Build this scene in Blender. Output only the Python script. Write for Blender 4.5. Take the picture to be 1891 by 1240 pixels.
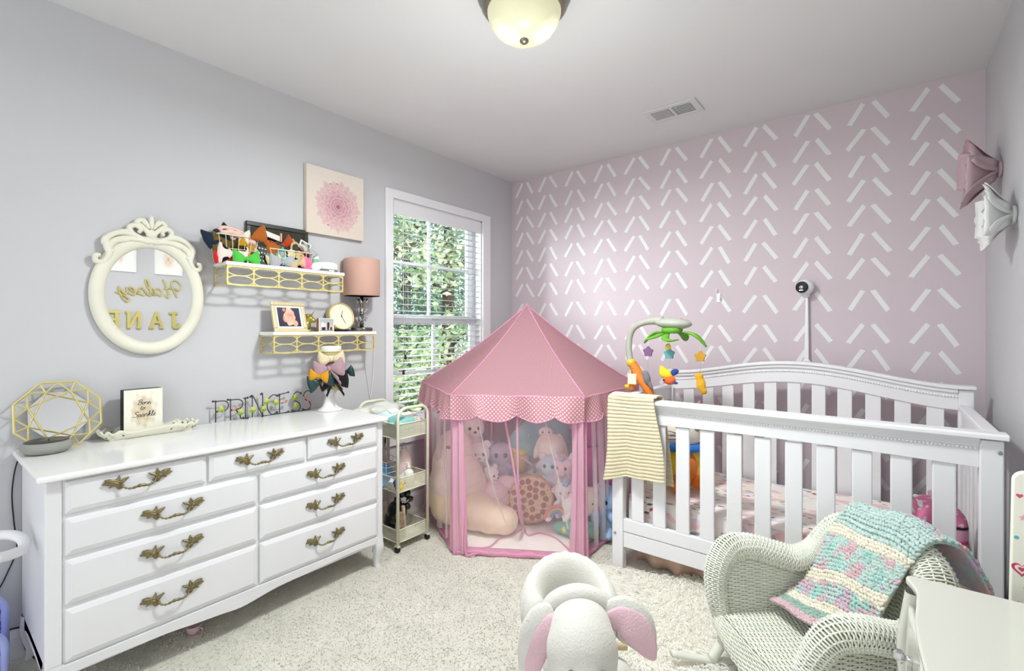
import bpy, math, random
import numpy as np
from mathutils import Vector, Matrix, Euler

for _o in list(bpy.data.objects):
    bpy.data.objects.remove(_o)
SC = bpy.context.scene
COL = SC.collection
PI = math.pi
random.seed(7)

# ---------------------------------------------------------------- camera, world, sun, exposure
cam_d = bpy.data.cameras.new('camera')
cam = bpy.data.objects.new('camera', cam_d)
COL.objects.link(cam)
cam_d.sensor_width = 36.0
cam_d.lens = 876.0 / 1891.0 * 36.0
cam_d.shift_y = -12.0 / 1891.0
cam_d.clip_start = 0.02
cam.location = (2.5, 0.0, 1.2)
cam.rotation_euler = (PI / 2, 0, math.radians(38.05))
SC.camera = cam

world = bpy.data.worlds.new('world')
SC.world = world
world.use_nodes = True
_bg = world.node_tree.nodes['Background']
_bg.inputs[0].default_value = (0.93, 0.96, 1.0, 1)
_bg.inputs[1].default_value = 2.1

_sd = bpy.data.lights.new('sun', 'SUN')
_sd.energy = 3.6
_sd.angle = 0.02
_sd.color = (1.0, 0.96, 0.88)
sun = bpy.data.objects.new('sun', _sd)
COL.objects.link(sun)
sun.rotation_euler = Vector((-0.62, -0.25, -0.74)).to_track_quat('-Z', 'Y').to_euler()

_ld = bpy.data.lights.new('ceiling_bulb', 'AREA')
_ld.shape = 'DISK'
_ld.size = 0.26
_ld.energy = 47.0
_ld.color = (0.955, 1.0, 1.0)
bulb = bpy.data.objects.new('ceiling_bulb', _ld)
COL.objects.link(bulb)
bulb.location = (1.444, 1.423, 2.262)
_l2 = bpy.data.lights.new('added_fill_point', 'POINT')  # unseen fill lamp added in mid-air to widen the ceiling light's spread
_l2.energy = 13.0
_l2.shadow_soft_size = 0.12
_l2.color = (0.955, 1.0, 1.0)
fill_point = bpy.data.objects.new('added_fill_point', _l2)
COL.objects.link(fill_point)
fill_point.location = (1.444, 1.423, 1.75)
# area lamp added out of view beside the window, standing in for daylight
_l3 = bpy.data.lights.new('window_fill_lamp', 'AREA')
_l3.shape = 'RECTANGLE'
_l3.size = 1.0
_l3.size_y = 1.4
_l3.energy = 260.0
_l3.color = (0.95, 0.98, 1.0)
day = bpy.data.objects.new('window_fill_lamp', _l3)
COL.objects.link(day)
day.location = (-0.95, 1.15, 1.95)
day.rotation_euler = Vector((0.75, 0.85, -0.45)).to_track_quat('-Z', 'Y').to_euler()

SC.view_settings.view_transform = 'Standard'
SC.view_settings.look = 'None'
SC.view_settings.gamma = 1.0
SC.view_settings.use_curve_mapping = False
SC.view_settings.exposure = -0.26
SC.cycles.max_bounces = 12
SC.cycles.diffuse_bounces = 7
SC.cycles.glossy_bounces = 5
SC.cycles.transmission_bounces = 8
SC.cycles.transparent_max_bounces = 32
SC.cycles.caustics_reflective = False
SC.cycles.caustics_refractive = False
SC.cycles.sample_clamp_indirect = 6.0


# ---------------------------------------------------------------- helpers
def lin(h):
    h = h.lstrip('#')
    r = []
    for i in (0, 2, 4):
        c = int(h[i:i + 2], 16) / 255.0
        r.append(c / 12.92 if c <= 0.04045 else ((c + 0.055) / 1.055) ** 2.4)
    return (r[0], r[1], r[2], 1.0)


MATS = {}


def mat(name, col='#ffffff', rough=0.55, metal=0.0, noise=None, bump=None, trans=0.0, alpha=None,
        spec=0.4, emit=None, sheen=0.0, vcol=None, coat=0.0, ior=1.45, translucent=0.0):
    """noise=(scale, amount): value mottling; bump=(scale, strength, kind)"""
    if name in MATS:
        return MATS[name]
    m = bpy.data.materials.new(name)
    m.use_nodes = True
    nt = m.node_tree
    N, L = nt.nodes, nt.links
    b = N['Principled BSDF']
    c = lin(col)
    b.inputs['Base Color'].default_value = c
    b.inputs['Roughness'].default_value = rough
    b.inputs['Metallic'].default_value = metal
    b.inputs['Specular IOR Level'].default_value = spec
    b.inputs['IOR'].default_value = ior
    if trans:
        b.inputs['Transmission Weight'].default_value = trans
    if sheen:
        b.inputs['Sheen Weight'].default_value = sheen
    if coat:
        b.inputs['Coat Weight'].default_value = coat
        b.inputs['Coat Roughness'].default_value = 0.08
    if emit:
        b.inputs['Emission Color'].default_value = lin(emit[0])
        b.inputs['Emission Strength'].default_value = emit[1]
    tc = N.new('ShaderNodeTexCoord')
    src = None
    if vcol:
        a = N.new('ShaderNodeAttribute')
        a.attribute_name = vcol
        src = a.outputs['Color']
        L.new(src, b.inputs['Base Color'])
    if noise:
        n = N.new('ShaderNodeTexNoise')
        n.inputs['Scale'].default_value = noise[0]
        n.inputs['Detail'].default_value = 3
        L.new(tc.outputs['Object'], n.inputs['Vector'])
        mr = N.new('ShaderNodeMapRange')
        mr.inputs[1].default_value = 0.3
        mr.inputs[2].default_value = 0.7
        mr.inputs[3].default_value = 1 - noise[1]
        mr.inputs[4].default_value = 1 + noise[1] * 0.4
        L.new(n.outputs['Fac'], mr.inputs[0])
        mx = N.new('ShaderNodeMix')
        mx.data_type = 'RGBA'
        mx.blend_type = 'MULTIPLY'
        mx.inputs[0].default_value = 1.0
        if src:
            L.new(src, mx.inputs[6])
        else:
            mx.inputs[6].default_value = c
        L.new(mr.outputs[0], mx.inputs[7])
        L.new(mx.outputs[2], b.inputs['Base Color'])
    if bump:
        kind = bump[2] if len(bump) > 2 else 'noise'
        if kind == 'noise':
            t = N.new('ShaderNodeTexNoise')
            t.inputs['Scale'].default_value = bump[0]
            t.inputs['Detail'].default_value = 4
            out = t.outputs['Fac']
        else:
            t = N.new('ShaderNodeTexVoronoi')
            t.inputs['Scale'].default_value = bump[0]
            out = t.outputs['Distance']
        L.new(tc.outputs['Object'], t.inputs['Vector'])
        bp = N.new('ShaderNodeBump')
        bp.inputs['Strength'].default_value = bump[1]
        bp.inputs['Distance'].default_value = 0.01
        L.new(out, bp.inputs['Height'])
        L.new(bp.outputs['Normal'], b.inputs['Normal'])
    if translucent:
        outn = N['Material Output']
        tl = N.new('ShaderNodeBsdfTranslucent')
        tl.inputs[0].default_value = c
        if b.inputs['Base Color'].is_linked:
            L.new(b.inputs['Base Color'].links[0].from_socket, tl.inputs[0])
        ms = N.new('ShaderNodeMixShader')
        ms.inputs[0].default_value = translucent
        L.new(b.outputs[0], ms.inputs[1])
        L.new(tl.outputs[0], ms.inputs[2])
        L.new(ms.outputs[0], outn.inputs[0])
    if alpha is not None:
        b.inputs['Alpha'].default_value = alpha
    MATS[name] = m
    return m


def sheer(name, col, op):
    """a thin net fabric: part of the light passes straight through"""
    m = bpy.data.materials.new(name)
    m.use_nodes = True
    N, L = m.node_tree.nodes, m.node_tree.links
    N.remove(N['Principled BSDF'])
    d = N.new('ShaderNodeBsdfDiffuse')
    d.inputs[0].default_value = lin(col)
    t = N.new('ShaderNodeBsdfTranslucent')
    t.inputs[0].default_value = lin(col)
    m1 = N.new('ShaderNodeMixShader')
    m1.inputs[0].default_value = 0.5
    L.new(d.outputs[0], m1.inputs[1])
    L.new(t.outputs[0], m1.inputs[2])
    tr = N.new('ShaderNodeBsdfTransparent')
    tc = N.new('ShaderNodeTexCoord')
    n = N.new('ShaderNodeTexNoise')
    n.inputs['Scale'].default_value = 9
    L.new(tc.outputs['Object'], n.inputs['Vector'])
    mr = N.new('ShaderNodeMapRange')
    mr.inputs[3].default_value = op * 0.7
    mr.inputs[4].default_value = op * 1.3
    L.new(n.outputs['Fac'], mr.inputs[0])
    m2 = N.new('ShaderNodeMixShader')
    L.new(mr.outputs[0], m2.inputs[0])
    L.new(tr.outputs[0], m2.inputs[1])
    L.new(m1.outputs[0], m2.inputs[2])
    L.new(m2.outputs[0], N['Material Output'].inputs[0])
    return m


def V(*a):
    return Vector(a)


class MB:
    """collects verts and faces; build() links ONE mesh object"""

    def __init__(s, o=(0, 0, 0)):
        s.o = Vector(o)
        s.v, s.f, s.m, s.s, s.uv = [], [], [], [], []
        s.T = Matrix.Identity(4)
        s.mi = 0
        s.cols = None

    def at(s, loc=(0, 0, 0), rot=(0, 0, 0), scale=(1, 1, 1)):
        s.T = Matrix.LocRotScale(Vector(loc), Euler(rot), Vector(scale))
        return s

    def add(s, vs, fs, smooth=False, uvs=None):
        b = len(s.v)
        T = s.T
        for p in vs:
            s.v.append(T @ Vector(p))
        for k, f in enumerate(fs):
            s.f.append([b + i for i in f])
            s.m.append(s.mi)
            s.s.append(smooth)
            s.uv.append([uvs[i] for i in f] if uvs else None)
        return s

    def box(s, x0, x1, y0, y1, z0, z1):
        vs = [(x0, y0, z0), (x1, y0, z0), (x1, y1, z0), (x0, y1, z0), (x0, y0, z1), (x1, y0, z1), (x1, y1, z1), (x0, y1, z1)]
        return s.add(vs, [(3, 2, 1, 0), (4, 5, 6, 7), (0, 1, 5, 4), (1, 2, 6, 5), (2, 3, 7, 6), (3, 0, 4, 7)])

    def grid(s, fn, nu, nv, smooth=True, cu=False, cv=False, uv=False, us=1, vsc=1, uvf=None):
        """fn(u,v) -> point, u,v in 0..1"""
        mu, mv = (nu if cu else nu + 1), (nv if cv else nv + 1)
        vs, uvs = [], []
        for i in range(mu):
            for j in range(mv):
                vs.append(fn(i / nu, j / nv))
                uvs.append(uvf(i / nu, j / nv) if uvf else (i / nu * us, j / nv * vsc))
        fs = []
        for i in range(nu):
            for j in range(nv):
                a, b2 = i, (i + 1) % mu
                c, d = j, (j + 1) % mv
                fs.append((a * mv + c, b2 * mv + c, b2 * mv + d, a * mv + d))
        return s.add(vs, fs, smooth, uvs if (uv or uvf) else None)

    def lathe(s, prof, n=24, c=(0, 0, 0), smooth=True):
        """prof [(r,z)...] around the vertical axis through c"""
        vs, fs = [], []
        for r, z in prof:
            for k in range(n):
                a = 2 * PI * k / n
                vs.append((c[0] + r * math.cos(a), c[1] + r * math.sin(a), c[2] + z))
        for i in range(len(prof) - 1):
            for k in range(n):
                k2 = (k + 1) % n
                fs.append((i * n + k, i * n + k2, (i + 1) * n + k2, (i + 1) * n + k))
        if prof[0][0] > 1e-5:
            fs.append(tuple(range(n))[::-1])
        if prof[-1][0] > 1e-5:
            fs.append(tuple((len(prof) - 1) * n + k for k in range(n)))
        return s.add(vs, fs, smooth)

    def ell(s, c, r, rot=(0, 0, 0), nu=16, nv=10, wob=0):
        if not isinstance(r, (tuple, list)):
            r = (r, r, r)
        R = Euler(rot).to_matrix()
        c = Vector(c)
        vs, fs = [], []
        for j in range(1, nv):
            t = PI * j / nv
            for i in range(nu):
                a = 2 * PI * i / nu
                k = 1 + (wob * math.sin(3 * a + 5 * t) if wob else 0)
                vs.append(c + R @ Vector((r[0] * math.sin(t) * math.cos(a) * k, r[1] * math.sin(t) * math.sin(a) * k, r[2] * math.cos(t))))
        top = len(vs)
        vs.append(c + R @ Vector((0, 0, r[2])))
        vs.append(c + R @ Vector((0, 0, -r[2])))
        for j in range(nv - 2):
            for i in range(nu):
                i2 = (i + 1) % nu
                fs.append((j * nu + i, (j + 1) * nu + i, (j + 1) * nu + i2, j * nu + i2))
        for i in range(nu):
            i2 = (i + 1) % nu
            fs.append((top, i, i2))
            fs.append((top + 1, (nv - 2) * nu + i2, (nv - 2) * nu + i))
        return s.add(vs, fs, True)

    def tube(s, pts, r, n=8, closed=False, flat=None, caps=True, up=None):
        """r: number or list; flat=(a,b) squashes the section (a along side, b along up)"""
        P = [Vector(p) for p in pts]
        m = len(P)
        rr = r if isinstance(r, (list, tuple)) else [r] * m
        vs, fs = [], []
        prev = None
        for i in range(m):
            if closed:
                t = P[(i + 1) % m] - P[i - 1]
            else:
                t = P[min(i + 1, m - 1)] - P[max(i - 1, 0)]
            if t.length < 1e-9:
                t = Vector((0, 0, 1))
            t.normalize()
            if up is not None:
                u = Vector(up)
                u = u - t * u.dot(t)
                if u.length < 1e-6:
                    u = t.orthogonal()
            elif prev is None:
                u = t.orthogonal()
            else:
                u = prev - t * prev.dot(t)
                if u.length < 1e-6:
                    u = t.orthogonal()
            u.normalize()
            prev = u
            w = t.cross(u)
            fa, fb = flat if flat else (1, 1)
            for k in range(n):
                a = 2 * PI * (k + 0.5) / n
                vs.append(P[i] + w * (math.cos(a) * rr[i] * fa) + u * (math.sin(a) * rr[i] * fb))
        for i in range(m if closed else m - 1):
            i2 = (i + 1) % m
            for k in range(n):
                k2 = (k + 1) % n
                fs.append((i * n + k, i * n + k2, i2 * n + k2, i2 * n + k))
        if caps and not closed:
            fs.append(tuple(range(n))[::-1])
            fs.append(tuple((m - 1) * n + k for k in range(n)))
        return s.add(vs, fs, n > 4)

    def cyl(s, a, b, r, n=12, r2=None):
        a, b = Vector(a), Vector(b)
        return s.tube([a, b], [r, r if r2 is None else r2], n)

    def prism(s, poly, d0, d1, axis='z', smooth=False):
        """2D polygon extruded along axis. axis x: poly=(y,z); y: (x,z); z: (x,y)"""
        def P(p, d):
            if axis == 'x':
                return (d, p[0], p[1])
            if axis == 'y':
                return (p[0], d, p[1])
            return (p[0], p[1], d)
        n = len(poly)
        vs = [P(p, d0) for p in poly] + [P(p, d1) for p in poly]
        fs = [tuple(range(n))[::-1], tuple(range(n, 2 * n))]
        for i in range(n):
            j = (i + 1) % n
            fs.append((i, j, n + j, n + i))
        if smooth:
            s.add(vs, fs[:2], False)
            return s.add(vs, fs[2:], True)
        return s.add(vs, fs)

    def build(s, name, mats, parent=None, bevel=0.0, seg=2, kind=None, label=None, sub=0, solid=0.0):
        me = bpy.data.meshes.new(name)
        o = s.o
        me.from_pydata([tuple(p - o) for p in s.v], [], s.f)
        if not isinstance(mats, (list, tuple)):
            mats = [mats]
        for m in mats:
            me.materials.append(m)
        n = len(me.polygons)
        if n == len(s.m):
            me.polygons.foreach_set('material_index', s.m)
            me.polygons.foreach_set('use_smooth', s.s)
        if any(u is not None for u in s.uv):
            uvl = me.uv_layers.new(name='uv')
            flat = []
            for k, f in enumerate(s.f):
                u = s.uv[k]
                for i in range(len(f)):
                    flat += list(u[i]) if u else [0.0, 0.0]
            uvl.data.foreach_set('uv', flat)
        if s.cols is not None:
            a = me.color_attributes.new('tint', 'FLOAT_COLOR', 'POINT')
            a.data.foreach_set('color', np.asarray(s.cols, dtype=np.float32).ravel())
        me.update()
        ob = bpy.data.objects.new(name, me)
        COL.objects.link(ob)
        if parent is not None:
            ob.parent = parent
        else:
            ob.location = o
        if bevel:
            md = ob.modifiers.new('bevel', 'BEVEL')
            md.width = bevel
            md.segments = seg
            md.limit_method = 'ANGLE'
            md.angle_limit = math.radians(40)
        if solid:
            md = ob.modifiers.new('solid', 'SOLIDIFY')
            md.thickness = solid
            md.offset = 0
        if sub:
            md = ob.modifiers.new('sub', 'SUBSURF')
            md.levels = sub
            md.render_levels = sub
        if kind:
            ob['kind'] = kind
        if label:
            ob['label'] = label
        return ob


def tag(o, label, cat, group=None, kind=None):
    o['label'] = label
    o['category'] = cat
    if group:
        o['group'] = group
    if kind:
        o['kind'] = kind
    return o


def thing(name, label, cat, loc=(0, 0, 0), rot=(0, 0, 0), group=None):
    o = bpy.data.objects.new(name, None)
    o.empty_display_size = 0.05
    COL.objects.link(o)
    o.location = loc
    o.rotation_euler = rot if isinstance(rot, (tuple, list)) else (0, 0, rot)
    return tag(o, label, cat, group)


def struct(o):
    o['kind'] = 'structure'
    return o


def sstruct(name, loc=(0, 0, 0)):
    o = bpy.data.objects.new(name, None)
    COL.objects.link(o)
    o.location = loc
    o['kind'] = 'structure'
    return o


def dup(root, loc=None, rot=None, scale=None, label=None, group=None):
    def cp(o, par):
        c = o.copy()
        COL.objects.link(c)
        if par is not None:
            c.parent = par
        for ch in o.children:
            cp(ch, c)
        return c
    c = cp(root, None)
    if loc is not None:
        c.location = loc
    if rot is not None:
        c.rotation_euler = rot
    if scale is not None:
        c.scale = scale
    if label:
        c['label'] = label
    if group:
        c['group'] = group
    return c


def spl(pts, n=8, closed=False):
    """Catmull-Rom through points"""
    P = [Vector(p) for p in pts]
    m = len(P)
    out = []
    for i in range(m if closed else m - 1):
        if closed:
            a, b, c, d = P[i - 1], P[i], P[(i + 1) % m], P[(i + 2) % m]
        else:
            a, b, c, d = P[max(i - 1, 0)], P[i], P[i + 1], P[min(i + 2, m - 1)]
        for k in range(n):
            t = k / n
            out.append(0.5 * ((2 * b) + (c - a) * t + (2 * a - 5 * b + 4 * c - d) * t * t + (3 * b - a - 3 * c + d) * t ** 3))
    if not closed:
        out.append(P[-1])
    return out


def spl2(pts, n=6, closed=False):
    return [(p.x, p.y) for p in spl([(a, b, 0) for a, b in pts], n, closed)]


def blob(name, parts, mt, parent=None, o=(0, 0, 0), vox=0.01, smooth=4, label=None, fuzz=None):
    """one continuous soft body: ellipsoids fused by a voxel remesh. parts: (centre, radii, rot)"""
    mb = MB(o)
    for p in parts:
        mb.ell(p[0], p[1], p[2] if len(p) > 2 else (0, 0, 0), 18, 12)
    ob = mb.build(name, mt, parent, label=label)
    r = ob.modifiers.new('remesh', 'REMESH')
    r.mode = 'VOXEL'
    r.voxel_size = vox
    r.use_smooth_shade = True
    sm = ob.modifiers.new('smooth', 'SMOOTH')
    sm.factor = 0.6
    sm.iterations = smooth
    dg = bpy.context.evaluated_depsgraph_get()
    dg.update()
    me = bpy.data.meshes.new_from_object(ob.evaluated_get(dg))
    ob.modifiers.clear()
    old = ob.data
    ob.data = me
    bpy.data.meshes.remove(old)
    me.name = name
    return ob


def printed(name, fn, nu, nv, plane, mt, parent=None, o=(0, 0, 0), label=None):
    """a flat print: a fine grid whose vertex colours come from fn(u,v) -> hex or rgb (linear)"""
    mb = MB(o)
    mb.grid(plane, nu, nv, False)
    cols = []
    for i in range(nu + 1):
        for j in range(nv + 1):
            c = fn(i / nu, j / nv)
            if isinstance(c, str):
                c = lin(c)
            cols.append((c[0], c[1], c[2], 1.0))
    mb.cols = cols
    return mb.build(name, mt, parent, label=label)


def mixc(a, b, t):
    t = max(0.0, min(1.0, t))
    if isinstance(a, str):
        a = lin(a)
    if isinstance(b, str):
        b = lin(b)
    return tuple(a[i] * (1 - t) + b[i] * t for i in range(3)) + (1.0,)


def rrect(x0, x1, y0, y1, r, n=5):
    out = []
    for cx, cy, a0 in ((x1 - r, y1 - r, 0), (x0 + r, y1 - r, PI / 2), (x0 + r, y0 + r, PI), (x1 - r, y0 + r, 1.5 * PI)):
        for k in range(n + 1):
            a = a0 + PI / 2 * k / n
            out.append((cx + r * math.cos(a), cy + r * math.sin(a)))
    return out


# ---------------------------------------------------------------- shared materials
M_white = mat('white_paint', '#dfdfe1', 0.35, noise=(3, 0.03))
M_gloss = mat('white_gloss', '#ebebe9', 0.18, noise=(2, 0.02), coat=0.3)
M_trim = mat('trim_white', '#e4e4e5', 0.4, noise=(4, 0.02))
M_wallg = mat('wall_grey', '#c3c3c5', 0.7, noise=(1.5, 0.02), bump=(260, 0.05))
M_ceil = mat('ceiling_white', '#d9d9d9', 0.85, noise=(2, 0.02), bump=(180, 0.05))
M_pinkw = mat('wall_pink', '#cbbec3', 0.7, noise=(1.5, 0.02), bump=(260, 0.05))
M_brass = mat('antique_brass', '#867b58', 0.42, 0.75, noise=(60, 0.25), bump=(120, 0.2))
M_gold = mat('pale_gold', '#d9cd8c', 0.33, 0.35, noise=(20, 0.06))
M_goldp = mat('gold_paint', '#d8ca84', 0.4, 0.3, noise=(15, 0.08))
M_black = mat('black_matte', '#17171a', 0.5, noise=(20, 0.1))
M_cream = mat('cream_paint', '#e2e0cc', 0.45, noise=(6, 0.04))
M_mirror = mat('mirror_silver', '#f4f4f4', 0.02, 1.0, noise=(1, 0.005))
M_chrome = mat('chrome', '#d8d8dc', 0.12, 1.0, noise=(8, 0.02))
M_crystal = mat('crystal', '#eef1f8', 0.03, 0.0, noise=(8, 0.02), trans=0.85, spec=0.7, ior=1.5)
M_print = mat('print', '#ffffff', 0.6, vcol='tint', noise=(90, 0.03))
M_cable_w = mat('cable_white', '#e2e2e2', 0.5, noise=(10, 0.02))
M_cable_b = mat('cable_black', '#202023', 0.5, noise=(10, 0.05))
# ================================================================= ROOM SHELL
YB, XR, ZC, YF = 3.194, 2.887, 2.45, -1.0
carpet = mat('carpet', '#eae7da', 0.95, noise=(7, 0.08), bump=(420, 0.7), spec=0.1)
_nt = carpet.node_tree
_vo = _nt.nodes.new('ShaderNodeTexNoise'); _vo.inputs['Scale'].default_value = 55; _vo.inputs['Detail'].default_value = 5
_tc = [n for n in _nt.nodes if n.type == 'TEX_COORD'][0]
_nt.links.new(_tc.outputs['Object'], _vo.inputs['Vector'])
_b2 = _nt.nodes.new('ShaderNodeBump'); _b2.inputs['Strength'].default_value = 0.35; _b2.inputs['Distance'].default_value = 0.03
_nt.links.new(_vo.outputs['Fac'], _b2.inputs['Height'])
_b1 = [n for n in _nt.nodes if n.type == 'BUMP' and n != _b2][0]
_nt.links.new(_b2.outputs['Normal'], _b1.inputs['Normal'])
struct(MB().box(-0.14, XR + 0.1, YF, YB + 0.1, -0.1, 0.0).build('floor', carpet))
struct(MB().box(-0.14, XR + 0.1, YF, YB + 0.1, ZC, ZC + 0.08).build('ceiling', M_ceil))
# short carpet pile standing up from the floor where it shows
_rng = np.random.default_rng(3)
n_t = 70000
px = _rng.uniform(0.02, 2.2, n_t); py = _rng.uniform(0.1, 2.6, n_t)
keep = (px + 0.35 * py > 0.35)
px, py = px[keep], py[keep]
n_t = len(px)
ang = _rng.uniform(0, 2 * PI, n_t); hh = _rng.uniform(0.003, 0.007, n_t); ww = 0.003
lx = _rng.normal(0, 0.004, n_t); ly = _rng.normal(0, 0.004, n_t)
vv = np.zeros((n_t, 3, 3))
vv[:, 0] = np.stack([px - ww * np.cos(ang), py - ww * np.sin(ang), np.zeros(n_t)], 1)
vv[:, 1] = np.stack([px + ww * np.cos(ang), py + ww * np.sin(ang), np.zeros(n_t)], 1)
vv[:, 2] = np.stack([px + lx, py + ly, hh], 1)
_me = bpy.data.meshes.new('carpet_pile')
_me.from_pydata(vv.reshape(-1, 3).tolist(), [], np.arange(n_t * 3).reshape(-1, 3).tolist())
_me.materials.append(carpet)
pile = bpy.data.objects.new('carpet_pile', _me); COL.objects.link(pile)
tag(pile, 'short beige-grey carpet pile covering the floor', 'carpet', kind='stuff')

# left wall with the window hole
WY0, WY1, WZ0, WZ1 = 1.93, 2.808, 0.53, 2.05
w = MB()
w.box(-0.14, 0, YF, WY0, 0, ZC).box(-0.14, 0, WY1, YB + 0.1, 0, ZC).box(-0.14, 0, WY0, WY1, 0, WZ0).box(-0.14, 0, WY0, WY1, WZ1, ZC)
struct(w.build('wall_left', M_wallg))
struct(MB().box(XR, XR + 0.1, YF, YB + 0.1, 0, ZC).build('wall_right', M_wallg))
wall_back = struct(MB().box(0, XR, YB, YB + 0.1, 0, ZC).build('wall_back', M_pinkw))
# white painted strokes in chevrons on the pink wall
cx_list = [0.136, 0.367, 0.618, 0.876, 1.125, 1.384, 1.654, 1.911, 2.178, 2.437, 2.702]
rz_list = [2.423, 2.278, 2.142, 2.002, 1.863, 1.722, 1.577, 1.405, 1.228, 1.086, 0.93, 0.77, 0.61, 0.45]
M_stroke = mat('white_stroke', '#e3e3e2', 0.6, noise=(12, 0.03))
rs = random.Random(5)
for cx in cx_list:
    for rz in rz_list:
        jz = rs.uniform(-0.006, 0.006)
        for sg in (-1, 1):
            a0 = 0.021 + rs.uniform(-0.004, 0.004)
            a1 = 0.088 + rs.uniform(-0.007, 0.005)
            dz = 0.104 + rs.uniform(-0.007, 0.007)
            wd = 0.0115
            p0 = Vector((cx + sg * a0, rz + jz)); p1 = Vector((cx + sg * a1, rz + jz - dz))
            d = (p1 - p0).normalized(); q = Vector((-d.y, d.x)) * wd
            sk = d * rs.uniform(-0.004, 0.004)
            poly = [p0 + q + sk, p0 - q - sk, p1 - q + sk * 0.7, p1 + q - sk * 0.7]
            if sg > 0:
                poly = poly[::-1]
            MB().prism([(p.x, p.y) for p in poly], YB - 0.0012, YB + 0.001, 'y').build('painted_stroke', M_stroke, wall_back)

def baseboard(name, poly_axis, d0, d1, mirror=None):
    prof = [(0, 0), (0.014, 0), (0.014, 0.075), (0.010, 0.088), (0.006, 0.1), (0, 0.1)]
    mb = MB()
    if poly_axis == 'y':
        mb.prism([((mirror - a) if mirror else a, z) for a, z in prof], d0, d1, 'y')
    else:
        mb.prism([(mirror - a, z) for a, z in prof], d0, d1, 'x')
    return struct(mb.build(name, M_trim))
baseboard('baseboard_left', 'y', YF, YB)
baseboard('baseboard_right', 'y', YF, YB, XR)
baseboard('baseboard_back', 'x', 0.014, XR - 0.014, YB)

# ---------------------------------------------------------------- window
win = sstruct('window_1', (-0.07, 2.37, 1.29))
wo = win.location
m = MB(wo)
cw = 0.053
m.box(0, 0.02, WY0 - cw, WY0 + 0.004, WZ0 - 0.06, WZ1 + cw).box(0, 0.02, WY1 - 0.004, WY1 + cw + 0.03, WZ0 - 0.06, WZ1 + cw)
m.box(0, 0.021, WY0, WY1, WZ1 - 0.004, WZ1 + cw + 0.001)
m.build('window_casing', M_trim, win, bevel=0.004)
m = MB(wo).box(-0.06, 0.035, WY0 - cw - 0.02, WY1 + cw + 0.045, WZ0 - 0.012, WZ0 + 0.014).box(0, 0.018, WY0 - cw, WY1 + cw, WZ0 - 0.085, WZ0 - 0.012)
m.build('window_sill', M_trim, win, bevel=0.004)
m = MB(wo)
m.box(-0.139, -0.001, WY0 - 0.0, WY0 + 0.012, WZ0 + 0.014, WZ1).box(-0.139, -0.001, WY1 - 0.012, WY1, WZ0 + 0.014, WZ1).box(-0.139, -0.001, WY0, WY1, WZ1 - 0.012, WZ1)
m.build('window_jamb', M_trim, win)
def sash(x, y0, y1, z0, z1, b, top, bot, ymun, zmun):
    s = MB(wo)
    s.box(x - 0.018, x + 0.018, y0, y0 + b, z0, z1).box(x - 0.018, x + 0.018, y1 - b, y1, z0, z1)
    s.box(x - 0.0175, x + 0.0175, y0 + b, y1 - b, z0, z0 + bot).box(x - 0.0175, x + 0.0175, y0 + b, y1 - b, z1 - top, z1)
    so = s.build('window_sash', M_sash, win, bevel=0.003)
    g = MB(wo).box(x - 0.009, x + 0.009, ymun - 0.0095, ymun + 0.0095, z0 + bot, z1 - top)
    g.box(x - 0.0085, x + 0.0085, y0 + b, y1 - b, zmun - 0.0095, zmun + 0.0095)
    g.build('muntin', M_sash, so)
    for (a, bb) in ((y0 + b, ymun), (ymun, y1 - b)):
        for (c, d) in ((z0 + bot, zmun), (zmun, z1 - top)):
            MB(wo).box(x - 0.002, x + 0.002, a, bb, c, d).build('pane', M_pane, so)
M_pane = bpy.data.materials.new('window_glass')
M_pane.use_nodes = True
_n, _l = M_pane.node_tree.nodes, M_pane.node_tree.links
_n.remove(_n['Principled BSDF'])
_tr = _n.new('ShaderNodeBsdfTransparent'); _tr.inputs[0].default_value = (0.95, 0.98, 0.98, 1)
_gl = _n.new('ShaderNodeBsdfGlossy'); _gl.inputs['Roughness'].default_value = 0.02
_fr = _n.new('ShaderNodeFresnel'); _fr.inputs[0].default_value = 1.25
_mx = _n.new('ShaderNodeMixShader')
_l.new(_fr.outputs[0], _mx.inputs[0]); _l.new(_tr.outputs[0], _mx.inputs[1]); _l.new(_gl.outputs[0], _mx.inputs[2]); _l.new(_mx.outputs[0], _n['Material Output'].inputs[0])
M_sash = mat('sash_vinyl', '#f0f1f3', 0.35, noise=(4, 0.01), translucent=0.35)
sash(-0.112, 1.942, 2.796, 1.255, 2.035, 0.046, 0.05, 0.045, 2.352, 1.657)
sash(-0.075, 1.942, 2.796, 0.545, 1.292, 0.046, 0.05, 0.06, 2.362, 0.90)
MB(wo).box(-0.056, -0.045, 2.33, 2.39, 1.262, 1.285).build('sash_lock', M_trim, win, bevel=0.003)

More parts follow.
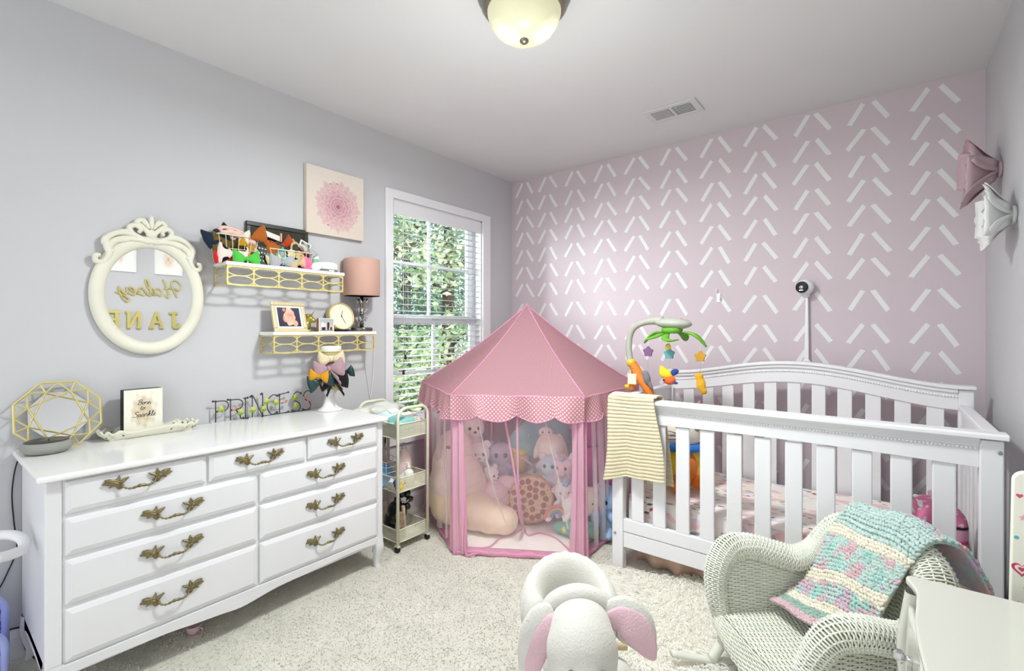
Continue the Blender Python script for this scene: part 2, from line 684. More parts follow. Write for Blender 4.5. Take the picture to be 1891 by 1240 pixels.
# horizontal blind hung inside the window
bl = thing('window_blind', 'white horizontal slat blind hanging open in the window', 'window blind', (-0.03, 2.37, 1.93))
bo = bl.location
M_blind = mat('blind_white', '#ececee', 0.45, noise=(3, 0.02), translucent=0.12)
MB(bo).box(-0.045, -0.004, WY0 + 0.014, WY1 - 0.014, 1.962, 2.033).build('headrail', M_blind, bl, bevel=0.004)
MB(bo).box(-0.003, 0.008, WY0 + 0.014, WY1 - 0.014, 1.95, 2.036).build('valance', M_blind, bl, bevel=0.003)
zs = 1.93
slat_me = None
while zs > 0.60:
    if slat_me is None:
        sl = MB()
        sl.grid(lambda u, v: ((u - 0.5) * 0.044, (v - 0.5) * (WY1 - WY0 - 0.034), 0.0012 + 0.002 * (1 - (2 * u - 1) ** 2)), 4, 1, True)
        sl.grid(lambda u, v: ((0.5 - u) * 0.044, (v - 0.5) * (WY1 - WY0 - 0.034), -0.0012 + 0.002 * (1 - (2 * u - 1) ** 2)), 4, 1, True)
        so = sl.build('blind_slat', M_blind, bl); slat_me = so.data
    else:
        so = bpy.data.objects.new('blind_slat', slat_me); COL.objects.link(so); so.parent = bl
    so.location = Vector((-0.028, (WY0 + WY1) / 2, zs)) - bo
    so.rotation_euler = (0, math.radians(7), 0)
    zs -= 0.0435
MB(bo).box(-0.05, -0.006, WY0 + 0.018, WY1 - 0.018, 0.553, 0.572).build('bottom_rail', M_blind, bl, bevel=0.004)
M_string = mat('ladder_string', '#c9c9cc', 0.7, noise=(20, 0.03))
for yy in (2.07, 2.66):
    s = MB(bo)
    for xx in (-0.053, -0.003):
        s.cyl((xx, yy, 0.572), (xx, yy, 1.96), 0.0011, 5)
    s.build('ladder_string', M_string, bl)
for yy, zz in ((2.045, 1.03), (2.03, 0.93)):
    t = MB(bo).cyl((0.0, yy, zz), (0.0, yy, 1.96), 0.0010, 5).build('pull_cord', M_string, bl)
    MB(bo).lathe([(0.002, 0.0), (0.0075, -0.004), (0.009, -0.03), (0.0, -0.032)], 10, (0, yy, zz)).build('cord_tassel', mat('tassel_brown', '#3c1f1c', 0.5, noise=(30, 0.1)), t, label='dark brown cord tassel')
lp = spl([(0.0, 2.11, 1.0), (0.004, 2.12, 0.95), (0.008, 2.125, 0.88), (0.004, 2.10, 0.82), (0.0, 2.115, 0.86), (0.006, 2.13, 0.80)], 6)
MB(bo).tube(lp, 0.0016, 6).build('tilt_cord', M_cable_w, bl)

# ---------------------------------------------------------------- trees seen through the window
grassm = mat('lawn', '#5d6b35', 0.95, noise=(4, 0.3), bump=(60, 0.5))
struct(MB().box(-16, -0.9, -3, 17, -0.75, -0.6).build('ground', grassm))
def leafmat(name, h):
    return mat(name, h, 0.55, noise=(2.5, 0.35), translucent=0.3, spec=0.3)
LEAF = [leafmat('leaf_a', '#9fbb8c'), leafmat('leaf_b', '#86ae96'), leafmat('leaf_c', '#b4c698'), leafmat('leaf_d', '#7da7a0'), leafmat('leaf_e', '#cfd8ac')]
bark = mat('bark', '#5b4c3c', 0.9, noise=(10, 0.3), bump=(30, 0.6))
def tree(x, y, h, rad, zc, label, n=9000, mm=(0, 1, 2), seed=0, leaf=0.043):
    t = thing('tree', label, 'tree', (x, y, -0.6), 0, 'trees beyond the window')
    rt = random.Random(seed)
    tr = MB()
    tr.tube([(0, 0, 0), (0.05, 0.02, h * 0.35), (0.0, 0.08, h * 0.7), (0.06, 0.04, h * 0.95)], [0.14, 0.11, 0.08, 0.03], 8)
    for k in range(7):
        a = k * 2.4; z0 = h * (0.3 + 0.08 * k)
        e = (rad * 0.8 * math.cos(a), rad * 0.8 * math.sin(a), z0 + 0.6)
        tr.tube([(0.03, 0.05, z0), (e[0] * .5, e[1] * .5, z0 + .4), e], [0.045, 0.03, 0.01], 6)
    tr.build('trunk', bark, t)
    n = int(n * 1.35)
    rg = np.random.default_rng(seed)
    nc = 46
    cc = rg.normal(0, 1, (nc, 3)); cc /= np.linalg.norm(cc, axis=1)[:, None]
    cc *= (rg.uniform(0.25, 1.0, nc) ** 0.5)[:, None] * np.array([rad, rad, (h - zc) ])
    cc[:, 2] += zc
    k = rg.integers(0, nc, n)
    pos = cc[k] + rg.normal(0, 0.24, (n, 3)) * np.array([1.1, 1.1, .8])
    a = rg.uniform(0, 2 * PI, n); b = rg.uniform(-0.9, 0.9, n); L = leaf * rg.uniform(0.6, 1.3, n)
    d = np.stack([np.cos(a) * np.cos(b), np.sin(a) * np.cos(b), np.sin(b)], 1)
    r2 = rg.normal(0, 1, (n, 3)); s = np.cross(d, r2); s /= np.linalg.norm(s, axis=1)[:, None]
    v = np.stack([pos - d * L[:, None], pos + s * L[:, None] * .5, pos + d * L[:, None], pos - s * L[:, None] * .5], 1).reshape(-1, 3)
    me = bpy.data.meshes.new('foliage')
    me.from_pydata(v.tolist(), [], np.arange(n * 4).reshape(-1, 4).tolist())
    for q in mm:
        me.materials.append(LEAF[q])
    me.polygons.foreach_set('material_index', (k % len(mm)).astype(np.int32))
    fo = bpy.data.objects.new('foliage', me); COL.objects.link(fo); fo.parent = t; fo['kind'] = 'stuff'
TS = [(-2.6, 3.3, 4.4, 1.3, 2.0, 'tall yellow-green tree just beyond the left half of the window', 7500, (0, 2, 4), 1),
      (-3.0, 5.3, 5.0, 1.5, 2.3, 'blue-green leafy tree beyond the right half of the window', 8000, (1, 3, 0), 2),
      (-4.6, 3.6, 4.6, 1.7, 1.9, 'mid-green tree behind the yellow-green one beyond the window', 6500, (0, 1, 2), 3),
      (-5.5, 6.5, 5.6, 2.0, 2.3, 'dark green tree farthest back behind the window glass', 7000, (3, 1, 0), 4),
      (-5.2, 9.2, 5.2, 2.0, 2.2, 'dense green tree at the far right through the window', 6500, (1, 3, 2), 5),
      (-7.5, 5.0, 6.0, 2.2, 2.5, 'large pale tree at the back between the other trees', 6500, (2, 0, 4), 6),
      (-8.5, 9.5, 6.2, 2.4, 2.5, 'broad blue-green tree behind all the others outside', 6500, (3, 1, 1), 7)]
for a in TS:
    tree(*a[:5], a[5], a[6], a[7], a[8])
def shrub(x, y, r, seed, label):
    rg = np.random.default_rng(seed); n = 2600
    t = thing('shrub', label, 'shrub', (x, y, -0.6), 0, 'shrubs below the window')
    MB().tube([(0, 0, 0), (0.02, 0, 0.5)], [0.03, 0.015], 6).build('stem', bark, t)
    pos = rg.normal(0, 1, (n, 3)); pos /= np.linalg.norm(pos, axis=1)[:, None]
    pos *= (rg.uniform(0.3, 1, n) ** .4)[:, None] * r; pos[:, 2] = np.abs(pos[:, 2]) + 0.12
    d = rg.normal(0, 1, (n, 3)); d /= np.linalg.norm(d, axis=1)[:, None]
    s = np.cross(d, rg.normal(0, 1, (n, 3))); s /= np.linalg.norm(s, axis=1)[:, None]
    L = 0.06
    v = np.stack([pos - d * L, pos + s * L * .5, pos + d * L, pos - s * L * .5], 1).reshape(-1, 3)
    me = bpy.data.meshes.new('foliage'); me.from_pydata(v.tolist(), [], np.arange(n * 4).reshape(-1, 4).tolist())
    me.materials.append(LEAF[seed % 4])
    fo = bpy.data.objects.new('foliage', me); COL.objects.link(fo); fo.parent = t; fo['kind'] = 'stuff'
shrub(-2.3, 2.9, 0.95, 10, 'rounded green shrub low outside the window, nearer the left jamb')
shrub(-2.6, 4.6, 1.1, 12, 'rounded green shrub low outside the window, nearer the right jamb')

# ---------------------------------------------------------------- ceiling light and vent
cl = thing('ceiling_light', 'flush ceiling light with nickel ring and frosted glass dome', 'ceiling light', (1.444, 1.423, 2.45))
M_nick = mat('brushed_nickel', '#8c877a', 0.3, 0.85, noise=(30, 0.1))
MB().lathe([(0.0, 0.0), (0.172, 0.0), (0.176, -0.012), (0.168, -0.026), (0.160, -0.032), (0.162, -0.045), (0.150, -0.060), (0.142, -0.068), (0.136, -0.066), (0.13, -0.05)], 48).build('base_ring', M_nick, cl)
M_dome = mat('frosted_dome', '#b9b79c', 0.35, emit=('#f2efc6', 0.55), noise=(9, 0.05))
# the bulbs inside show as two brighter pools through the frosted glass
_n, _l = M_dome.node_tree.nodes, M_dome.node_tree.links
_t = [n for n in _n if n.type == 'TEX_COORD'][0]
_acc = None
for pos in ((-0.035, -0.035, -0.12), (0.052, 0.035, -0.115)):
    vm = _n.new('ShaderNodeVectorMath'); vm.operation = 'DISTANCE'; vm.inputs[1].default_value = pos
    _l.new(_t.outputs['Object'], vm.inputs[0])
    mr = _n.new('ShaderNodeMapRange'); mr.interpolation_type = 'SMOOTHSTEP'
    mr.inputs[1].default_value = 0.03; mr.inputs[2].default_value = 0.075; mr.inputs[3].default_value = 1.3; mr.inputs[4].default_value = 0.0
    _l.new(vm.outputs['Value'], mr.inputs[0])
    if _acc is None:
        _acc = mr.outputs[0]
    else:
        ad = _n.new('ShaderNodeMath'); ad.operation = 'ADD'
        _l.new(_acc, ad.inputs[0]); _l.new(mr.outputs[0], ad.inputs[1]); _acc = ad.outputs[0]
ad = _n.new('ShaderNodeMath'); ad.operation = 'ADD'; ad.inputs[1].default_value = 0.5
_l.new(_acc, ad.inputs[0]); _l.new(ad.outputs[0], _n['Principled BSDF'].inputs['Emission Strength'])
MB().lathe([(0.138, -0.058), (0.137, -0.075), (0.128, -0.105), (0.108, -0.135), (0.08, -0.155), (0.045, -0.167), (0.0, -0.172)], 48).build('glass_dome', M_dome, cl)
MB().lathe([(0.0, -0.168), (0.016, -0.170), (0.017, -0.176), (0.011, -0.182), (0.0, -0.184)], 20).build('finial', M_nick, cl)

vt = thing('ceiling_vent', 'white ceiling air vent with two grilles near pink wall', 'vent', (1.553, 2.709, 2.45))
M_vent = mat('vent_white', '#cfcfcf', 0.5, noise=(5, 0.02))
M_dark = mat('vent_dark', '#2c2c2e', 0.8, noise=(9, 0.05))
m = MB()
m.box(-0.148, 0.148, -0.093, -0.058, -0.008, 0.0).box(-0.148, 0.148, 0.058, 0.093, -0.008, 0.0)
m.box(-0.148, -0.112, -0.058, 0.058, -0.008, 0).box(0.112, 0.148, -0.058, 0.058, -0.008, 0).box(-0.009, 0.009, -0.058, 0.058, -0.0085, 0)
m.build('vent_frame', M_vent, vt, bevel=0.003)
MB().box(-0.112, 0.112, -0.058, 0.058, -0.001, 0.0).build('duct_shade_sheet', M_dark, vt)  # dark sheet painted for the shade up inside the duct
vl = MB().box(-0.0005, 0.0005, -0.058, 0.058, -0.0075, 0.0005).build('vent_louver', M_vent, vt)
vl.location = (0.02, 0, 0); vl.rotation_euler = (0, -0.75, 0)
for side in (-1, 1):
    for k in range(11):
        if side == 1 and k == 0:
            continue
        o = vl.copy(); COL.objects.link(o); o.parent = vt
        o.location = (side * (0.016 + k * 0.0093), 0, 0); o.rotation_euler = (0, -0.75 * side, 0)
for k in range(5):
    MB().box(0.01, 0.111, -0.04 + k * 0.02 - 0.0007, -0.04 + k * 0.02 + 0.0007, -0.0068, -0.001).build('cross_bar', M_vent, vt)
# ================================================================= LEFT WALL: MIRROR, CANVAS, SHELVES
M_ivory = mat('ivory_frame', '#e0decd', 0.5, noise=(8, 0.05), bump=(40, 0.05))
om = thing('oval_mirror', 'cream oval wall mirror with carved scroll crest above the dresser', 'mirror', (0, 0.65, 1.345))
def ringf(u, v):
    a = 2 * PI * u
    prof = [(1.0, 0.004), (1.0, 0.016), (0.86, 0.028), (0.5, 0.032), (0.15, 0.022), (0.0, 0.012), (0.0, 0.004)]
    k = v * (len(prof) - 1); i = min(int(k), len(prof) - 2); t = k - i
    w = prof[i][0] * (1 - t) + prof[i + 1][0] * t; x = prof[i][1] * (1 - t) + prof[i + 1][1] * t
    ry, rz = 0.151 + 0.052 * w, 0.200 + 0.055 * w
    return (x, ry * math.cos(a), rz * math.sin(a))
MB().grid(ringf, 64, 6, True, cu=True).build('mirror_frame', M_ivory, om)
mg = MB()
n = 48
vs = [(0.014, 0.153 * math.cos(2 * PI * k / n), 0.202 * math.sin(2 * PI * k / n)) for k in range(n)]
mg.add(vs + [(0.002, p[1], p[2]) for p in vs], [tuple(range(n))] + [(i, n + i, n + (i + 1) % n, (i + 1) % n) for i in range(n)])
mg.build('mirror_glass', M_mirror, om)
cr = MB()
for s in (-1, 1):
    def C(pts, r, x=0.024):
        P = spl([(x + 0.004 * math.sin(i * 1.7), s * a, b) for i, (a, b) in enumerate(pts)], 6)
        L = len(P)
        cr.tube(P, [r * (0.45 + 0.55 * math.sin(PI * min(1, 0.12 + 0.8 * i / L))) for i in range(L)], 8, flat=(1.0, 1.1))
    C([(0.005, 0.225), (0.05, 0.232), (0.10, 0.228), (0.135, 0.205), (0.142, 0.178), (0.128, 0.172)], 0.013)
    C([(0.02, 0.235), (0.07, 0.252), (0.115, 0.25), (0.148, 0.225), (0.150, 0.195), (0.142, 0.16), (0.158, 0.128), (0.182, 0.128), (0.184, 0.15), (0.170, 0.152)], 0.012)
    C([(0.0, 0.225), (0.03, 0.236), (0.066, 0.256), (0.074, 0.28), (0.056, 0.292), (0.038, 0.278), (0.044, 0.262)], 0.011)
    C([(0.0, 0.238), (0.012, 0.265), (0.034, 0.29), (0.050, 0.305), (0.036, 0.318), (0.02, 0.30)], 0.010)
    C([(0.06, 0.24), (0.09, 0.225), (0.12, 0.215)], 0.010)
    cr.ell((0.022, s * 0.092, 0.262), (0.012, 0.03, 0.009), (s * -0.15, 0, 0), 12, 8)
    cr.ell((0.022, s * 0.156, 0.215), (0.012, 0.011, 0.022), (s * 0.2, 0, 0), 12, 8)
    cr.ell((0.024, s * 0.018, 0.305), (0.010, 0.009, 0.026), (s * -0.45, 0, 0), 12, 8)
cr.ell((0.026, 0, 0.312), (0.012, 0.0095, 0.032), (0, 0, 0), 12, 8)
cr.ell((0.026, 0, 0.262), (0.014, 0.022, 0.02), (0, 0, 0), 12, 8)
cr.build('scroll_crest', M_ivory, om)

# flower canvas
cv = thing('flower_canvas', 'square canvas print of a pale pink dahlia above upper shelf', 'wall art', (0.002, 1.522, 1.917))
MB().box(0, 0.028, -0.18, 0.18, -0.188, 0.188).build('stretched_canvas', mat('canvas_edge', '#d3c8ba', 0.75, noise=(15, 0.05)), cv, bevel=0.002)
def dahlia(u, v):
    x, y = u - 0.53, v - 0.46
    r, th = math.hypot(x, y), math.atan2(y, x)
    bg = mixc('#d3c7b9', '#dbd1c5', v)
    if r > 0.44:
        return bg
    for i, (r1, n_) in enumerate(((0.055, 6), (0.10, 9), (0.155, 12), (0.215, 14), (0.28, 16), (0.34, 18), (0.405, 20))):
        r0 = r1 * 0.25
        if r > r1 * 1.06:
            continue
        st_ = 2 * PI / n_
        k = round((th - 0.5 * i * st_ * 0.9) / st_)
        for kk in (k, k + 1, k - 1):
            c_a = kk * st_ + 0.5 * i * st_ * 0.9 + 0.10 * math.sin(kk * 5.3 + i)
            L_ = r1 * (1 + 0.05 * math.sin(kk * 3.7 + 2 * i))
            dth = (th - c_a + PI) % (2 * PI) - PI
            al, la = r * math.cos(dth), r * math.sin(dth)
            t = (al - r0) / (L_ - r0)
            if not 0 < t < 1:
                continue
            w_ = PI * r1 / n_ * 1.25 * math.sin(PI * min(1, t ** 1.5 * 0.86 + 0.14)) ** 0.8
            if abs(la) < w_:
                e_ = abs(la) / w_
                c = mixc('#8c5361', '#d0a6ab', min(1, t * 1.1))
                c = mixc(c, '#ead4d0', 0.8 * e_ ** 4 * t)
                c = mixc(c, '#8d5a66', 0.30 * (1 - e_) ** 2 * (1 - t))
                if i > 3:
                    c = mixc(c, bg, 0.12 * (i - 3))
                return c
    return bg if r > 0.36 else lin('#9c6672')
printed('flower_print', dahlia, 190, 190, lambda u, v: (0.0285, -0.179 + 0.358 * u, -0.187 + 0.374 * v), M_print, cv, label='pale pink dahlia on beige ground')

# two shelves with a gold ring lattice
M_board = mat('shelf_white', '#e9e9e6', 0.35, noise=(5, 0.02))
def lattice_shelf(label, y0, y1, zt):
    sh = thing('lattice_shelf', label, 'shelf', (0, y0, zt), 0)
    L = y1 - y0; D = 0.142
    MB().box(0.0, D + 0.006, -0.004, L + 0.006, -0.017, 0).build('shelf_board', M_board, sh, bevel=0.002)
    zb, zu = -0.108, -0.017
    b = 0.0032
    f = MB()
    for z in (zb + b, zu - b):
        f.box(D - 0.004, D, 0, L, z - b, z + b)
        for yy in (0.0, L - 0.004):
            f.box(0.002, D - 0.004, yy, yy + 0.004, z - b, z + b)
    nc = 5
    for k in range(nc + 1):
        y = k * L / nc
        y = min(max(y, b), L - b)
        f.box(D - 0.0045, D + 0.0005, y - b, y + b, zb, zu)
    for yy in (0.0, L - 0.004):
        f.box(0.001, 0.007, yy, yy + 0.004, zb, zu)
    f.build('lattice_frame', M_goldp, sh)
    zz = (zu - zb) / 2
    ring = None
    for k in range(nc):
        for j in range(2):
            if ring is None:
                a = L / nc / 2 - 0.001; c = zz / 2 + 0.0005
                r = MB().tube([(0, a * math.cos(2 * PI * i / 28), c * math.sin(2 * PI * i / 28)) for i in range(28)], 0.0031, 4, closed=True, up=(1, 0, 0))
                ring = r.build('lattice_ring', M_goldp, sh)
                o = ring
            else:
                o = ring.copy(); COL.objects.link(o); o.parent = sh
            o.location = (D - 0.002, L / nc * (k + 0.5), zb + zz * (j + 0.5))
    side = None
    for yy in (0.002, L - 0.002):
        for j in range(2):
            if side is None:
                c = zz / 2 + 0.0005
                r = MB().tube([(D / 2 * 0.94 * math.cos(2 * PI * i / 28), 0, c * math.sin(2 * PI * i / 28)) for i in range(28)], 0.0031, 4, closed=True, up=(0, 1, 0))
                side = r.build('side_ring', M_goldp, sh); o = side
            else:
                o = side.copy(); COL.objects.link(o); o.parent = sh
            o.location = (D / 2, yy, zb + zz * (j + 0.5))
    return sh
lattice_shelf('upper white shelf with a gold oval lattice front holding hair bows', 0.902, 1.494, 1.511)
lattice_shelf('lower white shelf with a gold oval lattice front holding clock and lamp', 1.113, 1.703, 1.186)

# ---------------------------------------------------------------- bows
def bow_mesh():
    lp = MB()
    def f(u, v):
        a = 2 * PI * v
        c, q = math.cos(a), math.sin(a)
        h = 0.075 + 0.33 * min(1.0, u / 0.86) ** 0.85
        d = (0.055 + 0.105 * math.sin(PI * min(1, u * 0.95))) * (1.0 if u < 0.9 else max(0.12, (1 - u) * 9))
        zz = h * math.copysign(abs(c) ** 0.8, c)
        pl = 0.030 * math.sin(17 * c + 1.2 * u) * (1 - 0.55 * u) * (1 if q > 0 else 0.5)
        return (0.05 + u * 0.53 + 0.045 * (1 - c * c) * u - 0.03 * abs(c) * (u > 0.95), d * q + pl * q, zz + 0.012 * math.sin(9 * u))
    lp.grid(f, 12, 24, True, cv=True)
    return lp
_lp = bow_mesh()
M_tmp = mat('bow_base', '#ffffff', 0.8)
_l0 = _lp.build('loop', M_tmp)
_k0 = MB().ell((0, 0, 0), (0.09, 0.12, 0.13), (0, 0, 0), 10, 8).build('knot', M_tmp)
def tailf(u, v):
    return (0.03 + 0.32 * u + 0.03 * math.sin(6 * v), -0.06 - 0.05 * math.sin(PI * u) + 0.04 * math.cos(7 * v) * u, -0.05 - 0.5 * u + (v - 0.5) * (0.1 + 0.24 * u) - 0.08 * abs(v - .5) * u)
_t0 = MB().grid(tailf, 8, 6, True).build('tail', M_tmp)
_md = _t0.modifiers.new('s', 'SOLIDIFY'); _md.thickness = 0.02
for _o in (_l0, _k0, _t0):
    COL.objects.unlink(_o)
def fabric(name, h, pat=None):
    return mat(name, h, 0.85, noise=(25, 0.12), bump=(90, 0.25), sheen=0.2, spec=0.15)
def bow(label, m, loc, size, rot=(0, 0, 0), group=None, tails=False, name='hair_bow', cat='hair bow', m2=None):
    """front of the bow faces +x; size = full width"""
    r = thing(name, label, cat, loc, rot, group)
    def put(src, nm, sc, rz=0.0, mm=m):
        o = src.copy(); o.name = nm; COL.objects.link(o); o.parent = r
        o.scale = sc; o.rotation_euler = (0, 0, PI / 2)
        o.material_slots[0].link = 'OBJECT'; o.material_slots[0].material = mm
        return o
    k = size / 1.22
    put(_l0, 'loop', (k, k, k)); put(_l0, 'loop', (-k, k, k * 1.05)); put(_k0, 'knot', (k, k, k), 0, m2 or m)
    if tails:
        put(_t0, 'tail', (k, k, k)); put(_t0, 'tail', (-k, k, k * 0.92))
    return r
def rosette(label, m, loc, size, rot=(0, 0, 0), group=None, cat='hair flower', m2=None, np_=7):
    r = thing('fabric_flower', label, cat, loc, rot, group)
    mb = MB()
    for ring, (n_, rr, tl) in enumerate(((np_, 0.32, 0.5), (5, 0.17, 0.9))):
        for k in range(n_):
            a = 2 * PI * k / n_ + ring * .4
            mb.at((0.06 + ring * 0.08, rr * math.cos(a), rr * math.sin(a)), (a, 0, 0))
            mb.ell((0, 0, 0), (0.05, 0.2 - .05 * ring, 0.17 - .04 * ring), (0, 0, tl * 0.5), 10, 6)
    mb.at()
    p = mb.build('petals', m, r); p.scale = (size, size, size)
    c = MB().ell((0.2, 0, 0), (0.06, 0.09, 0.09), (0, 0, 0), 10, 6).build('flower_centre', m2 or m, r); c.scale = (size, size, size)
    return r

# wire baskets
M_wire = mat('cream_wire', '#e6dcbe', 0.45, 0.1, noise=(20, 0.05))
def wire_basket(label, y0, y1, x0, x1, z0, h, rot=0):
    cy, cx = (y0 + y1) / 2, (x0 + x1) / 2
    b = thing('wire_basket', label, 'basket', (cx, cy, z0), 0)
    hy, hx = (y1 - y0) / 2, (x1 - x0) / 2
    def loop(z, k):
        return spl([(-hx * k, -hy * k, z), (hx * k, -hy * k, z), (hx * k, hy * k, z), (-hx * k, hy * k, z)], 1, True)
    rm = MB(); rm.tube(loop(h, 1), 0.003, 6, closed=True); rm.build('rim', M_wire, b)
    g = MB()
    for z, k in ((0.0035, 0.8), (h * 0.5, 0.9)):
        g.tube(loop(z, k), 0.0017, 5, closed=True)
    ny, nx = 6, 3
    for k in range(ny + 1):
        t = -1 + 2 * k / ny
        for s in (-1, 1):
            g.cyl((s * hx, t * hy, h), (s * hx * 0.8, t * hy * 0.8, 0.003), 0.0014, 5)
        g.cyl((-hx * .8, t * hy * .8, 0.003), (hx * .8, t * hy * .8, 0.003), 0.0014, 5)
    for k in range(1, nx):
        t = -1 + 2 * k / nx
        for s in (-1, 1):
            g.cyl((t * hx, s * hy, h), (t * hx * .8, s * hy * .8, 0.003), 0.0014, 5)
    g.build('wire_grid', M_wire, b)
    return b
wire_basket('cream wire basket at left end of upper shelf, heaped with headbands and bows', 0.875, 1.048, 0.012, 0.125, 1.5112, 0.125)
wire_basket('low cream wire basket in the middle of upper shelf, filled with small flowers', 1.10, 1.325, 0.02, 0.135, 1.5112, 0.085)
G1, G2 = 'hair bows in the tall wire basket', 'hair bows in the low wire basket'
F_navy = fabric('navy_fabric', '#1c2a3a'); F_blush = fabric('blush_knit', '#e3c0b4'); F_olive = fabric('olive_fabric', '#6b5a26')
F_must = fabric('mustard_fabric', '#b98a1c'); F_wht = fabric('white_fabric', '#e4ddd2'); F_red = fabric('red_fabric', '#cc2420')
F_green = fabric('bright_green_fabric', '#52c04c'); F_rust = fabric('rust_fabric', '#a65a1c'); F_brick = fabric('brick_fabric', '#b2441f')
F_dkgr = fabric('dark_green_fabric', '#38463a'); F_beige = fabric('beige_fabric', '#cfb184'); F_teal = fabric('teal_fabric', '#5fb0a8')
F_grey = fabric('silver_fabric', '#a9adb0'); F_pinkb = fabric('hot_pink_fabric', '#e274a0'); F_blk = fabric('black_fabric', '#121214')
F_maroon = fabric('maroon_fabric', '#5c1a1c'); F_crm = fabric('cream_fabric', '#d8cca4'); F_aqua = fabric('aqua_fabric', '#8fd0d6')
# spotted print
def dots_mat(name, base, dot, scale=22, r=0.28, rough=0.85, uv=False, transparent=False, translucent=0.0, diag=True):
    m = mat(name, base, rough, spec=0.2)
    N, L = m.node_tree.nodes, m.node_tree.links
    b = N['Principled BSDF']
    tc = [n for n in N if n.type == 'TEX_COORD'][0]
    mp = N.new('ShaderNodeMapping'); mp.inputs['Scale'].default_value = (scale, scale, scale)
    if diag:
        mp.inputs['Rotation'].default_value = (0, 0, PI / 4)
    L.new(tc.outputs['UV' if uv else 'Object'], mp.inputs['Vector'])
    fr = N.new('ShaderNodeVectorMath'); fr.operation = 'FRACTION'; L.new(mp.outputs[0], fr.inputs[0])
    sb = N.new('ShaderNodeVectorMath'); sb.operation = 'SUBTRACT'; sb.inputs[1].default_value = (0.5, 0.5, 0.5 if not uv else 0.0); L.new(fr.outputs[0], sb.inputs[0])
    ln = N.new('ShaderNodeVectorMath'); ln.operation = 'LENGTH'; L.new(sb.outputs[0], ln.inputs[0])
    lt = N.new('ShaderNodeMath'); lt.operation = 'LESS_THAN'; lt.inputs[1].default_value = r; L.new(ln.outputs['Value'], lt.inputs[0])
    if transparent:
        tr = N.new('ShaderNodeBsdfTransparent'); ms = N.new('ShaderNodeMixShader')
        L.new(lt.outputs[0], ms.inputs[0]); L.new(b.outputs[0], ms.inputs[1]); L.new(tr.outputs[0], ms.inputs[2])
        L.new(ms.outputs[0], N['Material Output'].inputs[0])
        return m
    mx = N.new('ShaderNodeMix'); mx.data_type = 'RGBA'
    L.new(lt.outputs[0], mx.inputs[0]); mx.inputs[6].default_value = lin(base); mx.inputs[7].default_value = lin(dot)
    L.new(mx.outputs[2], b.inputs['Base Color'])
    if translucent:
        tl = N.new('ShaderNodeBsdfTranslucent'); L.new(mx.outputs[2], tl.inputs[0])
        ms = N.new('ShaderNodeMixShader'); ms.inputs[0].default_value = translucent
        L.new(b.outputs[0], ms.inputs[1]); L.new(tl.outputs[0], ms.inputs[2]); L.new(ms.outputs[0], N['Material Output'].inputs[0])
    return m
F_spot = dots_mat('spotted_fabric', '#e8cfc6', '#141414', 2.1, 0.36)
F_check = dots_mat('checked_fabric', '#4c4c4c', '#c9c9c4', 6.0, 0.3)
def knit_band(label, m, loc, ry, rz, rx, rot=(0, 0, 0), group=None):
    r = thing('knit_headband', label, 'headband', loc, rot, group)
    MB().tube([(rx * 0.3 * math.sin(2 * a), ry * math.cos(a), rz * math.sin(a)) for a in [2 * PI * i / 24 for i in range(24)]], rx, 8, closed=True, flat=(0.55, 1.2)).build('band', m, r)
    return r
bow('navy bow spilling over the left end of the tall wire basket', F_navy, (0.08, 0.885, 1.632), 0.134, (0.5, 0, 0.2), G1, tails=True)
knit_band('blush knit headband draped across the top of the tall wire basket', F_blush, (0.075, 0.965, 1.645), 0.075, 0.022, 0.018, (-0.25, 0.3, 0), G1)
bow('big olive brown bow inside the tall wire basket', F_olive, (0.085, 0.945, 1.598), 0.173, (0.15, 0, 0.1), G1)
bow('mustard knotted bow inside right side of the tall wire basket', F_must, (0.112, 1.002, 1.60), 0.077, (-0.5, 0, 0.2), G1)
bow('white bow hanging over right end of the tall wire basket', F_wht, (0.095, 1.03, 1.605), 0.128, (-0.7, 0, 0.3), G1)
knit_band('maroon headband lying at the back of the tall wire basket', F_maroon, (0.045, 1.02, 1.642), 0.055, 0.016, 0.011, (0.1, 0.2, 0), G1)
bow('pale pink bow with black spots low in the tall wire basket', F_spot, (0.108, 0.945, 1.55), 0.141, (0, 0, 0.05), G1)
bow('red bow at bottom left of the tall wire basket', F_red, (0.10, 0.907, 1.532), 0.090, (0.1, 0, 0.1), G1)
bow('bright green bow at bottom right of the tall wire basket', F_green, (0.118, 0.998, 1.534), 0.122, (0.05, 0, 0), G1)
bow('small gold bow at bottom right corner of the tall wire basket', F_must, (0.116, 1.028, 1.553), 0.058, (0.4, 0, 0), G1)
bow('black bow in the middle of the tall wire basket', F_blk, (0.07, 0.975, 1.566), 0.154, (0.2, 0, 0), G1)
bow('large rust orange bow lying between the two wire baskets', F_rust, (0.12, 1.088, 1.625), 0.145, (-0.75, 0, 0.2), 'hair bows on the upper shelf', tails=False)
bow('brick red bow on top of the low wire basket', F_brick, (0.075, 1.19, 1.627), 0.128, (0.45, 0, 0.1), G2)
bow('dark green bow on top of the low wire basket', F_dkgr, (0.085, 1.21, 1.607), 0.122, (0.1, 0, 0), G2)
knit_band('beige headband arching out of the low wire basket', F_beige, (0.09, 1.245, 1.61), 0.024, 0.035, 0.010, (0, 0, 0.4), G2)
knit_band('white headband arching at right of the low wire basket', F_wht, (0.07, 1.285, 1.61), 0.032, 0.034, 0.009, (-0.5, 0, 0.3), G2)
bow('maroon bow tucked into right end of the low wire basket', F_maroon, (0.09, 1.30, 1.592), 0.090, (-0.2, 0, 0), G2)
bow('teal bow at left end of the low wire basket', F_teal, (0.115, 1.137, 1.575), 0.096, (0.2, 0, 0), G2)
rosette('silver grey rosette in the low wire basket', F_grey, (0.118, 1.165, 1.578), 0.05, (0, 0, 0), G2)
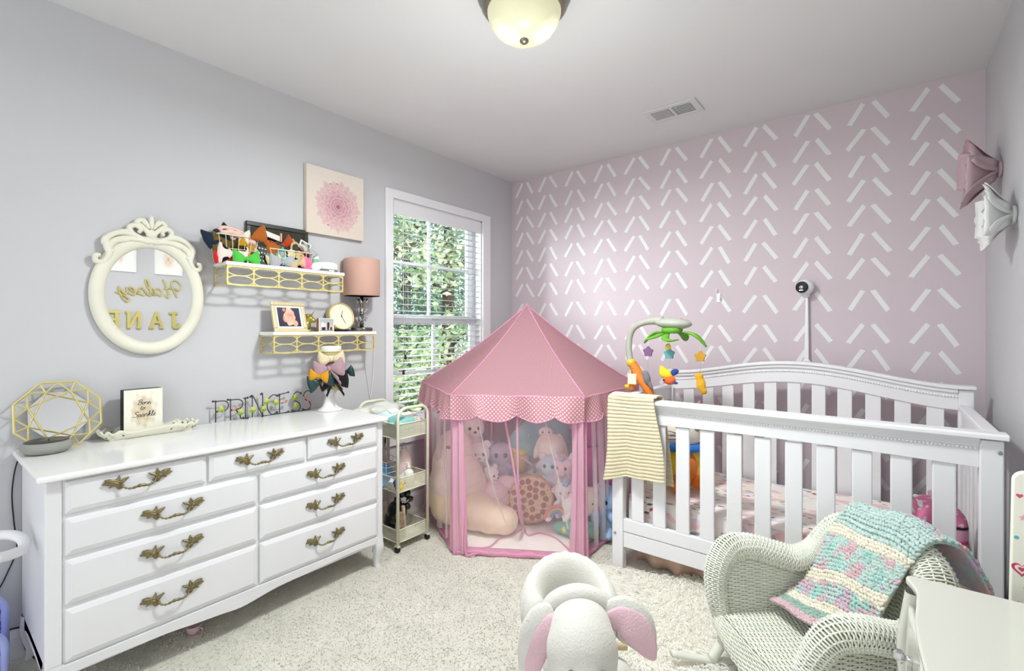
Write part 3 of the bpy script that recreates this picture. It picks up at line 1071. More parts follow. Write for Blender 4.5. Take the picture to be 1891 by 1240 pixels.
rosette('cream rosette in the middle of the low wire basket', F_crm, (0.124, 1.212, 1.582), 0.052, (0, 0, 0.1), G2, m2=F_beige)
rosette('tan and beige rosette at right of the cream one in low wire basket', F_beige, (0.124, 1.255, 1.578), 0.052, (0, 0, 0.1), G2, m2=F_rust)
bow('silver satin bow at bottom left of the low wire basket', F_grey, (0.125, 1.165, 1.536), 0.128, (0.1, 0, 0.05), G2)
bow('aqua bow at bottom middle of the low wire basket', F_aqua, (0.12, 1.207, 1.54), 0.083, (-0.2, 0, 0), G2)
bow('pale cream bow at bottom left corner of the low wire basket', F_crm, (0.118, 1.125, 1.548), 0.077, (0.3, 0, 0), G2)
rosette('hot pink fabric flower at bottom right of the low wire basket', F_pinkb, (0.126, 1.29, 1.542), 0.075, (0, 0, 0.1), G2)
bow('beige loop bow at bottom of the low wire basket beside the pink flower', F_beige, (0.13, 1.243, 1.535), 0.090, (0.3, 0, 0), G2)
bow('grey tulle bow over right rim of the low wire basket', F_grey, (0.10, 1.325, 1.578), 0.096, (1.1, 0, 0), G2)
bow('black and grey checked bow standing between the two baskets', F_check, (0.11, 1.07, 1.552), 0.10, (1.4, 0, 0), 'hair bows on the upper shelf')
def headwrap(label, m, loc, parts, group):
    r = thing('head_wrap', label, 'head wrap', loc, (0, 0, 0), group)
    o = blob('folded_cloth', parts, m, r, vox=0.005, smooth=1)
    rr = random.Random(len(label))
    f1, f2, f3 = rr.uniform(120, 200), rr.uniform(150, 260), rr.uniform(0, 6)
    for v in o.data.vertices:
        n_ = v.normal
        v.co += n_ * (0.0032 * math.sin(f1 * v.co.y + 70 * v.co.z + f3) + 0.0022 * math.sin(f2 * v.co.z - 60 * v.co.y))
headwrap('navy velvet turban bunched at the left end of the tall wire basket', F_navy, (0.07, 0.905, 1.60), [((0, 0, 0.035), (0.04, 0.038, 0.035)), ((0, 0.02, 0.05), (0.035, 0.035, 0.02)), ((0.02, -0.025, 0.0), (0.025, 0.02, 0.03))], G1)
headwrap('blush ribbed turban draped over the rim of the tall wire basket', F_blush, (0.095, 0.97, 1.625), [((0, 0, 0.02), (0.026, 0.075, 0.014), (-0.2, 0, 0)), ((0.01, 0.045, 0.0), (0.022, 0.04, 0.018), (-0.5, 0, 0)), ((0.0, -0.05, 0.022), (0.024, 0.03, 0.016))], G1)
headwrap('cream white folded turban at the right end of the tall wire basket', F_wht, (0.075, 1.035, 1.585), [((0, 0, 0.02), (0.035, 0.03, 0.028)), ((0.02, 0.022, -0.01), (0.022, 0.028, 0.02), (0.5, 0, 0))], G1)
headwrap('dark grey patterned turban filling the low wire basket', F_dkgr, (0.065, 1.20, 1.545), [((0, 0, 0.02), (0.035, 0.085, 0.035)), ((0, 0.03, 0.045), (0.03, 0.05, 0.022)), ((0, -0.05, 0.03), (0.03, 0.035, 0.03))], G2)
headwrap('black folded turban at the bottom of the tall wire basket', F_blk, (0.062, 0.955, 1.53), [((0, 0, 0.02), (0.03, 0.06, 0.03)), ((0, 0.02, 0.04), (0.03, 0.04, 0.02))], G1)
# chalk board frame with pegs
cb = thing('framed_board', 'black framed dark board leaning on wall behind the hair bows', 'picture frame', (0.024, 1.198, 1.5112), (0, math.radians(-3.2), 0))
f = MB(); W, H2 = 0.16, 0.228
f.box(-0.008, 0.008, -W, W, H2 - 0.022, H2).box(-0.008, 0.008, -W, W, 0, 0.022).box(-0.008, 0.008, -W, -W + 0.022, 0.022, H2 - 0.022).box(-0.008, 0.008, W - 0.022, W, 0.022, H2 - 0.022)
f.build('frame', mat('dark_frame', '#34362c', 0.35, noise=(10, 0.1)), cb, bevel=0.003)
MB().box(-0.006, 0.001, -W + 0.021, W - 0.021, 0.021, H2 - 0.021).build('board', mat('dark_board', '#2b2a20', 0.6, noise=(10, 0.15)), cb)
M_peg = mat('wood_peg', '#d8ab86', 0.6, noise=(40, 0.08))
def peg(y, z, rot, label):
    p = thing('clothes_peg', label, 'clothes peg', (0.046, y, z), (rot, 0, 0), 'small pegs on the dark board')
    MB().box(-0.006, 0.0, -0.004, 0.004, -0.024, 0.024).build('jaw', M_peg, p, bevel=0.001)
    MB().box(0.001, 0.007, -0.004, 0.004, -0.024, 0.022).build('jaw', M_peg, p, bevel=0.001)
peg(1.10, 1.684, 0.1, 'small wooden peg at left holding the white paper strip')
peg(1.195, 1.672, 0, 'small wooden peg in the middle of the dark board')
peg(1.268, 1.655, 0.6, 'small tilted wooden peg at right beside the photo')
tag(MB((0.045, 1.15, 1.675)).at((0.045, 1.15, 1.675), (-0.25, 0, 0)).box(-0.001, 0.001, -0.05, 0.05, -0.012, 0.014).build('paper_strip', mat('paper_white', '#e8e6df', 0.8, noise=(20, 0.02))), 'white paper strip clipped across the dark board', 'paper')
ph = thing('instant_photo', 'small white bordered photo tilted at right of the dark board', 'photo', (0.062, 1.312, 1.63), (-0.35, 0, 0.1))
MB().box(-0.002, 0.0, -0.033, 0.033, -0.038, 0.038).build('photo_border', mat('paper_white', '#e8e6df'), ph)
printed('photo_print', lambda u, v: mixc('#40463c', '#b9b3a2', 0.5 + 0.5 * math.sin(7 * u + 5 * v)), 10, 10, lambda u, v: (0.0006, -0.026 + 0.052 * u, -0.024 + 0.056 * v), M_print, ph)
# bottle, puff, sound machine
bt = thing('bottle', 'small white bottle with green label on the upper shelf', 'bottle', (0.07, 1.362, 1.5112))
MB().lathe([(0.024, 0), (0.026, 0.004), (0.026, 0.074), (0.022, 0.084), (0.012, 0.088)], 24).build('bottle_body', mat('plastic_white', '#e6e9e4', 0.35, noise=(9, 0.02)), bt)
MB().lathe([(0.0262, 0.03), (0.0264, 0.031), (0.0264, 0.066), (0.0262, 0.067)], 24).build('label_band', mat('label_green', '#8fbf96', 0.5, noise=(60, 0.12)), bt, label='green printed label')
MB().lathe([(0.0262, 0.004), (0.0265, 0.006), (0.0265, 0.02), (0.0262, 0.022)], 24).build('label_band', mat('label_green', '#8fbf96'), bt)
MB().lathe([(0.013, 0.086), (0.0135, 0.088), (0.0135, 0.104), (0.011, 0.107), (0, 0.107)], 20).build('cap', mat('plastic_white', '#e6e9e4'), bt)
tag(blob('white_pouch', [((0, 0, 0.022), (0.02, 0.028, 0.022)), ((0.0, 0.012, 0.03), (0.016, 0.016, 0.016)), ((0, -0.016, 0.016), (0.016, 0.016, 0.016))], mat('felt_white', '#ecebea', 0.9, noise=(30, 0.04), bump=(80, 0.2)), vox=0.004), 'small soft white pouch on the upper shelf before the green-labelled bottle', 'pouch').location = (0.125, 1.345, 1.5112)
sm = thing('sound_machine', 'white round sound machine at right end of the upper shelf', 'sound machine', (0.072, 1.432, 1.5112))
MB().lathe([(0.058, 0.0), (0.060, 0.002), (0.060, 0.013), (0.058, 0.015)], 36).build('speaker_base', mat('grey_base', '#7a7a78', 0.5, noise=(60, 0.2)), sm, label='grey perforated base')
MB().lathe([(0.060, 0.014), (0.062, 0.017), (0.061, 0.044), (0.056, 0.052), (0.0, 0.054)], 36).build('housing', mat('plastic_white', '#e6e9e4'), sm)
MB().box(0.0605, 0.0635, -0.018, 0.012, 0.003, 0.011).build('front_light', mat('paper_white', '#e8e6df'), sm, bevel=0.002)

# ---------------------------------------------------------------- lower shelf
Z2 = 1.1862
pf = thing('framed_scan', 'pale gold picture frame with a baby scan on the lower shelf', 'picture frame', (0.098, 1.228, Z2), (0, math.radians(-14), math.radians(8)))
W, H2, b = 0.094, 0.158, 0.019
f = MB()
f.box(-0.012, 0.004, -W, W, 0, b).box(-0.012, 0.004, -W, W, H2 - b, H2).box(-0.012, 0.004, -W, -W + b, b, H2 - b).box(-0.012, 0.004, W - b, W, b, H2 - b)
f.build('frame', mat('champagne_gold', '#dfd1a8', 0.35, 0.3, noise=(20, 0.05)), pf, bevel=0.004)
MB().box(-0.01, -0.004, -W + b - .001, W - b + .001, b - .001, H2 - b + .001).build('mount', mat('paper_white', '#e8e6df'), pf, label='white card mount')
def scan(u, v):
    x, y = (u - 0.52) * 1.25, v - 0.5
    c = mixc('#2a2d3c', '#3d3f52', v)
    n_ = 0.03 * math.sin(13 * u + 4 * v) + 0.03 * math.sin(21 * v - 7 * u)
    d = math.hypot(x / 0.30, (y - 0.02) / 0.46) + n_ * 2
    if d < 1:
        s = 0.6 + 0.4 * math.sin(9 * u + 3) * math.sin(7 * v + 1)
        c = mixc('#d98f78', '#f2c3ae', s)
        if (abs(x + 0.07) < 0.05 or abs(x - 0.1) < 0.05) and abs(y - 0.12) < 0.03:
            c = mixc(c, '#9c5a4e', 0.5)
        if math.hypot(x - 0.015, y + 0.05) < 0.05:
            c = mixc(c, '#f7d2c2', 0.7)
    elif math.hypot((x + 0.27) / 0.12, (y + 0.08) / 0.2) < 1 or math.hypot((x + 0.28) / 0.08, (y - .38) / 0.1) < 1:
        c = lin('#c98873')
    elif math.hypot((x - 0.28) / 0.14, (y + 0.33) / 0.16) < 1:
        c = lin('#e0a893')
    return c
printed('scan_print', scan, 60, 50, lambda u, v: (-0.0036, -W + b + 0.012 + (2 * (W - b) - 0.024) * u, b + 0.010 + (H2 - 2 * b - 0.02) * v), M_print, pf, label='dark blue scan print with a pinkish baby face')
MB().tube([(-0.012, 0.0, 0.11), (-0.045, 0.0, 0.014)], 0.004, 6).build('easel_leg', M_black, pf)
un = thing('unicorn_bust', 'small gold unicorn head figurine behind the baby scan frame', 'figurine', (0.055, 1.332, Z2))
M_ug = mat('gold_leaf', '#a89a4a', 0.32, 0.7, noise=(40, 0.15))
MB().lathe([(0.03, 0), (0.031, 0.006), (0.026, 0.012), (0.0, 0.012)], 20).build('base', M_ug, un)
blob('head', [((0, 0.0, 0.035), (0.018, 0.02, 0.03)), ((0, 0.006, 0.06), (0.017, 0.018, 0.026)), ((0.008, 0.016, 0.07), (0.013, 0.018, 0.015)), ((0.016, 0.03, 0.058), (0.011, 0.013, 0.012)), ((0, 0.002, 0.085), (0.005, 0.006, 0.014)), ((0, 0.016, 0.088), (0.004, 0.005, 0.013))], M_ug, un, vox=0.004, smooth=2)
MB().tube([(0.004, 0.018, 0.082), (0.012, 0.036, 0.113)], [0.005, 0.0008], 8).build('horn', M_ug, un)
mn = MB()
for k in range(6):
    mn.tube([(0.0, -0.004 - k * .001, 0.09 - k * 0.012), (0.004, -0.018, 0.088 - k * 0.013), (0.004, -0.024, 0.076 - k * 0.013)], [0.005, 0.006, 0.001], 6)
mn.build('mane', M_ug, un)
pb = thing('photo_block', 'small wooden block with a family photo on lower shelf', 'photo block', (0.088, 1.418, Z2), (0, 0, math.radians(-12)))
MB().box(-0.022, 0.022, -0.04, 0.04, 0, 0.072).build('block', mat('pine_block', '#b98b64', 0.6, noise=(30, 0.1)), pb, bevel=0.002)
def fam(u, v):
    c = mixc('#cdbcae', '#9aa4ae', v)
    for cx_, col, top in ((0.22, '#e9e6e2', .62), (0.36, '#d8c9be', .55), (0.62, '#1d2436', .6), (0.84, '#caa79a', .45)):
        if abs(u - cx_) < 0.085 and 0.3 < v < top + .1: c = lin(col)
        if abs(u - cx_) < 0.07 and 0.06 < v <= 0.32: c = lin('#20242c')
        if math.hypot((u - cx_) * 1.0, v - top - 0.17) < 0.055: c = lin('#c99c84')
    if v < 0.06: c = lin('#8a7d70')
    return c
MB().box(0.0221, 0.0224, -0.04, 0.04, 0.0, 0.072).build('photo_border', mat('paper_white', '#e8e6df'), pb)
printed('family_print', fam, 36, 36, lambda u, v: (0.0227, -0.037 + 0.074 * u, 0.003 + 0.066 * v), M_print, pb, label='photo of a family standing together')
ck = thing('clock', 'round gold table clock with cream face on the lower shelf', 'clock', (0.07, 1.532, Z2), (0, math.radians(-12), math.radians(2)))
R0 = 0.079
def drum(u, v):
    a = 2 * PI * u
    prof = [(0.0, -0.022), (0.07, -0.022), (0.079, -0.016), (0.080, 0.016), (0.0775, 0.022), (0.0735, 0.021), (0.073, 0.012)]
    k = v * 6; i = min(int(k), 5); t = k - i
    r = prof[i][0] * (1 - t) + prof[i + 1][0] * t; x = prof[i][1] * (1 - t) + prof[i + 1][1] * t
    return (x, r * math.cos(a), R0 + 0.006 + r * math.sin(a))
MB().grid(drum, 48, 6, True, cu=True).build('clock_case', mat('soft_gold', '#d8c48e', 0.3, 0.45, noise=(12, 0.04)), ck)
n = 40
MB().add([(0.013, 0.0735 * math.cos(2 * PI * k / n), R0 + 0.006 + 0.0735 * math.sin(2 * PI * k / n)) for k in range(n)], [tuple(range(n))]).build('clock_face', mat('clock_face', '#ece5c8', 0.6, noise=(20, 0.02)), ck)
def hand(a, L, w):
    c = (R0 + 0.006)
    return MB().at((0, 0, c), (a, 0, 0)).box(0.0145, 0.0155, -w, w, -0.006, L)
hand(math.radians(-18), 0.034, 0.0012).build('hour_hand', M_black, ck)
hand(math.radians(-154), 0.046, 0.0009).build('minute_hand', M_black, ck)
MB().tube([(0.014, 0, R0 + 0.006), (0.0165, 0, R0 + 0.006)], 0.003, 10).build('hand_pin', M_black, ck)
for k in range(12):
    a = k * PI / 6
    MB().at((0, 0, R0 + 0.006), (a, 0, 0)).box(0.0132, 0.0136, -0.0005, 0.0005, 0.056 if k % 3 else 0.05, 0.063).build('hour_mark', mat('mark_grey', '#8f8b78', 0.6, noise=(9, 0.02)), ck)
MB().box(-0.03, 0.026, -0.04, 0.04, 0.0, 0.0055).build('clock_stand', M_black, ck, bevel=0.001)
lm = thing('table_lamp', 'small crystal table lamp with pink drum shade on lower shelf', 'table lamp', (0.074, 1.66, Z2))
MB().lathe([(0.060, 0), (0.062, 0.002), (0.062, 0.019), (0.060, 0.022), (0.012, 0.024)], 36).build('base', mat('steel_base', '#77766a', 0.22, 0.9, noise=(10, 0.1)), lm)
st = MB().lathe([(0.011, 0.022), (0.011, 0.045), (0.013, 0.047), (0.013, 0.052), (0.010, 0.054), (0.010, 0.10), (0.013, 0.102), (0.013, 0.108), (0.010, 0.11), (0.010, 0.155), (0.012, 0.157), (0.012, 0.185), (0.009, 0.187), (0.009, 0.23)], 18)
st.build('stem', mat('steel_stem', '#85837a', 0.2, 0.9, noise=(10, 0.1)), lm)
for tz in (0.068, 0.122, 0.175):
    for k in range(8):
        a = 2 * PI * k / 8 + tz * 9
        d = Vector((math.cos(a), math.sin(a), 0)); q = Vector((-math.sin(a), math.cos(a), 0))
        c0 = Vector((0, 0, tz))
        pts = [c0 + d * 0.012, c0 + d * 0.041 + Vector((0, 0, 0.014)), c0 + d * 0.026 + Vector((0, 0, 0.02)), c0 + d * 0.026 - Vector((0, 0, 0.012)), c0 + d * 0.024 + q * 0.008, c0 + d * 0.024 - q * 0.008]
        MB().add(pts, [(0, 4, 2), (0, 2, 5), (0, 3, 4), (0, 5, 3), (1, 2, 4), (1, 5, 2), (1, 4, 3), (1, 3, 5)]).build('crystal_drop', M_crystal, lm)
M_shade = mat('shade_satin', '#d5ac9b', 0.55, noise=(4, 0.03), bump=(150, 0.06), translucent=0.25, sheen=0.3)
MB().lathe([(0.103, 0.208), (0.1045, 0.210), (0.1035, 0.421), (0.102, 0.423), (0.1005, 0.421), (0.1015, 0.210), (0.103, 0.208)], 48).build('lamp_shade', M_shade, lm)
sp = MB()
for k in range(3):
    a = 2 * PI * k / 3
    sp.cyl((0, 0, 0.225), (0.101 * math.cos(a), 0.101 * math.sin(a), 0.40), 0.0015, 6)
sp.build('shade_spider', M_chrome, lm)
cdp = spl([(-0.055, 0.03, 0.004), (-0.066, 0.08, 0.003), (-0.066, 0.127, -0.02), (-0.066, 0.131, -0.16), (-0.066, 0.125, -0.28), (-0.066, 0.106, -0.42)], 8)
MB().tube(cdp, 0.0025, 6).build('lamp_cord', M_cable_w, lm)
MB().tube(spl([(-0.067, 0.075, -0.10), (-0.066, 0.07, -0.2), (-0.066, 0.09, -0.32), (-0.066, 0.104, -0.41)], 8), 0.0016, 6).build('lamp_cord', M_cable_w, lm)

# ================================================================= DRESSER
ZT = 0.757
dr = thing('dresser', 'long white nine drawer dresser with antique brass pulls by left wall', 'dresser', (0.26, 0.87, 0))
do = dr.location
FX = 0.505
m = MB(do)
m.box(0.02, FX - 0.012, 0.262, 1.484, 0.115, 0.737)
m.build('carcass', M_white, dr, bevel=0.003)
m = MB(do)
for a, b in ((0.258, 0.298), (1.456, 1.488)):
    m.box(FX - 0.03, FX, a, b, 0.13, 0.735)
m.box(FX - 0.013, FX - 0.003, 0.297, 1.457, 0.140, 0.7345)
m.build('face_frame', M_white, dr, bevel=0.006)
top = MB(do)
top.prism(rrect(0.004, 0.533, 0.238, 1.508, 0.016), 0.737, ZT, 'z')
top.build('dresser_top', M_gloss, dr, bevel=0.007, seg=3)
apts = [(1.47, 0.124), (1.38, 0.130), (1.294, 0.133), (1.18, 0.129), (1.08, 0.125), (0.98, 0.122), (0.919, 0.116), (0.85, 0.105), (0.80, 0.102), (0.74, 0.108), (0.659, 0.114), (0.58, 0.122), (0.496, 0.124), (0.40, 0.126), (0.28, 0.124)]
ap = spl2(apts, 4)
m = MB(do); m.prism(ap + [(0.28, 0.16), (1.47, 0.16)], FX - 0.02, FX + 0.004, 'x'); m.build('apron', M_white, dr, bevel=0.003)
m = MB(do); m.prism([(p[0], p[1]) for p in spl2([(0.06, 0.115), (0.15, 0.135), (0.30, 0.135), (0.44, 0.12)], 5)] + [(0.44, 0.16), (0.06, 0.16)], 0.262, 0.277, 'y'); m.build('apron', M_white, dr)
for (lx, ly, sx, sy) in ((FX - 0.022, 1.466, 1, 1), (FX - 0.022, 0.282, 1, -1), (0.05, 1.466, -1, 1), (0.05, 0.282, -1, -1)):
    m = MB(do)
    secs = [(0.165, 0.026, 0.0), (0.125, 0.026, 0.002), (0.105, 0.024, 0.006), (0.07, 0.019, 0.004), (0.035, 0.014, 0.0), (0.012, 0.0125, 0.0), (0.0, 0.0135, 0.002)]
    def lf(u, v):
        k = v * (len(secs) - 1); i = min(int(k), len(secs) - 2); t = k - i
        z, r, o = [secs[i][q] * (1 - t) + secs[i + 1][q] * t for q in range(3)]
        a = 2 * PI * u + PI / 4
        ss = lambda x: math.copysign(abs(x) ** 0.55, x)
        return (lx + sx * o + r * ss(math.cos(a)), ly + sy * o + r * ss(math.sin(a)), z)
    m.grid(lf, 20, 12, True, cu=True)
    m.build('leg', M_white, dr)

def pull_mesh():
    mb = MB()
    bail = spl([(-0.047, 0.010, -0.004), (-0.040, 0.016, -0.015), (-0.024, 0.021, -0.0205), (0.0, 0.023, -0.0165), (0.024, 0.021, -0.0205), (0.040, 0.016, -0.015), (0.047, 0.010, -0.004)], 6)
    L = len(bail)
    mb.tube([(p[1], p[0], p[2]) for p in bail], [0.0032 + 0.0022 * math.exp(-((i / L - 0.5) / 0.10) ** 2) + 0.001 * math.sin(i * 1.9) for i in range(L)], 8)
    out = [(575, 172), (592, 158), (598, 145), (580, 128), (556, 117), (545, 97), (580, 104), (604, 114), (607, 88), (614, 67), (629, 93), (641, 106), (662, 95), (682, 88), (720, 91), (713, 110), (738, 128), (712, 136), (682, 134), (692, 146), (668, 143), (690, 168), (656, 163), (642, 168), (622, 195), (598, 192), (586, 184)]
    L2 = [((x_ - 470) * 0.00036, (140 - y_) * 0.00036) for x_, y_ in out]
    for s in (-1, 1):
        poly = [(s * a_, b_) for a_, b_ in spl2(L2, 3, True)]
        n_ = len(poly)
        cx_, cz_ = s * 0.056, -0.004
        vs = [(0.001, p[0], p[1]) for p in poly] + [(0.006, p[0], p[1]) for p in poly] + [(0.0105, cx_ + (p[0] - cx_) * 0.45, cz_ + (p[1] - cz_) * 0.45) for p in poly]
        fs = [tuple(range(2 * n_, 3 * n_))]
        for k_ in range(2):
            for i in range(n_):
                j = (i + 1) % n_
                fs.append((k_ * n_ + i, k_ * n_ + j, k_ * n_ + n_ + j, k_ * n_ + n_ + i))
        if s < 0:
            fs = [f_[::-1] for f_ in fs]
        mb.add(vs, fs)
        def vein(pts, w):
            P = spl([(0.0095 - 0.003 * i / (len(pts) - 1), s * a_, b_) for i, (a_, b_) in enumerate(pts)], 4)
            mb.tube(P, [w * (1.0 - 0.7 * i / (len(P) - 1)) for i in range(len(P))], 6)
        vein([(0.045, -0.013), (0.052, 0.004), (0.068, 0.012), (0.090, 0.014)], 0.0038)
        vein([(0.052, 0.0), (0.066, 0.003), (0.082, 0.001), (0.093, 0.004)], 0.0030)
        vein([(0.050, 0.0), (0.051, 0.012), (0.0515, 0.024)], 0.0030)
        vein([(0.049, 0.002), (0.041, 0.008), (0.029, 0.0135)], 0.0030)
        vein([(0.050, -0.006), (0.062, -0.005), (0.076, -0.009)], 0.0030)
        vein([(0.047, -0.010), (0.050, -0.018)], 0.0032)
    return mb
pull0 = pull_mesh().build('brass_pull', M_brass)
pm = pull0.data
bpy.data.objects.remove(pull0)
rows = [(0.627, 0.727), (0.497, 0.612), (0.345, 0.482), (0.167, 0.330)]
cols_top = [(0.303, 0.690), (0.700, 1.078), (1.088, 1.452)]
cols = [(0.303, 0.873), (0.884, 1.452)]
hs = {(0, 0): (0.485, 0.692), (0, 1): (0.883, 0.682), (0, 2): (1.27, 0.680), (1, 0): (0.586, 0.561), (2, 0): (0.584, 0.426), (3, 0): (0.584, 0.262), (1, 1): (1.172, 0.557), (2, 1): (1.17, 0.418), (3, 1): (1.17, 0.259)}
for ri, (z0, z1) in enumerate(rows):
    for ci, (y0, y1) in enumerate(cols_top if ri == 0 else cols):
        m = MB(do)
        e = 0.011
        x0, x1 = FX - 0.0035, FX + 0.011
        i = 0.016
        vs = [(x0, y0, z0), (x0, y1, z0), (x0, y1, z1), (x0, y0, z1), (x1 - 0.006, y0, z0), (x1 - 0.006, y1, z0), (x1 - 0.006, y1, z1), (x1 - 0.006, y0, z1),
              (x1, y0 + i, z0 + i), (x1, y1 - i, z0 + i), (x1, y1 - i, z1 - i), (x1, y0 + i, z1 - i)]
        fs = [(3, 2, 1, 0), (8, 9, 10, 11)]
        for a in range(4):
            b = (a + 1) % 4
            fs += [(a, b, 4 + b, 4 + a), (4 + a, 4 + b, 8 + b, 8 + a)]
        m.add(vs, fs)
        d = m.build('drawer', M_white, dr, bevel=0.0025)
        h = bpy.data.objects.new('brass_pull', pm); COL.objects.link(h); h.parent = d
        hy, hz = hs[(ri, ci)]
        h.location = Vector((x1, hy, hz)) - do

# ---------------------------------------------------------------- on the dresser
gm = thing('geometric_mirror', 'gold wire octagon mirror leaning at left end of dresser', 'mirror', (0.075, 0.357, ZT + 0.0005), (0, math.radians(-12), 0))
R = 0.131; cz = 0.1225
oct_ = [(R * 0.99 * math.cos(math.radians(22.5 + 45 * k)), cz + R * math.sin(math.radians(22.5 + 45 * k))) for k in range(8)]
mid = [((oct_[k][0] + oct_[(k + 1) % 8][0]) / 2, (oct_[k][1] + oct_[(k + 1) % 8][1]) / 2) for k in range(8)]
inn = [(0.70 * p[0], cz + 0.70 * (p[1] - cz)) for p in oct_]
P3 = lambda p, x=0.004: (x, p[0], p[1])
fr = MB()
for k in range(8):
    fr.cyl(P3(oct_[k]), P3(oct_[(k + 1) % 8]), 0.0038, 4)
fr.build('outer_frame', M_gold, gm)
for k in range(8):
    for a, b in ((inn[k], oct_[k]), (inn[k], mid[k]), (inn[k], mid[k - 1]), (inn[k], inn[(k + 2) % 8])):
        MB().cyl(P3(a), P3(b), 0.0029, 4).build('wire_strut', M_gold, gm)
MB().add([(0.0, p[0], p[1]) for p in inn] + [(-0.004, p[0], p[1]) for p in inn], [tuple(range(8)), tuple(range(15, 7, -1))] + [(i, 8 + i, 8 + (i + 1) % 8, (i + 1) % 8) for i in range(8)]).build('mirror_glass', M_mirror, gm)
spk = thing('smart_speaker', 'grey fabric puck speaker at left end of dresser top', 'speaker', (0.135, 0.312, ZT + 0.0005))
MB().lathe([(0.045, 0), (0.058, 0.003), (0.068, 0.014), (0.070, 0.024), (0.066, 0.036), (0.058, 0.042)], 40).build('fabric_body', mat('speaker_fabric', '#95968f', 0.9, noise=(400, 0.10), bump=(500, 0.12)), spk)
MB().lathe([(0.060, 0.0415), (0.056, 0.0445), (0.0, 0.0455)], 40).build('top_disc', mat('speaker_top', '#3d3c34', 0.25, noise=(10, 0.1)), spk)
MB().tube([(0.02, 0.0, 0.0462), (0.02, 0.004, 0.0464)], 0.003, 8).build('button', M_black, spk)

ty = thing('ornate_tray', 'cream ornate tray with pierced scroll rim on dresser', 'tray', (0.062, 0.635, ZT + 0.0005))
m = MB()
hx, hy = 0.042, 0.142
m.box(-hx, hx, -hy, hy, 0.0, 0.007)
m.build('tray_base', M_ivory, ty, bevel=0.002)
def rim(u, v):
    a = 2 * PI * u
    sq = lambda c, p: math.copysign(abs(c) ** p, c)
    x, y = hx * sq(math.cos(a), 0.35), hy * sq(math.sin(a), 0.35)
    wob = 1 + 0.18 * math.sin(a * 14)
    o = v * 0.030
    return (x + (0.020 * v) * math.cos(a), y + 0.030 * v * sq(math.sin(a), 0.6), 0.004 + 0.030 * v ** 1.3 * wob)
m = MB().grid(rim, 120, 4, True, cu=True)
ro = m.build('tray_rim', M_ivory, ty, solid=0.005)
sc = MB()
for k in range(26):
    a = 2 * PI * (k + 0.5) / 26
    c0 = Vector(rim((k + 0.5) / 26, 0.75))
    d = Vector((math.cos(a), math.sin(a), 0))
    pts = [c0 + Vector((0.004 * math.cos(t) * -math.sin(a), 0.004 * math.cos(t) * math.cos(a), 0.004 * math.sin(t))) * (1.9 - t * 0.14) for t in [q * 0.9 for q in range(10)]]
    sc.tube(pts, 0.0026, 5)
sc.build('scroll_relief', M_ivory, ty, kind='stuff')
hl = MB()  # dark beads put in for the shade inside the rim's pierced holes
for k in range(16):
    c0 = Vector(rim((k + 0.2) / 16, 0.55)); a = 2 * PI * (k + .2) / 16
    hl.at(c0, (0.8 * (1 if math.sin(a) > 0 else -1), 0, a)); hl.ell((0, 0, 0), (0.0035, 0.008, 0.004), (0, 0, 0), 8, 6)
hl.at()
hl.build('hole_shade_bead', mat('hole_shadow', '#6b6a58', 0.9, noise=(10, 0.1)), ty, kind='stuff')

sg = thing('sparkle_sign', 'small white box sign lettered Born to Sparkle on cream tray', 'sign', (0.066, 0.606, ZT + 0.0080), (0, 0, math.radians(2)))
MB().box(-0.022, 0.022, -0.066, 0.066, 0, 0.186).build('sign_box', mat('sign_black', '#16160f', 0.5, noise=(10, 0.1)), sg, bevel=0.001)
RSP = random.Random(8)
def spark(u, v):
    x, y = (u - 0.5) / 0.33, (v - 0.52) / 0.36
    d = math.hypot(x, y) ** 1.0 + 0.25 * math.sin(23 * u + 11 * v) * math.sin(19 * v - 9 * u)
    n_ = RSP.random()
    t = max(0, min(1, (1.15 - d) * 1.6)) * (0.30 + 0.6 * n_)
    return mixc('#eae8d8', '#b89c68', t)
MB().box(0.022, 0.0232, -0.066, 0.066, 0, 0.186).build('sign_face', mat('sign_ivory', '#eae8d8', 0.6, noise=(8, 0.02)), sg)
printed('gold_glitter', spark, 110, 150, lambda u, v: (0.0235, -0.0645 + 0.129 * u, 0.002 + 0.182 * v), M_print, sg, label='gold glitter print behind script lettering')
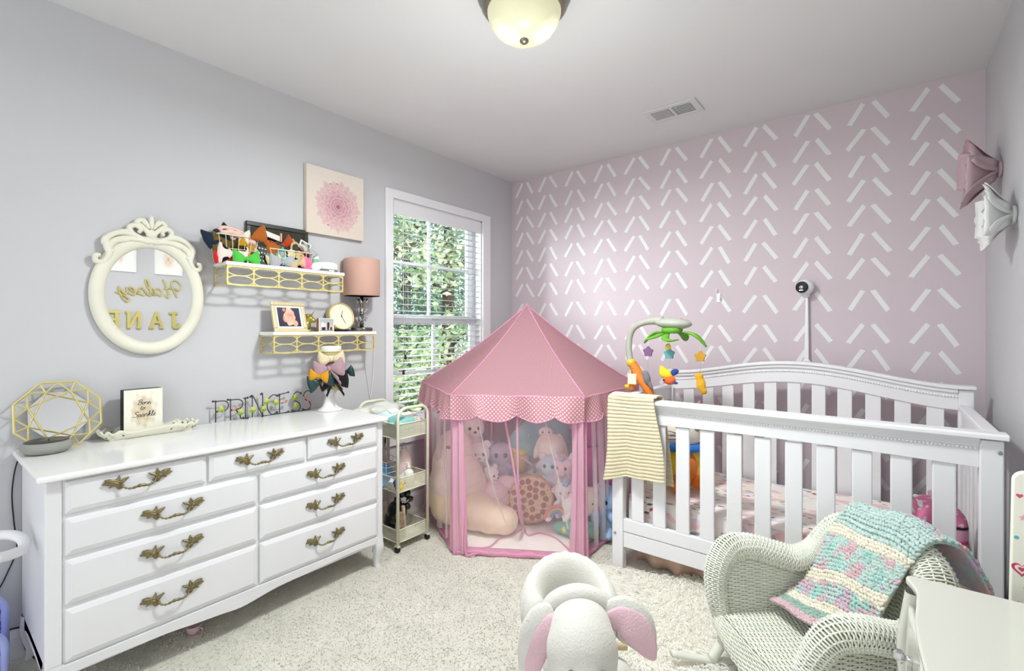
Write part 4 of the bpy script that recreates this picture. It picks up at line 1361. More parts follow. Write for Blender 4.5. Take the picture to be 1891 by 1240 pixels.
STROKES = {
    'B': [[(0.1, 0.0), (0.25, 0.5), (0.35, 1.0)], [(0.0, 0.8), (0.3, 1.05), (0.75, 1.0), (0.7, 0.7), (0.35, 0.55), (0.75, 0.45), (0.7, 0.1), (0.3, -0.02), (0.0, 0.1)]],
    'o': [[(0.35, 0.48), (0.12, 0.35), (0.12, 0.08), (0.32, 0.0), (0.5, 0.15), (0.48, 0.4), (0.35, 0.48), (0.6, 0.42)]],
    'r': [[(0.0, 0.1), (0.18, 0.5), (0.22, 0.42), (0.4, 0.46), (0.38, 0.15), (0.5, 0.0), (0.62, 0.12)]],
    'n': [[(0.08, 0.45), (0.1, 0.0), (0.2, 0.35), (0.38, 0.48), (0.42, 0.2), (0.5, 0.0), (0.65, 0.12)]],
    't': [[(0.32, 0.9), (0.15, 0.3), (0.2, 0.02), (0.42, 0.1)], [(0.05, 0.62), (0.5, 0.68)]],
    'S': [[(0.75, 0.85), (0.6, 1.05), (0.3, 0.95), (0.25, 0.7), (0.55, 0.5), (0.6, 0.2), (0.35, -0.02), (0.0, 0.05), (-0.1, 0.2)]],
    'p': [[(0.15, 0.5), (0.0, -0.4)], [(0.1, 0.3), (0.32, 0.5), (0.48, 0.3), (0.35, 0.02), (0.1, 0.08)], [(0.35, 0.02), (0.6, 0.15)]],
    'a': [[(0.48, 0.42), (0.25, 0.5), (0.08, 0.25), (0.2, 0.0), (0.42, 0.2), (0.5, 0.48), (0.45, 0.08), (0.62, 0.08)]],
    'k': [[(0.0, 0.1), (0.25, 0.7), (0.28, 1.0), (0.15, 0.95), (0.1, 0.5), (0.08, 0.0)], [(0.1, 0.25), (0.35, 0.5), (0.38, 0.35), (0.15, 0.25), (0.4, 0.0), (0.55, 0.1)]],
    'l': [[(0.0, 0.1), (0.22, 0.6), (0.26, 1.0), (0.14, 0.95), (0.1, 0.4), (0.16, 0.0), (0.34, 0.1)]],
    'e': [[(0.02, 0.15), (0.3, 0.28), (0.34, 0.46), (0.18, 0.45), (0.1, 0.15), (0.22, 0.0), (0.48, 0.12)]],
    'h': [], 'H': [], 'y': [[(0.05, 0.48), (0.08, 0.15), (0.25, 0.05), (0.45, 0.48), (0.38, -0.2), (0.2, -0.45), (0.05, -0.3), (0.3, -0.05), (0.65, 0.15)]],
    's': [[(0.0, 0.1), (0.25, 0.52), (0.4, 0.2), (0.25, 0.0), (0.08, 0.08)], [(0.3, 0.04), (0.52, 0.12)]],
}
WID = {'B': 0.78, 'o': 0.55, 'r': 0.56, 'n': 0.62, 't': 0.42, 'S': 0.72, 'p': 0.56, 'a': 0.58, 'k': 0.52, 'l': 0.32, 'e': 0.45, 'y': 0.6, 's': 0.5}
def script_word(mb, word, org, udir, vdir, size, r, n=6, flat=None, slant=0.18, lift=None):
    x = 0.0
    O, U, W_ = Vector(org), Vector(udir), Vector(vdir)
    for ch in word:
        for st_ in STROKES[ch]:
            P = [O + U * ((x + a + slant * b) * size) + W_ * (b * size) for a, b in st_]
            P = spl(P, 5)
            mb.tube(P, r, n, flat=flat)
        x += WID[ch]
    return x * size
tx = MB()
for word, y0, z0, s_ in (('Born', -0.022, 0.1235, 0.0185), ('to', -0.013, 0.1015, 0.0165), ('Sparkle', -0.036, 0.073, 0.0205)):
    script_word(tx, word, (0.0238, y0, z0), (0, 1, 0), (0, 0.0, 1), s_, 0.0009, 5)
tx.build('sign_lettering', M_black, sg, label='black script words Born to Sparkle')

# wire word PRINCESS
pw = thing('wire_word', 'dark wire word PRINCESS with yellow flowers at back of dresser', 'wire sign', (0.035, 1.13, ZT + 0.0005))
M_iron = mat('dark_wire', '#4d4646', 0.45, 0.4, noise=(40, 0.25))
LS = {
    'P': [[(0, 0), (0, 1.0)], [(-0.15, 1.02), (0, 1.0), (0.5, 0.98), (0.72, 0.8), (0.6, 0.55), (0.05, 0.5)]],
    'R': [[(0, 0), (0, 1.0)], [(-0.15, 1.02), (0, 1.0), (0.5, 0.98), (0.72, 0.8), (0.6, 0.55), (0.05, 0.5)], [(0.3, 0.5), (0.55, 0.2), (0.62, 0.02), (0.75, 0.04)]],
    'I': [[(0, 0), (0, 1.0)], [(-0.12, 1.0), (0.14, 1.02)], [(-0.12, 0), (0.14, 0.0)]],
    'N': [[(0, 0), (0, 1.05)], [(-0.12, 1.05), (0.06, 1.05), (0.65, 0.0)], [(0.65, 0), (0.65, 1.1), (0.55, 1.13)]],
    'C': [[(0.75, 0.95), (0.4, 1.02), (0.08, 0.75), (0.08, 0.3), (0.35, 0.02), (0.7, 0.1)]],
    'E': [[(0, 0.0), (0, 1.0)], [(-0.2, 0.97), (0, 1.0), (0.6, 1.08)], [(0.1, 0.52), (0.45, 0.6)], [(-0.15, 0.02), (0.2, 0.0), (0.6, 0.04)]],
    'S': [[(0.65, 0.95), (0.35, 1.05), (0.1, 0.85), (0.2, 0.6), (0.5, 0.45), (0.62, 0.2), (0.4, 0.0), (0.05, 0.06)]],
}
LW = {'P': 0.80, 'R': 0.84, 'I': 0.40, 'N': 0.86, 'C': 0.82, 'E': 0.80, 'S': 0.72}
xx = -0.235
sz = 0.098
places = []
for ch in 'PRINCESS':
    mb = MB()
    for st_ in LS[ch]:
        P = [(0.0, xx + a * sz * 0.78, 0.004 + b * sz) for a, b in st_]
        P = spl(P, 5) if len(P) > 2 else P
        mb.tube(P, 0.0027, 6)
        e = Vector(P[-1])
        for e in ([Vector(P[-1])] + ([Vector(P[0])] if len(st_) > 2 else [])):
            mb.ell(e, (0.005, 0.0055, 0.0055), (0, 0, 0), 8, 6)
    mb.build('letter', M_iron, pw)
    places.append(xx)
    xx += LW[ch] * sz * 0.82
bs = MB().cyl((0.0, -0.03, 0.0035), (0.0, xx - 0.01, 0.0035), 0.002, 6).build('base_wire', M_iron, pw)
M_yf = mat('yellow_enamel', '#d8cc58', 0.45, noise=(40, 0.1)); M_gl = mat('green_enamel', '#7fae2e', 0.45, noise=(40, 0.15)); M_pb = mat('pink_enamel', '#d58a86', 0.45, noise=(40, 0.1))
for (yy, zz) in ((-0.212, 0.07), (-0.125, 0.045), (-0.07, 0.048), (-0.018, 0.046), (0.0, 0.082), (0.045, 0.072), (0.145, 0.086), (0.15, 0.042)):
    fl = MB()
    for k in range(5):
        a = 2 * PI * k / 5
        fl.at((0.003, yy + 0.006 * math.cos(a), zz + 0.006 * math.sin(a)), (a, 0, 0)); fl.ell((0, 0, 0), (0.002, 0.0055, 0.004), (0, 0, 0), 8, 6)
    fl.at()
    fl.build('wire_flower', M_yf, pw)
    lf_ = MB()
    for s in (-1, 1):
        lf_.ell((0.002, yy + s * 0.008, zz - 0.014), (0.0015, 0.010, 0.0055), (s * 0.6, 0, 0), 8, 6)
    lf_.build('wire_leaf', M_gl, pw)
for (yy, zz, r_) in ((-0.155, 0.055, 0.5), (0.09, 0.06, 0.1), (0.2, 0.07, -0.5), (0.215, 0.045, 1.2)):
    MB().ell((0.003, yy, zz), (0.004, 0.013, 0.0055), (r_, 0, 0), 10, 6).ell((0.003, yy + 0.011, zz + 0.009), (0.004, 0.005, 0.005), (0, 0, 0), 8, 6).build('wire_bird', M_pb, pw)

# headband stand
hs_ = thing('headband_stand', 'white turned pedestal headband holder at right end of dresser', 'headband stand', (0.125, 1.425, ZT + 0.0005))
MB().lathe([(0.066, 0), (0.067, 0.006), (0.055, 0.012), (0.040, 0.022), (0.032, 0.045), (0.024, 0.072), (0.020, 0.082), (0.030, 0.090), (0.032, 0.098), (0.024, 0.108), (0.034, 0.114), (0.045, 0.118), (0, 0.119)], 40).build('pedestal', M_gloss, hs_)
MB().lathe([(0.055, 0.119), (0.056, 0.121), (0.056, 0.325), (0.05, 0.326)], 40).build('drum', mat('khaki_drum', '#a89a6a', 0.7, noise=(20, 0.08)), hs_)
MB().lathe([(0.0575, 0.320), (0.058, 0.322), (0.058, 0.345), (0.054, 0.35), (0, 0.351)], 40).build('lid', mat('lid_cream', '#d9dccb', 0.5, noise=(8, 0.03)), hs_)
G3 = 'headbands wrapped around the headband stand'
HX, HY = 0.125, 1.425
F_print = mat('print_fabric', '#e0d3ae', 0.85, noise=(55, 0.5), spec=0.1); F_mauve = fabric('mauve_fabric', '#a98a92'); F_marig = mat('marigold_fabric', '#d69a2a', 0.85, noise=(50, 0.4), spec=0.1)
F_seq = mat('dark_sequin', '#123a3a', 0.35, noise=(120, 0.6), spec=0.6); F_sage = fabric('sage_gold_fabric', '#b9ad72')
def band(label, m, z, rr=0.058, h=0.012):
    b = thing('elastic_headband', label, 'headband', (HX, HY, ZT + z), 0, G3)
    MB().grid(lambda u, v: (rr * math.cos(2 * PI * u), rr * math.sin(2 * PI * u), (v - 0.5) * h * 2), 36, 2, True, cu=True).build('band', m, b, solid=0.002)
band('white headband round the top of the headband stand', F_wht, 0.283, 0.0585, 0.016)
band('mauve headband round the middle of the headband stand', F_mauve, 0.245, 0.0585, 0.018)
band('black headband round lower part of the headband stand', F_blk, 0.170, 0.0585, 0.022)
RZ = math.radians(-35)
bow('cream printed bow at the top of the headband stand', F_print, (HX + 0.062, HY - 0.03, ZT + 0.280), 0.135, (0.05, 0, RZ), G3)
bow('large mauve bow with long tails on the headband stand', F_mauve, (HX + 0.075, HY - 0.05, ZT + 0.232), 0.155, (0.15, 0, RZ), G3, tails=True)
bow('marigold printed bow at left of the headband stand', F_marig, (HX + 0.06, HY - 0.10, ZT + 0.197), 0.10, (-0.1, 0, RZ - 0.2), G3)
bow('dark green velvet bow low at left of the headband stand', F_seq, (HX + 0.055, HY - 0.085, ZT + 0.166), 0.13, (0.25, 0, RZ), G3)
bow('black bow with tails under the mauve bow on the headband stand', F_blk, (HX + 0.08, HY - 0.025, ZT + 0.168), 0.145, (0.1, 0, RZ), G3, tails=True)
bow('dark sequin bow sticking out at right of the headband stand', F_seq, (HX + 0.055, HY + 0.055, ZT + 0.200), 0.10, (0.3, 0, RZ), G3)
bow('sage gold bow at right of the headband stand', F_sage, (HX + 0.085, HY + 0.012, ZT + 0.190), 0.075, (-0.4, 0, RZ), G3)
rosette('small gold fabric flower at foot of the bows on headband stand', F_sage, (HX + 0.07, HY - 0.005, ZT + 0.130), 0.045, (0, 0.3, RZ), G3)
rosette('small blush fabric flower beside the gold one on headband stand', F_blush, (HX + 0.066, HY + 0.035, ZT + 0.140), 0.04, (0, 0.3, RZ), G3)

# black cable on the wall left of the dresser
cb_ = MB((0.01, 0.25, 0.4))
cb_.tube(spl([(0.012, 0.30, 0.752), (0.010, 0.256, 0.73), (0.008, 0.238, 0.62), (0.008, 0.242, 0.5), (0.008, 0.250, 0.405), (0.008, 0.23, 0.33), (0.008, 0.19, 0.25), (0.008, 0.10, 0.20), (0.016, 0.06, 0.12)], 8), 0.0022, 6)
cb_.tube(spl([(0.017, 0.16, 0.115), (0.018, 0.25, 0.112), (0.025, 0.262, 0.09), (0.03, 0.27, 0.03), (0.06, 0.285, 0.006), (0.12, 0.30, 0.005)], 8), 0.003, 6)
tag(cb_.build('power_cable', M_cable_b), 'thin black cable running down left wall beside dresser', 'cable')
cu = thing('pink_cup', 'small pink toy cup lying on carpet under the dresser', 'cup', (0.36, 0.70, 0.0), (0, 0, 0.4))
MB().lathe([(0.016, 0.0), (0.024, 0.012), (0.028, 0.034), (0.026, 0.034), (0.022, 0.014), (0.0, 0.006)], 24).build('cup_bowl', mat('pale_pink_plastic', '#d6b6bd', 0.35, noise=(9, 0.04)), cu)
MB().tube([(0.026, 0, 0.028), (0.042, 0, 0.026), (0.042, 0, 0.012), (0.024, 0, 0.01)], 0.003, 6).build('cup_handle', mat('pale_pink_plastic', '#d6b6bd'), cu)

# toy shopping cart at the left edge
tc_ = thing('toy_cart', 'toy shopping cart with blue mesh basket and white handle left of dresser', 'toy cart', (0.20, 0.06, 0))
M_blue = mat('blue_plastic', '#2a3fd0', 0.3, noise=(8, 0.08)); M_lblue = mat('light_blue_rim', '#a9b4ea', 0.35, noise=(8, 0.05)); M_wpl = mat('toy_white', '#e9e9ea', 0.4, noise=(8, 0.03))
# basket: rounded panel facing +x, arched top
def arch(x, y0, y1, z0, z1, r, n=8):
    return [(x, y0, z0)] + [(x, y0 + r - r * math.cos(PI / 2 * k / n), z1 - r + r * math.sin(PI / 2 * k / n)) for k in range(n + 1)] + [(x, y1 - r + r * math.sin(PI / 2 * k / n), z1 - r + r * math.cos(PI / 2 * k / n)) for k in range(n + 1)] + [(x, y1, z0)]
for x0, z1, nm, ye in ((0.10, 0.292, 'back_panel', 0.152), (0.25, 0.232, 'front_panel', 0.138)):
    P = arch(x0 - 0.2, -0.16, ye, 0.02, z1, 0.07)
    p = MB().tube(P, 0.011, 8).build(nm, M_lblue, tc_)
    g = MB()
    for sgn in (-1, 1):
        for k in range(-14, 24):
            y0 = -0.16 + k * 0.032
            a, b = Vector((x0 - 0.2, y0, 0.03)), Vector((x0 - 0.2, y0 + sgn * (z1 - 0.03) * 0.55, z1))
            pts = [a.lerp(b, t / 14) for t in range(15)]
            def inside(q):
                if not (-0.155 < q.y < ye - 0.005 and q.z < z1 - 0.004): return False
                for yc, s2 in ((-0.16 + 0.07, -1), (ye - 0.07, 1)):
                    if (q.y - yc) * s2 > 0 and q.z > z1 - 0.07 and math.hypot(q.y - yc, q.z - (z1 - 0.07)) > 0.068: return False
                return True
            pts = [q for q in pts if inside(q)]
            if len(pts) > 1:
                g.tube([pts[0], pts[-1]], 0.0042, 4)
    g.build('mesh_panel', M_blue, p, kind='stuff')
for yy in (-0.16, 0.145):
    MB().tube([(-0.10, yy, 0.03), (0.05, yy, 0.03)], 0.009, 8).build('basket_side', M_blue, tc_)
MB().box(-0.10, 0.05, -0.16, 0.145, 0.018, 0.03).build('basket_floor', M_blue, tc_)
hd = [(x_ - 0.20, y_ - 0.06, z_) for x_, y_, z_ in spl([(0.13, -0.05, 0.285), (0.15, 0.02, 0.42), (0.17, 0.11, 0.515), (0.22, 0.195, 0.523), (0.275, 0.232, 0.515), (0.345, 0.232, 0.503), (0.395, 0.20, 0.508), (0.43, 0.13, 0.512), (0.44, 0.02, 0.45), (0.28, -0.06, 0.24)], 6)]
MB().tube(hd, 0.0155, 12).build('push_handle', M_wpl, tc_)
for yy in (-0.12, 0.09):
    for x in (-0.07, 0.0):
        MB().tube([(x, yy - 0.008, 0.016), (x, yy + 0.008, 0.016)], 0.016, 14).build('wheel', M_wpl, tc_)

# ================================================================= TROLLEY
tr = thing('trolley', 'slim cream three tier rolling trolley between dresser and tent', 'trolley', (0.28, 1.73, 0))
to = tr.location
M_cart = mat('trolley_cream', '#dcdcc6', 0.4, noise=(8, 0.04))
M_perf = dots_mat('trolley_perforated', '#dcdcc6', '#000000', 1.0, 0.33, 0.4, uv=True, transparent=True, diag=False)
X0, X1, Y0, Y1 = 0.10, 0.455, 1.622, 1.832
for xx in (X0, X1):
    pts = [(xx, Y0, 0.035), (xx, Y0, 0.72)] + [(xx, Y0 + 0.055 - 0.055 * math.cos(PI / 2 * k / 6), 0.715 + 0.055 * math.sin(PI / 2 * k / 6)) for k in range(1, 7)] + [(xx, Y1 - 0.055 + 0.055 * math.sin(PI / 2 * k / 6), 0.715 + 0.055 * math.cos(PI / 2 * k / 6)) for k in range(0, 7)] + [(xx, Y1, 0.035)]
    MB(to).tube(pts, 0.0085, 10).build('handle_post', M_cart, tr)
for z0, z1 in ((0.045, 0.113), (0.315, 0.392), (0.603, 0.684)):
    b = MB(to)
    x0, x1, y0, y1 = X0 + 0.006, X1 - 0.008, Y0 + 0.008, Y1 - 0.008
    t = MB(to).box(x0, x1, y0, y1, z0, z0 + 0.003).build('basket_floor', M_cart, tr)
    def wall(a, bb):
        L = math.hypot(bb[0] - a[0], bb[1] - a[1])
        return lambda u, v: (a[0] + (bb[0] - a[0]) * u, a[1] + (bb[1] - a[1]) * u, z0 + 0.004 + (z1 - z0 - 0.006) * v), L
    for a, bb in (((x0, y0), (x1, y0)), ((x1, y0), (x1, y1)), ((x1, y1), (x0, y1)), ((x0, y1), (x0, y0))):
        fn, L = wall(a, bb)
        b.grid(fn, 1, 1, False, uv=True, us=round(L / 0.0085), vsc=round((z1 - z0) / 0.0085))
    b.build('basket_wall', M_perf, t)
    rimm = MB(to)
    for zz in (z0 + 0.002, z1):
        rimm.tube([(x0, y0, zz), (x1, y0, zz), (x1, y1, zz), (x0, y1, zz)], 0.004, 6, closed=True)
    rimm.build('basket_rim', M_cart, t)
for xx in (X0 + 0.01, X1 - 0.004):
    for yy in (Y0, Y1):
        w_ = MB(to).box(xx - 0.014, xx + 0.014, yy - 0.008, yy + 0.008, 0.030, 0.040)
        w_ = w_.build('caster_plate', M_cart, tr)
        MB(to).tube([(xx, yy - 0.008, 0.0165), (xx, yy + 0.008, 0.0165)], 0.0165, 16).build('wheel', M_black, w_)
# pillow-shaped pack
def pack(label, loc, size, rot, mats_, cat='wipes pack', name='wipes_pack', group=None):
    p = thing(name, label, cat, loc, rot, group)
    sx, sy, sz_ = size
    def f(s):
        def g(u, v):
            x, y = 2 * u - 1, 2 * v - 1
            h = ((1 - abs(x) ** 4) * (1 - abs(y) ** 3.0)) ** 0.6 if abs(x) < 1 and abs(y) < 1 else 0
            return (x * sx / 2 * (1 - 0.03 * abs(y)), y * sy / 2, sz_ / 2 + s * sz_ / 2 * h + 0.003 * math.sin(17 * v + 9 * u) * h)
        return g
    m_ = MB(); m_.grid(f(1), 12, 14, True); m_.mi = 0; m_.grid(lambda u, v: f(-1)(1 - u, v), 12, 14, True)
    m_.m = [1 if (i // 1) % 14 > 8 else 0 for i in range(len(m_.m))] if len(mats_) > 1 else m_.m
    m_.build('wrapper', mats_, p)
    MB().prism(rrect(-sx * .2, sx * .2, -sy * .18, sy * .18, sx * .08), sz_ * 0.96, sz_ * 1.06).build('flap', mat('paper_white', '#e8e6df'), p, label='white resealable flap')
    return p
M_wt = mat('wipes_teal', '#86c2bb', 0.3, noise=(30, 0.12)); M_wf = mat('wipes_floral', '#d9cfc4', 0.35, noise=(45, 0.5)); M_wl = mat('wipes_pale', '#cfe0e2', 0.3, noise=(25, 0.15))
pack('teal baby wipes pack with floral end lying in the top trolley basket', (0.375, 1.727, 0.640), (0.115, 0.185, 0.085), (0, 0.35, 0), [M_wt, M_wf], group='wipes packs in the top trolley basket')
pack('pale wipes pack behind the teal one in the top trolley basket', (0.26, 1.727, 0.635), (0.115, 0.185, 0.095), (0, 0.3, 0), [M_wl, M_wt], group='wipes packs in the top trolley basket')
bg_ = mat('thin_plastic', '#f0f2ea', 0.2, noise=(8, 0.04), bump=(45, 0.8), translucent=0.3)
tag(blob('plastic_bag', [((0, 0, 0.035), (0.085, 0.11, 0.035)), ((0.03, 0.08, 0.035), (0.06, 0.07, 0.034), (0.2, 0, 0)), ((0.0, -0.09, 0.035), (0.05, 0.06, 0.03)), ((0.02, 0.15, 0.045), (0.03, 0.07, 0.016), (-0.2, 0, 0.1)), ((0.0, 0.02, 0.06), (0.03, 0.08, 0.018), (0.2, 0, 0)), ((0.05, -0.03, 0.05), (0.02, 0.05, 0.02), (0, 0.4, 0.5))], bg_, vox=0.008, smooth=2), 'crumpled translucent white plastic bag at the wall end of trolley', 'plastic bag').location = (0.155, 1.69, 0.687)
# toiletries in the middle basket
M_lot = mat('lotion_pink', '#e6d2cc', 0.25, noise=(9, 0.05)); M_bw = mat('bottle_white', '#e6e6dc', 0.3, noise=(9, 0.03)); M_clear = mat('clear_plastic', '#e8eef0', 0.1, trans=0.6, noise=(9, 0.03))
b1 = thing('lotion_bottle', 'tall pale pink lotion bottle with clear pump in trolley', 'bottle', (0.33, 1.765, 0.319))
def bott(u, v):
    prof = [(0.0, 0.0), (0.032, 0.0), (0.038, 0.012), (0.038, 0.10), (0.034, 0.14), (0.024, 0.17), (0.015, 0.185), (0.015, 0.195), (0.0, 0.195)]
    k = v * 8; i = min(int(k), 7); t = k - i
    r = prof[i][0] * (1 - t) + prof[i + 1][0] * t; z = prof[i][1] * (1 - t) + prof[i + 1][1] * t
    return (0.85 * r * math.cos(2 * PI * u), r * 1.3 * math.sin(2 * PI * u), z)
MB().grid(bott, 24, 16, True, cu=True).build('bottle_body', M_lot, b1)
MB().lathe([(0.014, 0.195), (0.014, 0.21), (0.006, 0.212), (0.006, 0.228), (0.0, 0.228)], 16).tube([(0, 0, 0.225), (0.0, -0.02, 0.226), (0.0, -0.028, 0.221)], 0.005, 8).build('pump', M_clear, b1)
b2 = thing('pump_bottle', 'short white pump bottle in front of the pink lotion bottle', 'bottle', (0.405, 1.735, 0.319))
MB().lathe([(0.027, 0), (0.030, 0.004), (0.030, 0.075), (0.024, 0.09), (0.012, 0.097), (0.012, 0.105)], 20).build('bottle_body', M_bw, b2)
MB().lathe([(0.013, 0.102), (0.013, 0.114), (0.005, 0.116), (0.005, 0.134), (0, 0.134)], 14).tube([(0, 0, 0.132), (0.0, -0.022, 0.131)], 0.0045, 8).build('pump', M_crm_ if 'M_crm_' in globals() else M_cream, b2)
b3 = thing('cream_tube', 'white cream tube with blue and orange print leaning in trolley', 'tube', (0.42, 1.690, 0.322), (0.25, 0, 0.3))
MB().grid(lambda u, v: (0.010 * math.cos(2 * PI * u) * (1 - 0.85 * v), 0.02 * math.sin(2 * PI * u) * (1 + 0.15 * v), 0.012 + 0.078 * v), 18, 6, True, cu=True).build('tube_body', M_bw, b3)
MB().lathe([(0.011, 0.0), (0.012, 0.002), (0.012, 0.014), (0.0, 0.014)], 14).build('cap', M_bw, b3)
printed('label_print', lambda u, v: '#3f6fb5' if v < 0.45 else ('#df8a3c' if u > 0.55 and v < .8 else '#dcdcd6'), 8, 8, lambda u, v: (0.0112 - 0.004 * v, -0.011 + 0.022 * u, 0.03 + 0.03 * v), M_print, b3)
bx = thing('medicine_box', 'small box with blue, white and red print in trolley', 'box', (0.40, 1.655, 0.322), (0.5, 0, 0.3))
MB().box(-0.012, 0.012, -0.022, 0.022, 0, 0.075).build('carton', mat('carton_white', '#d8dcde', 0.5, noise=(20, 0.06)), bx)
printed('carton_print', lambda u, v: '#2d5f94' if v > 0.6 else ('#c0392b' if u > 0.6 else '#2f3340'), 6, 8, lambda u, v: (0.0124, -0.02 + 0.04 * u, 0.006 + 0.064 * v), M_print, bx)
dk = thing('toy_duck', 'tiny yellow and red toy duck in the middle trolley basket', 'toy', (0.437, 1.652, 0.319))
blob('body', [((0, 0, 0.02), (0.014, 0.02, 0.018)), ((0.002, 0.012, 0.042), (0.013, 0.013, 0.013)), ((0, -0.018, 0.026), (0.008, 0.01, 0.006))], mat('duck_yellow', '#e2c02c', 0.4, noise=(9, 0.05)), dk, vox=0.004)
MB().ell((0.008, 0.024, 0.041), (0.006, 0.008, 0.003), (0, 0, 0), 8, 6).build('beak', mat('duck_red', '#c63a26', 0.4, noise=(9, 0.05)), dk)
bd = thing('blue_dish', 'round sky blue plastic dish standing in the middle trolley basket', 'dish', (0.30, 1.640, 0.385), (0, 1.35, 0.25))
MB().lathe([(0.0, 0.0), (0.05, 0.002), (0.062, 0.012), (0.064, 0.014), (0.06, 0.014), (0.048, 0.006), (0, 0.005)], 32).build('dish_bowl', mat('sky_blue_plastic', '#6fa8d8', 0.35, noise=(9, 0.04)), bd)
wb = MB((0.25, 1.66, 0.32))
for zz in (0.40, 0.43, 0.46):
    wb.tube([(0.20, 1.634, zz), (0.34, 1.634, zz), (0.34, 1.75, zz), (0.20, 1.75, zz)], 0.0016, 5, closed=True)
for xx in (0.20, 0.247, 0.293, 0.34):
    for yy in (1.634, 1.75):
        wb.cyl((xx, yy, 0.3195), (xx, yy, 0.46), 0.0014, 5)
tag(wb.build('wire_rack', mat('white_wire', '#dcdcd8', 0.4, noise=(9, 0.03))), 'small white wire rack standing in the middle trolley basket', 'wire rack')
# bottom basket
bk = thing('black_pouch', 'glossy black ruffled pouch standing in the bottom trolley basket', 'pouch', (0.33, 1.70, 0.0485))
M_pat = mat('patent_black', '#0c0c0e', 0.12, noise=(8, 0.1), coat=0.6)
blob('pouch_body', [((0, 0, 0.07), (0.07, 0.06, 0.07)), ((0.02, 0.0, 0.13), (0.06, 0.055, 0.06))], M_pat, bk, vox=0.008)
rf = MB()
for k in range(7):
    a = 2 * PI * k / 7
    rf.ell((0.05, 0.02 + 0.045 * math.cos(a), 0.185 + 0.045 * math.sin(a)), (0.018, 0.024, 0.018), (a, 0, 0), 10, 8)
rf.build('ruffle', M_pat, bk)
for s in (-1, 1):
    MB().lathe([(0.012, 0), (0.009, 0.004), (0, 0.005)], 12).at().build('snap', M_chrome, bk).matrix_local = Matrix.LocRotScale(Vector((0.066, 0.02 + s * 0.018, 0.188)), Euler((0, PI / 2, 0)), Vector((0.6, 0.6, 0.6)))
cf = thing('floral_pouch', 'cream and brown floral fabric pouch in the bottom trolley basket', 'pouch', (0.42, 1.668, 0.0485), (0.08, 0, 0.2))
MB().prism(rrect(-0.022, 0.028, 0, 0.15, 0.008), -0.008, 0.012, 'x').build('pouch_body', mat('floral_brown', '#a08c72', 0.8, noise=(70, 0.6)), cf, bevel=0.004)
MB().prism(rrect(0.0285, 0.044, 0.002, 0.175, 0.006), -0.006, 0.006, 'x').build('pouch_strap', mat('floral_cream', '#d0bda2', 0.8, noise=(60, 0.3)), cf)
gb = thing('grey_jar', 'small grey lidded jar at left of the bottom trolley basket', 'jar', (0.425, 1.6445, 0.0485))
MB().lathe([(0.011, 0), (0.0125, 0.002), (0.0125, 0.085), (0.010, 0.09), (0, 0.09)], 16).build('jar_body', mat('jar_grey', '#c0c0b4', 0.4, noise=(9, 0.05)), gb)
MB().lathe([(0.0128, 0.085), (0.0128, 0.098), (0, 0.1)], 16).build('lid', mat('jar_lid', '#8c8c80', 0.4, noise=(9, 0.05)), gb)
# ================================================================= PLAY TENT
TC = Vector((0.69, 2.47, 0)); TR, ZE, ZA = 0.67, 0.852, 1.352
tent = thing('play_tent', 'pink polka dot hexagonal play tent with net walls in room corner', 'play tent', (TC.x, TC.y, 0))
def hv(k, r=TR, z=0.0):
    a = math.radians(31 + 60 * (k % 6))
    return Vector((TC.x + r * math.cos(a), TC.y + r * math.sin(a), z))
M_dotp = dots_mat('polka_pink', '#cf949e', '#e8d6d9', 98, 0.30, 0.75, uv=True, translucent=0.6)
M_dotv = dots_mat('polka_valance', '#d0929c', '#ecdcdf', 68, 0.30, 0.75, uv=True, translucent=0.3)
M_satin = mat('pink_satin', '#e9b8cc', 0.4, noise=(5, 0.06), translucent=0.35, sheen=0.2)
M_ribbon = mat('pink_ribbon', '#e3a0bd', 0.5, noise=(9, 0.05), translucent=0.2)
M_net = sheer('white_net', '#f7f3f6', 0.24)
M_netp = sheer('pink_net', '#e6b3d6', 0.26)
M_netw = sheer('white_net_fold', '#f6f3f4', 0.42)
ER = 0.70
apex = Vector((TC.x, TC.y, ZA))
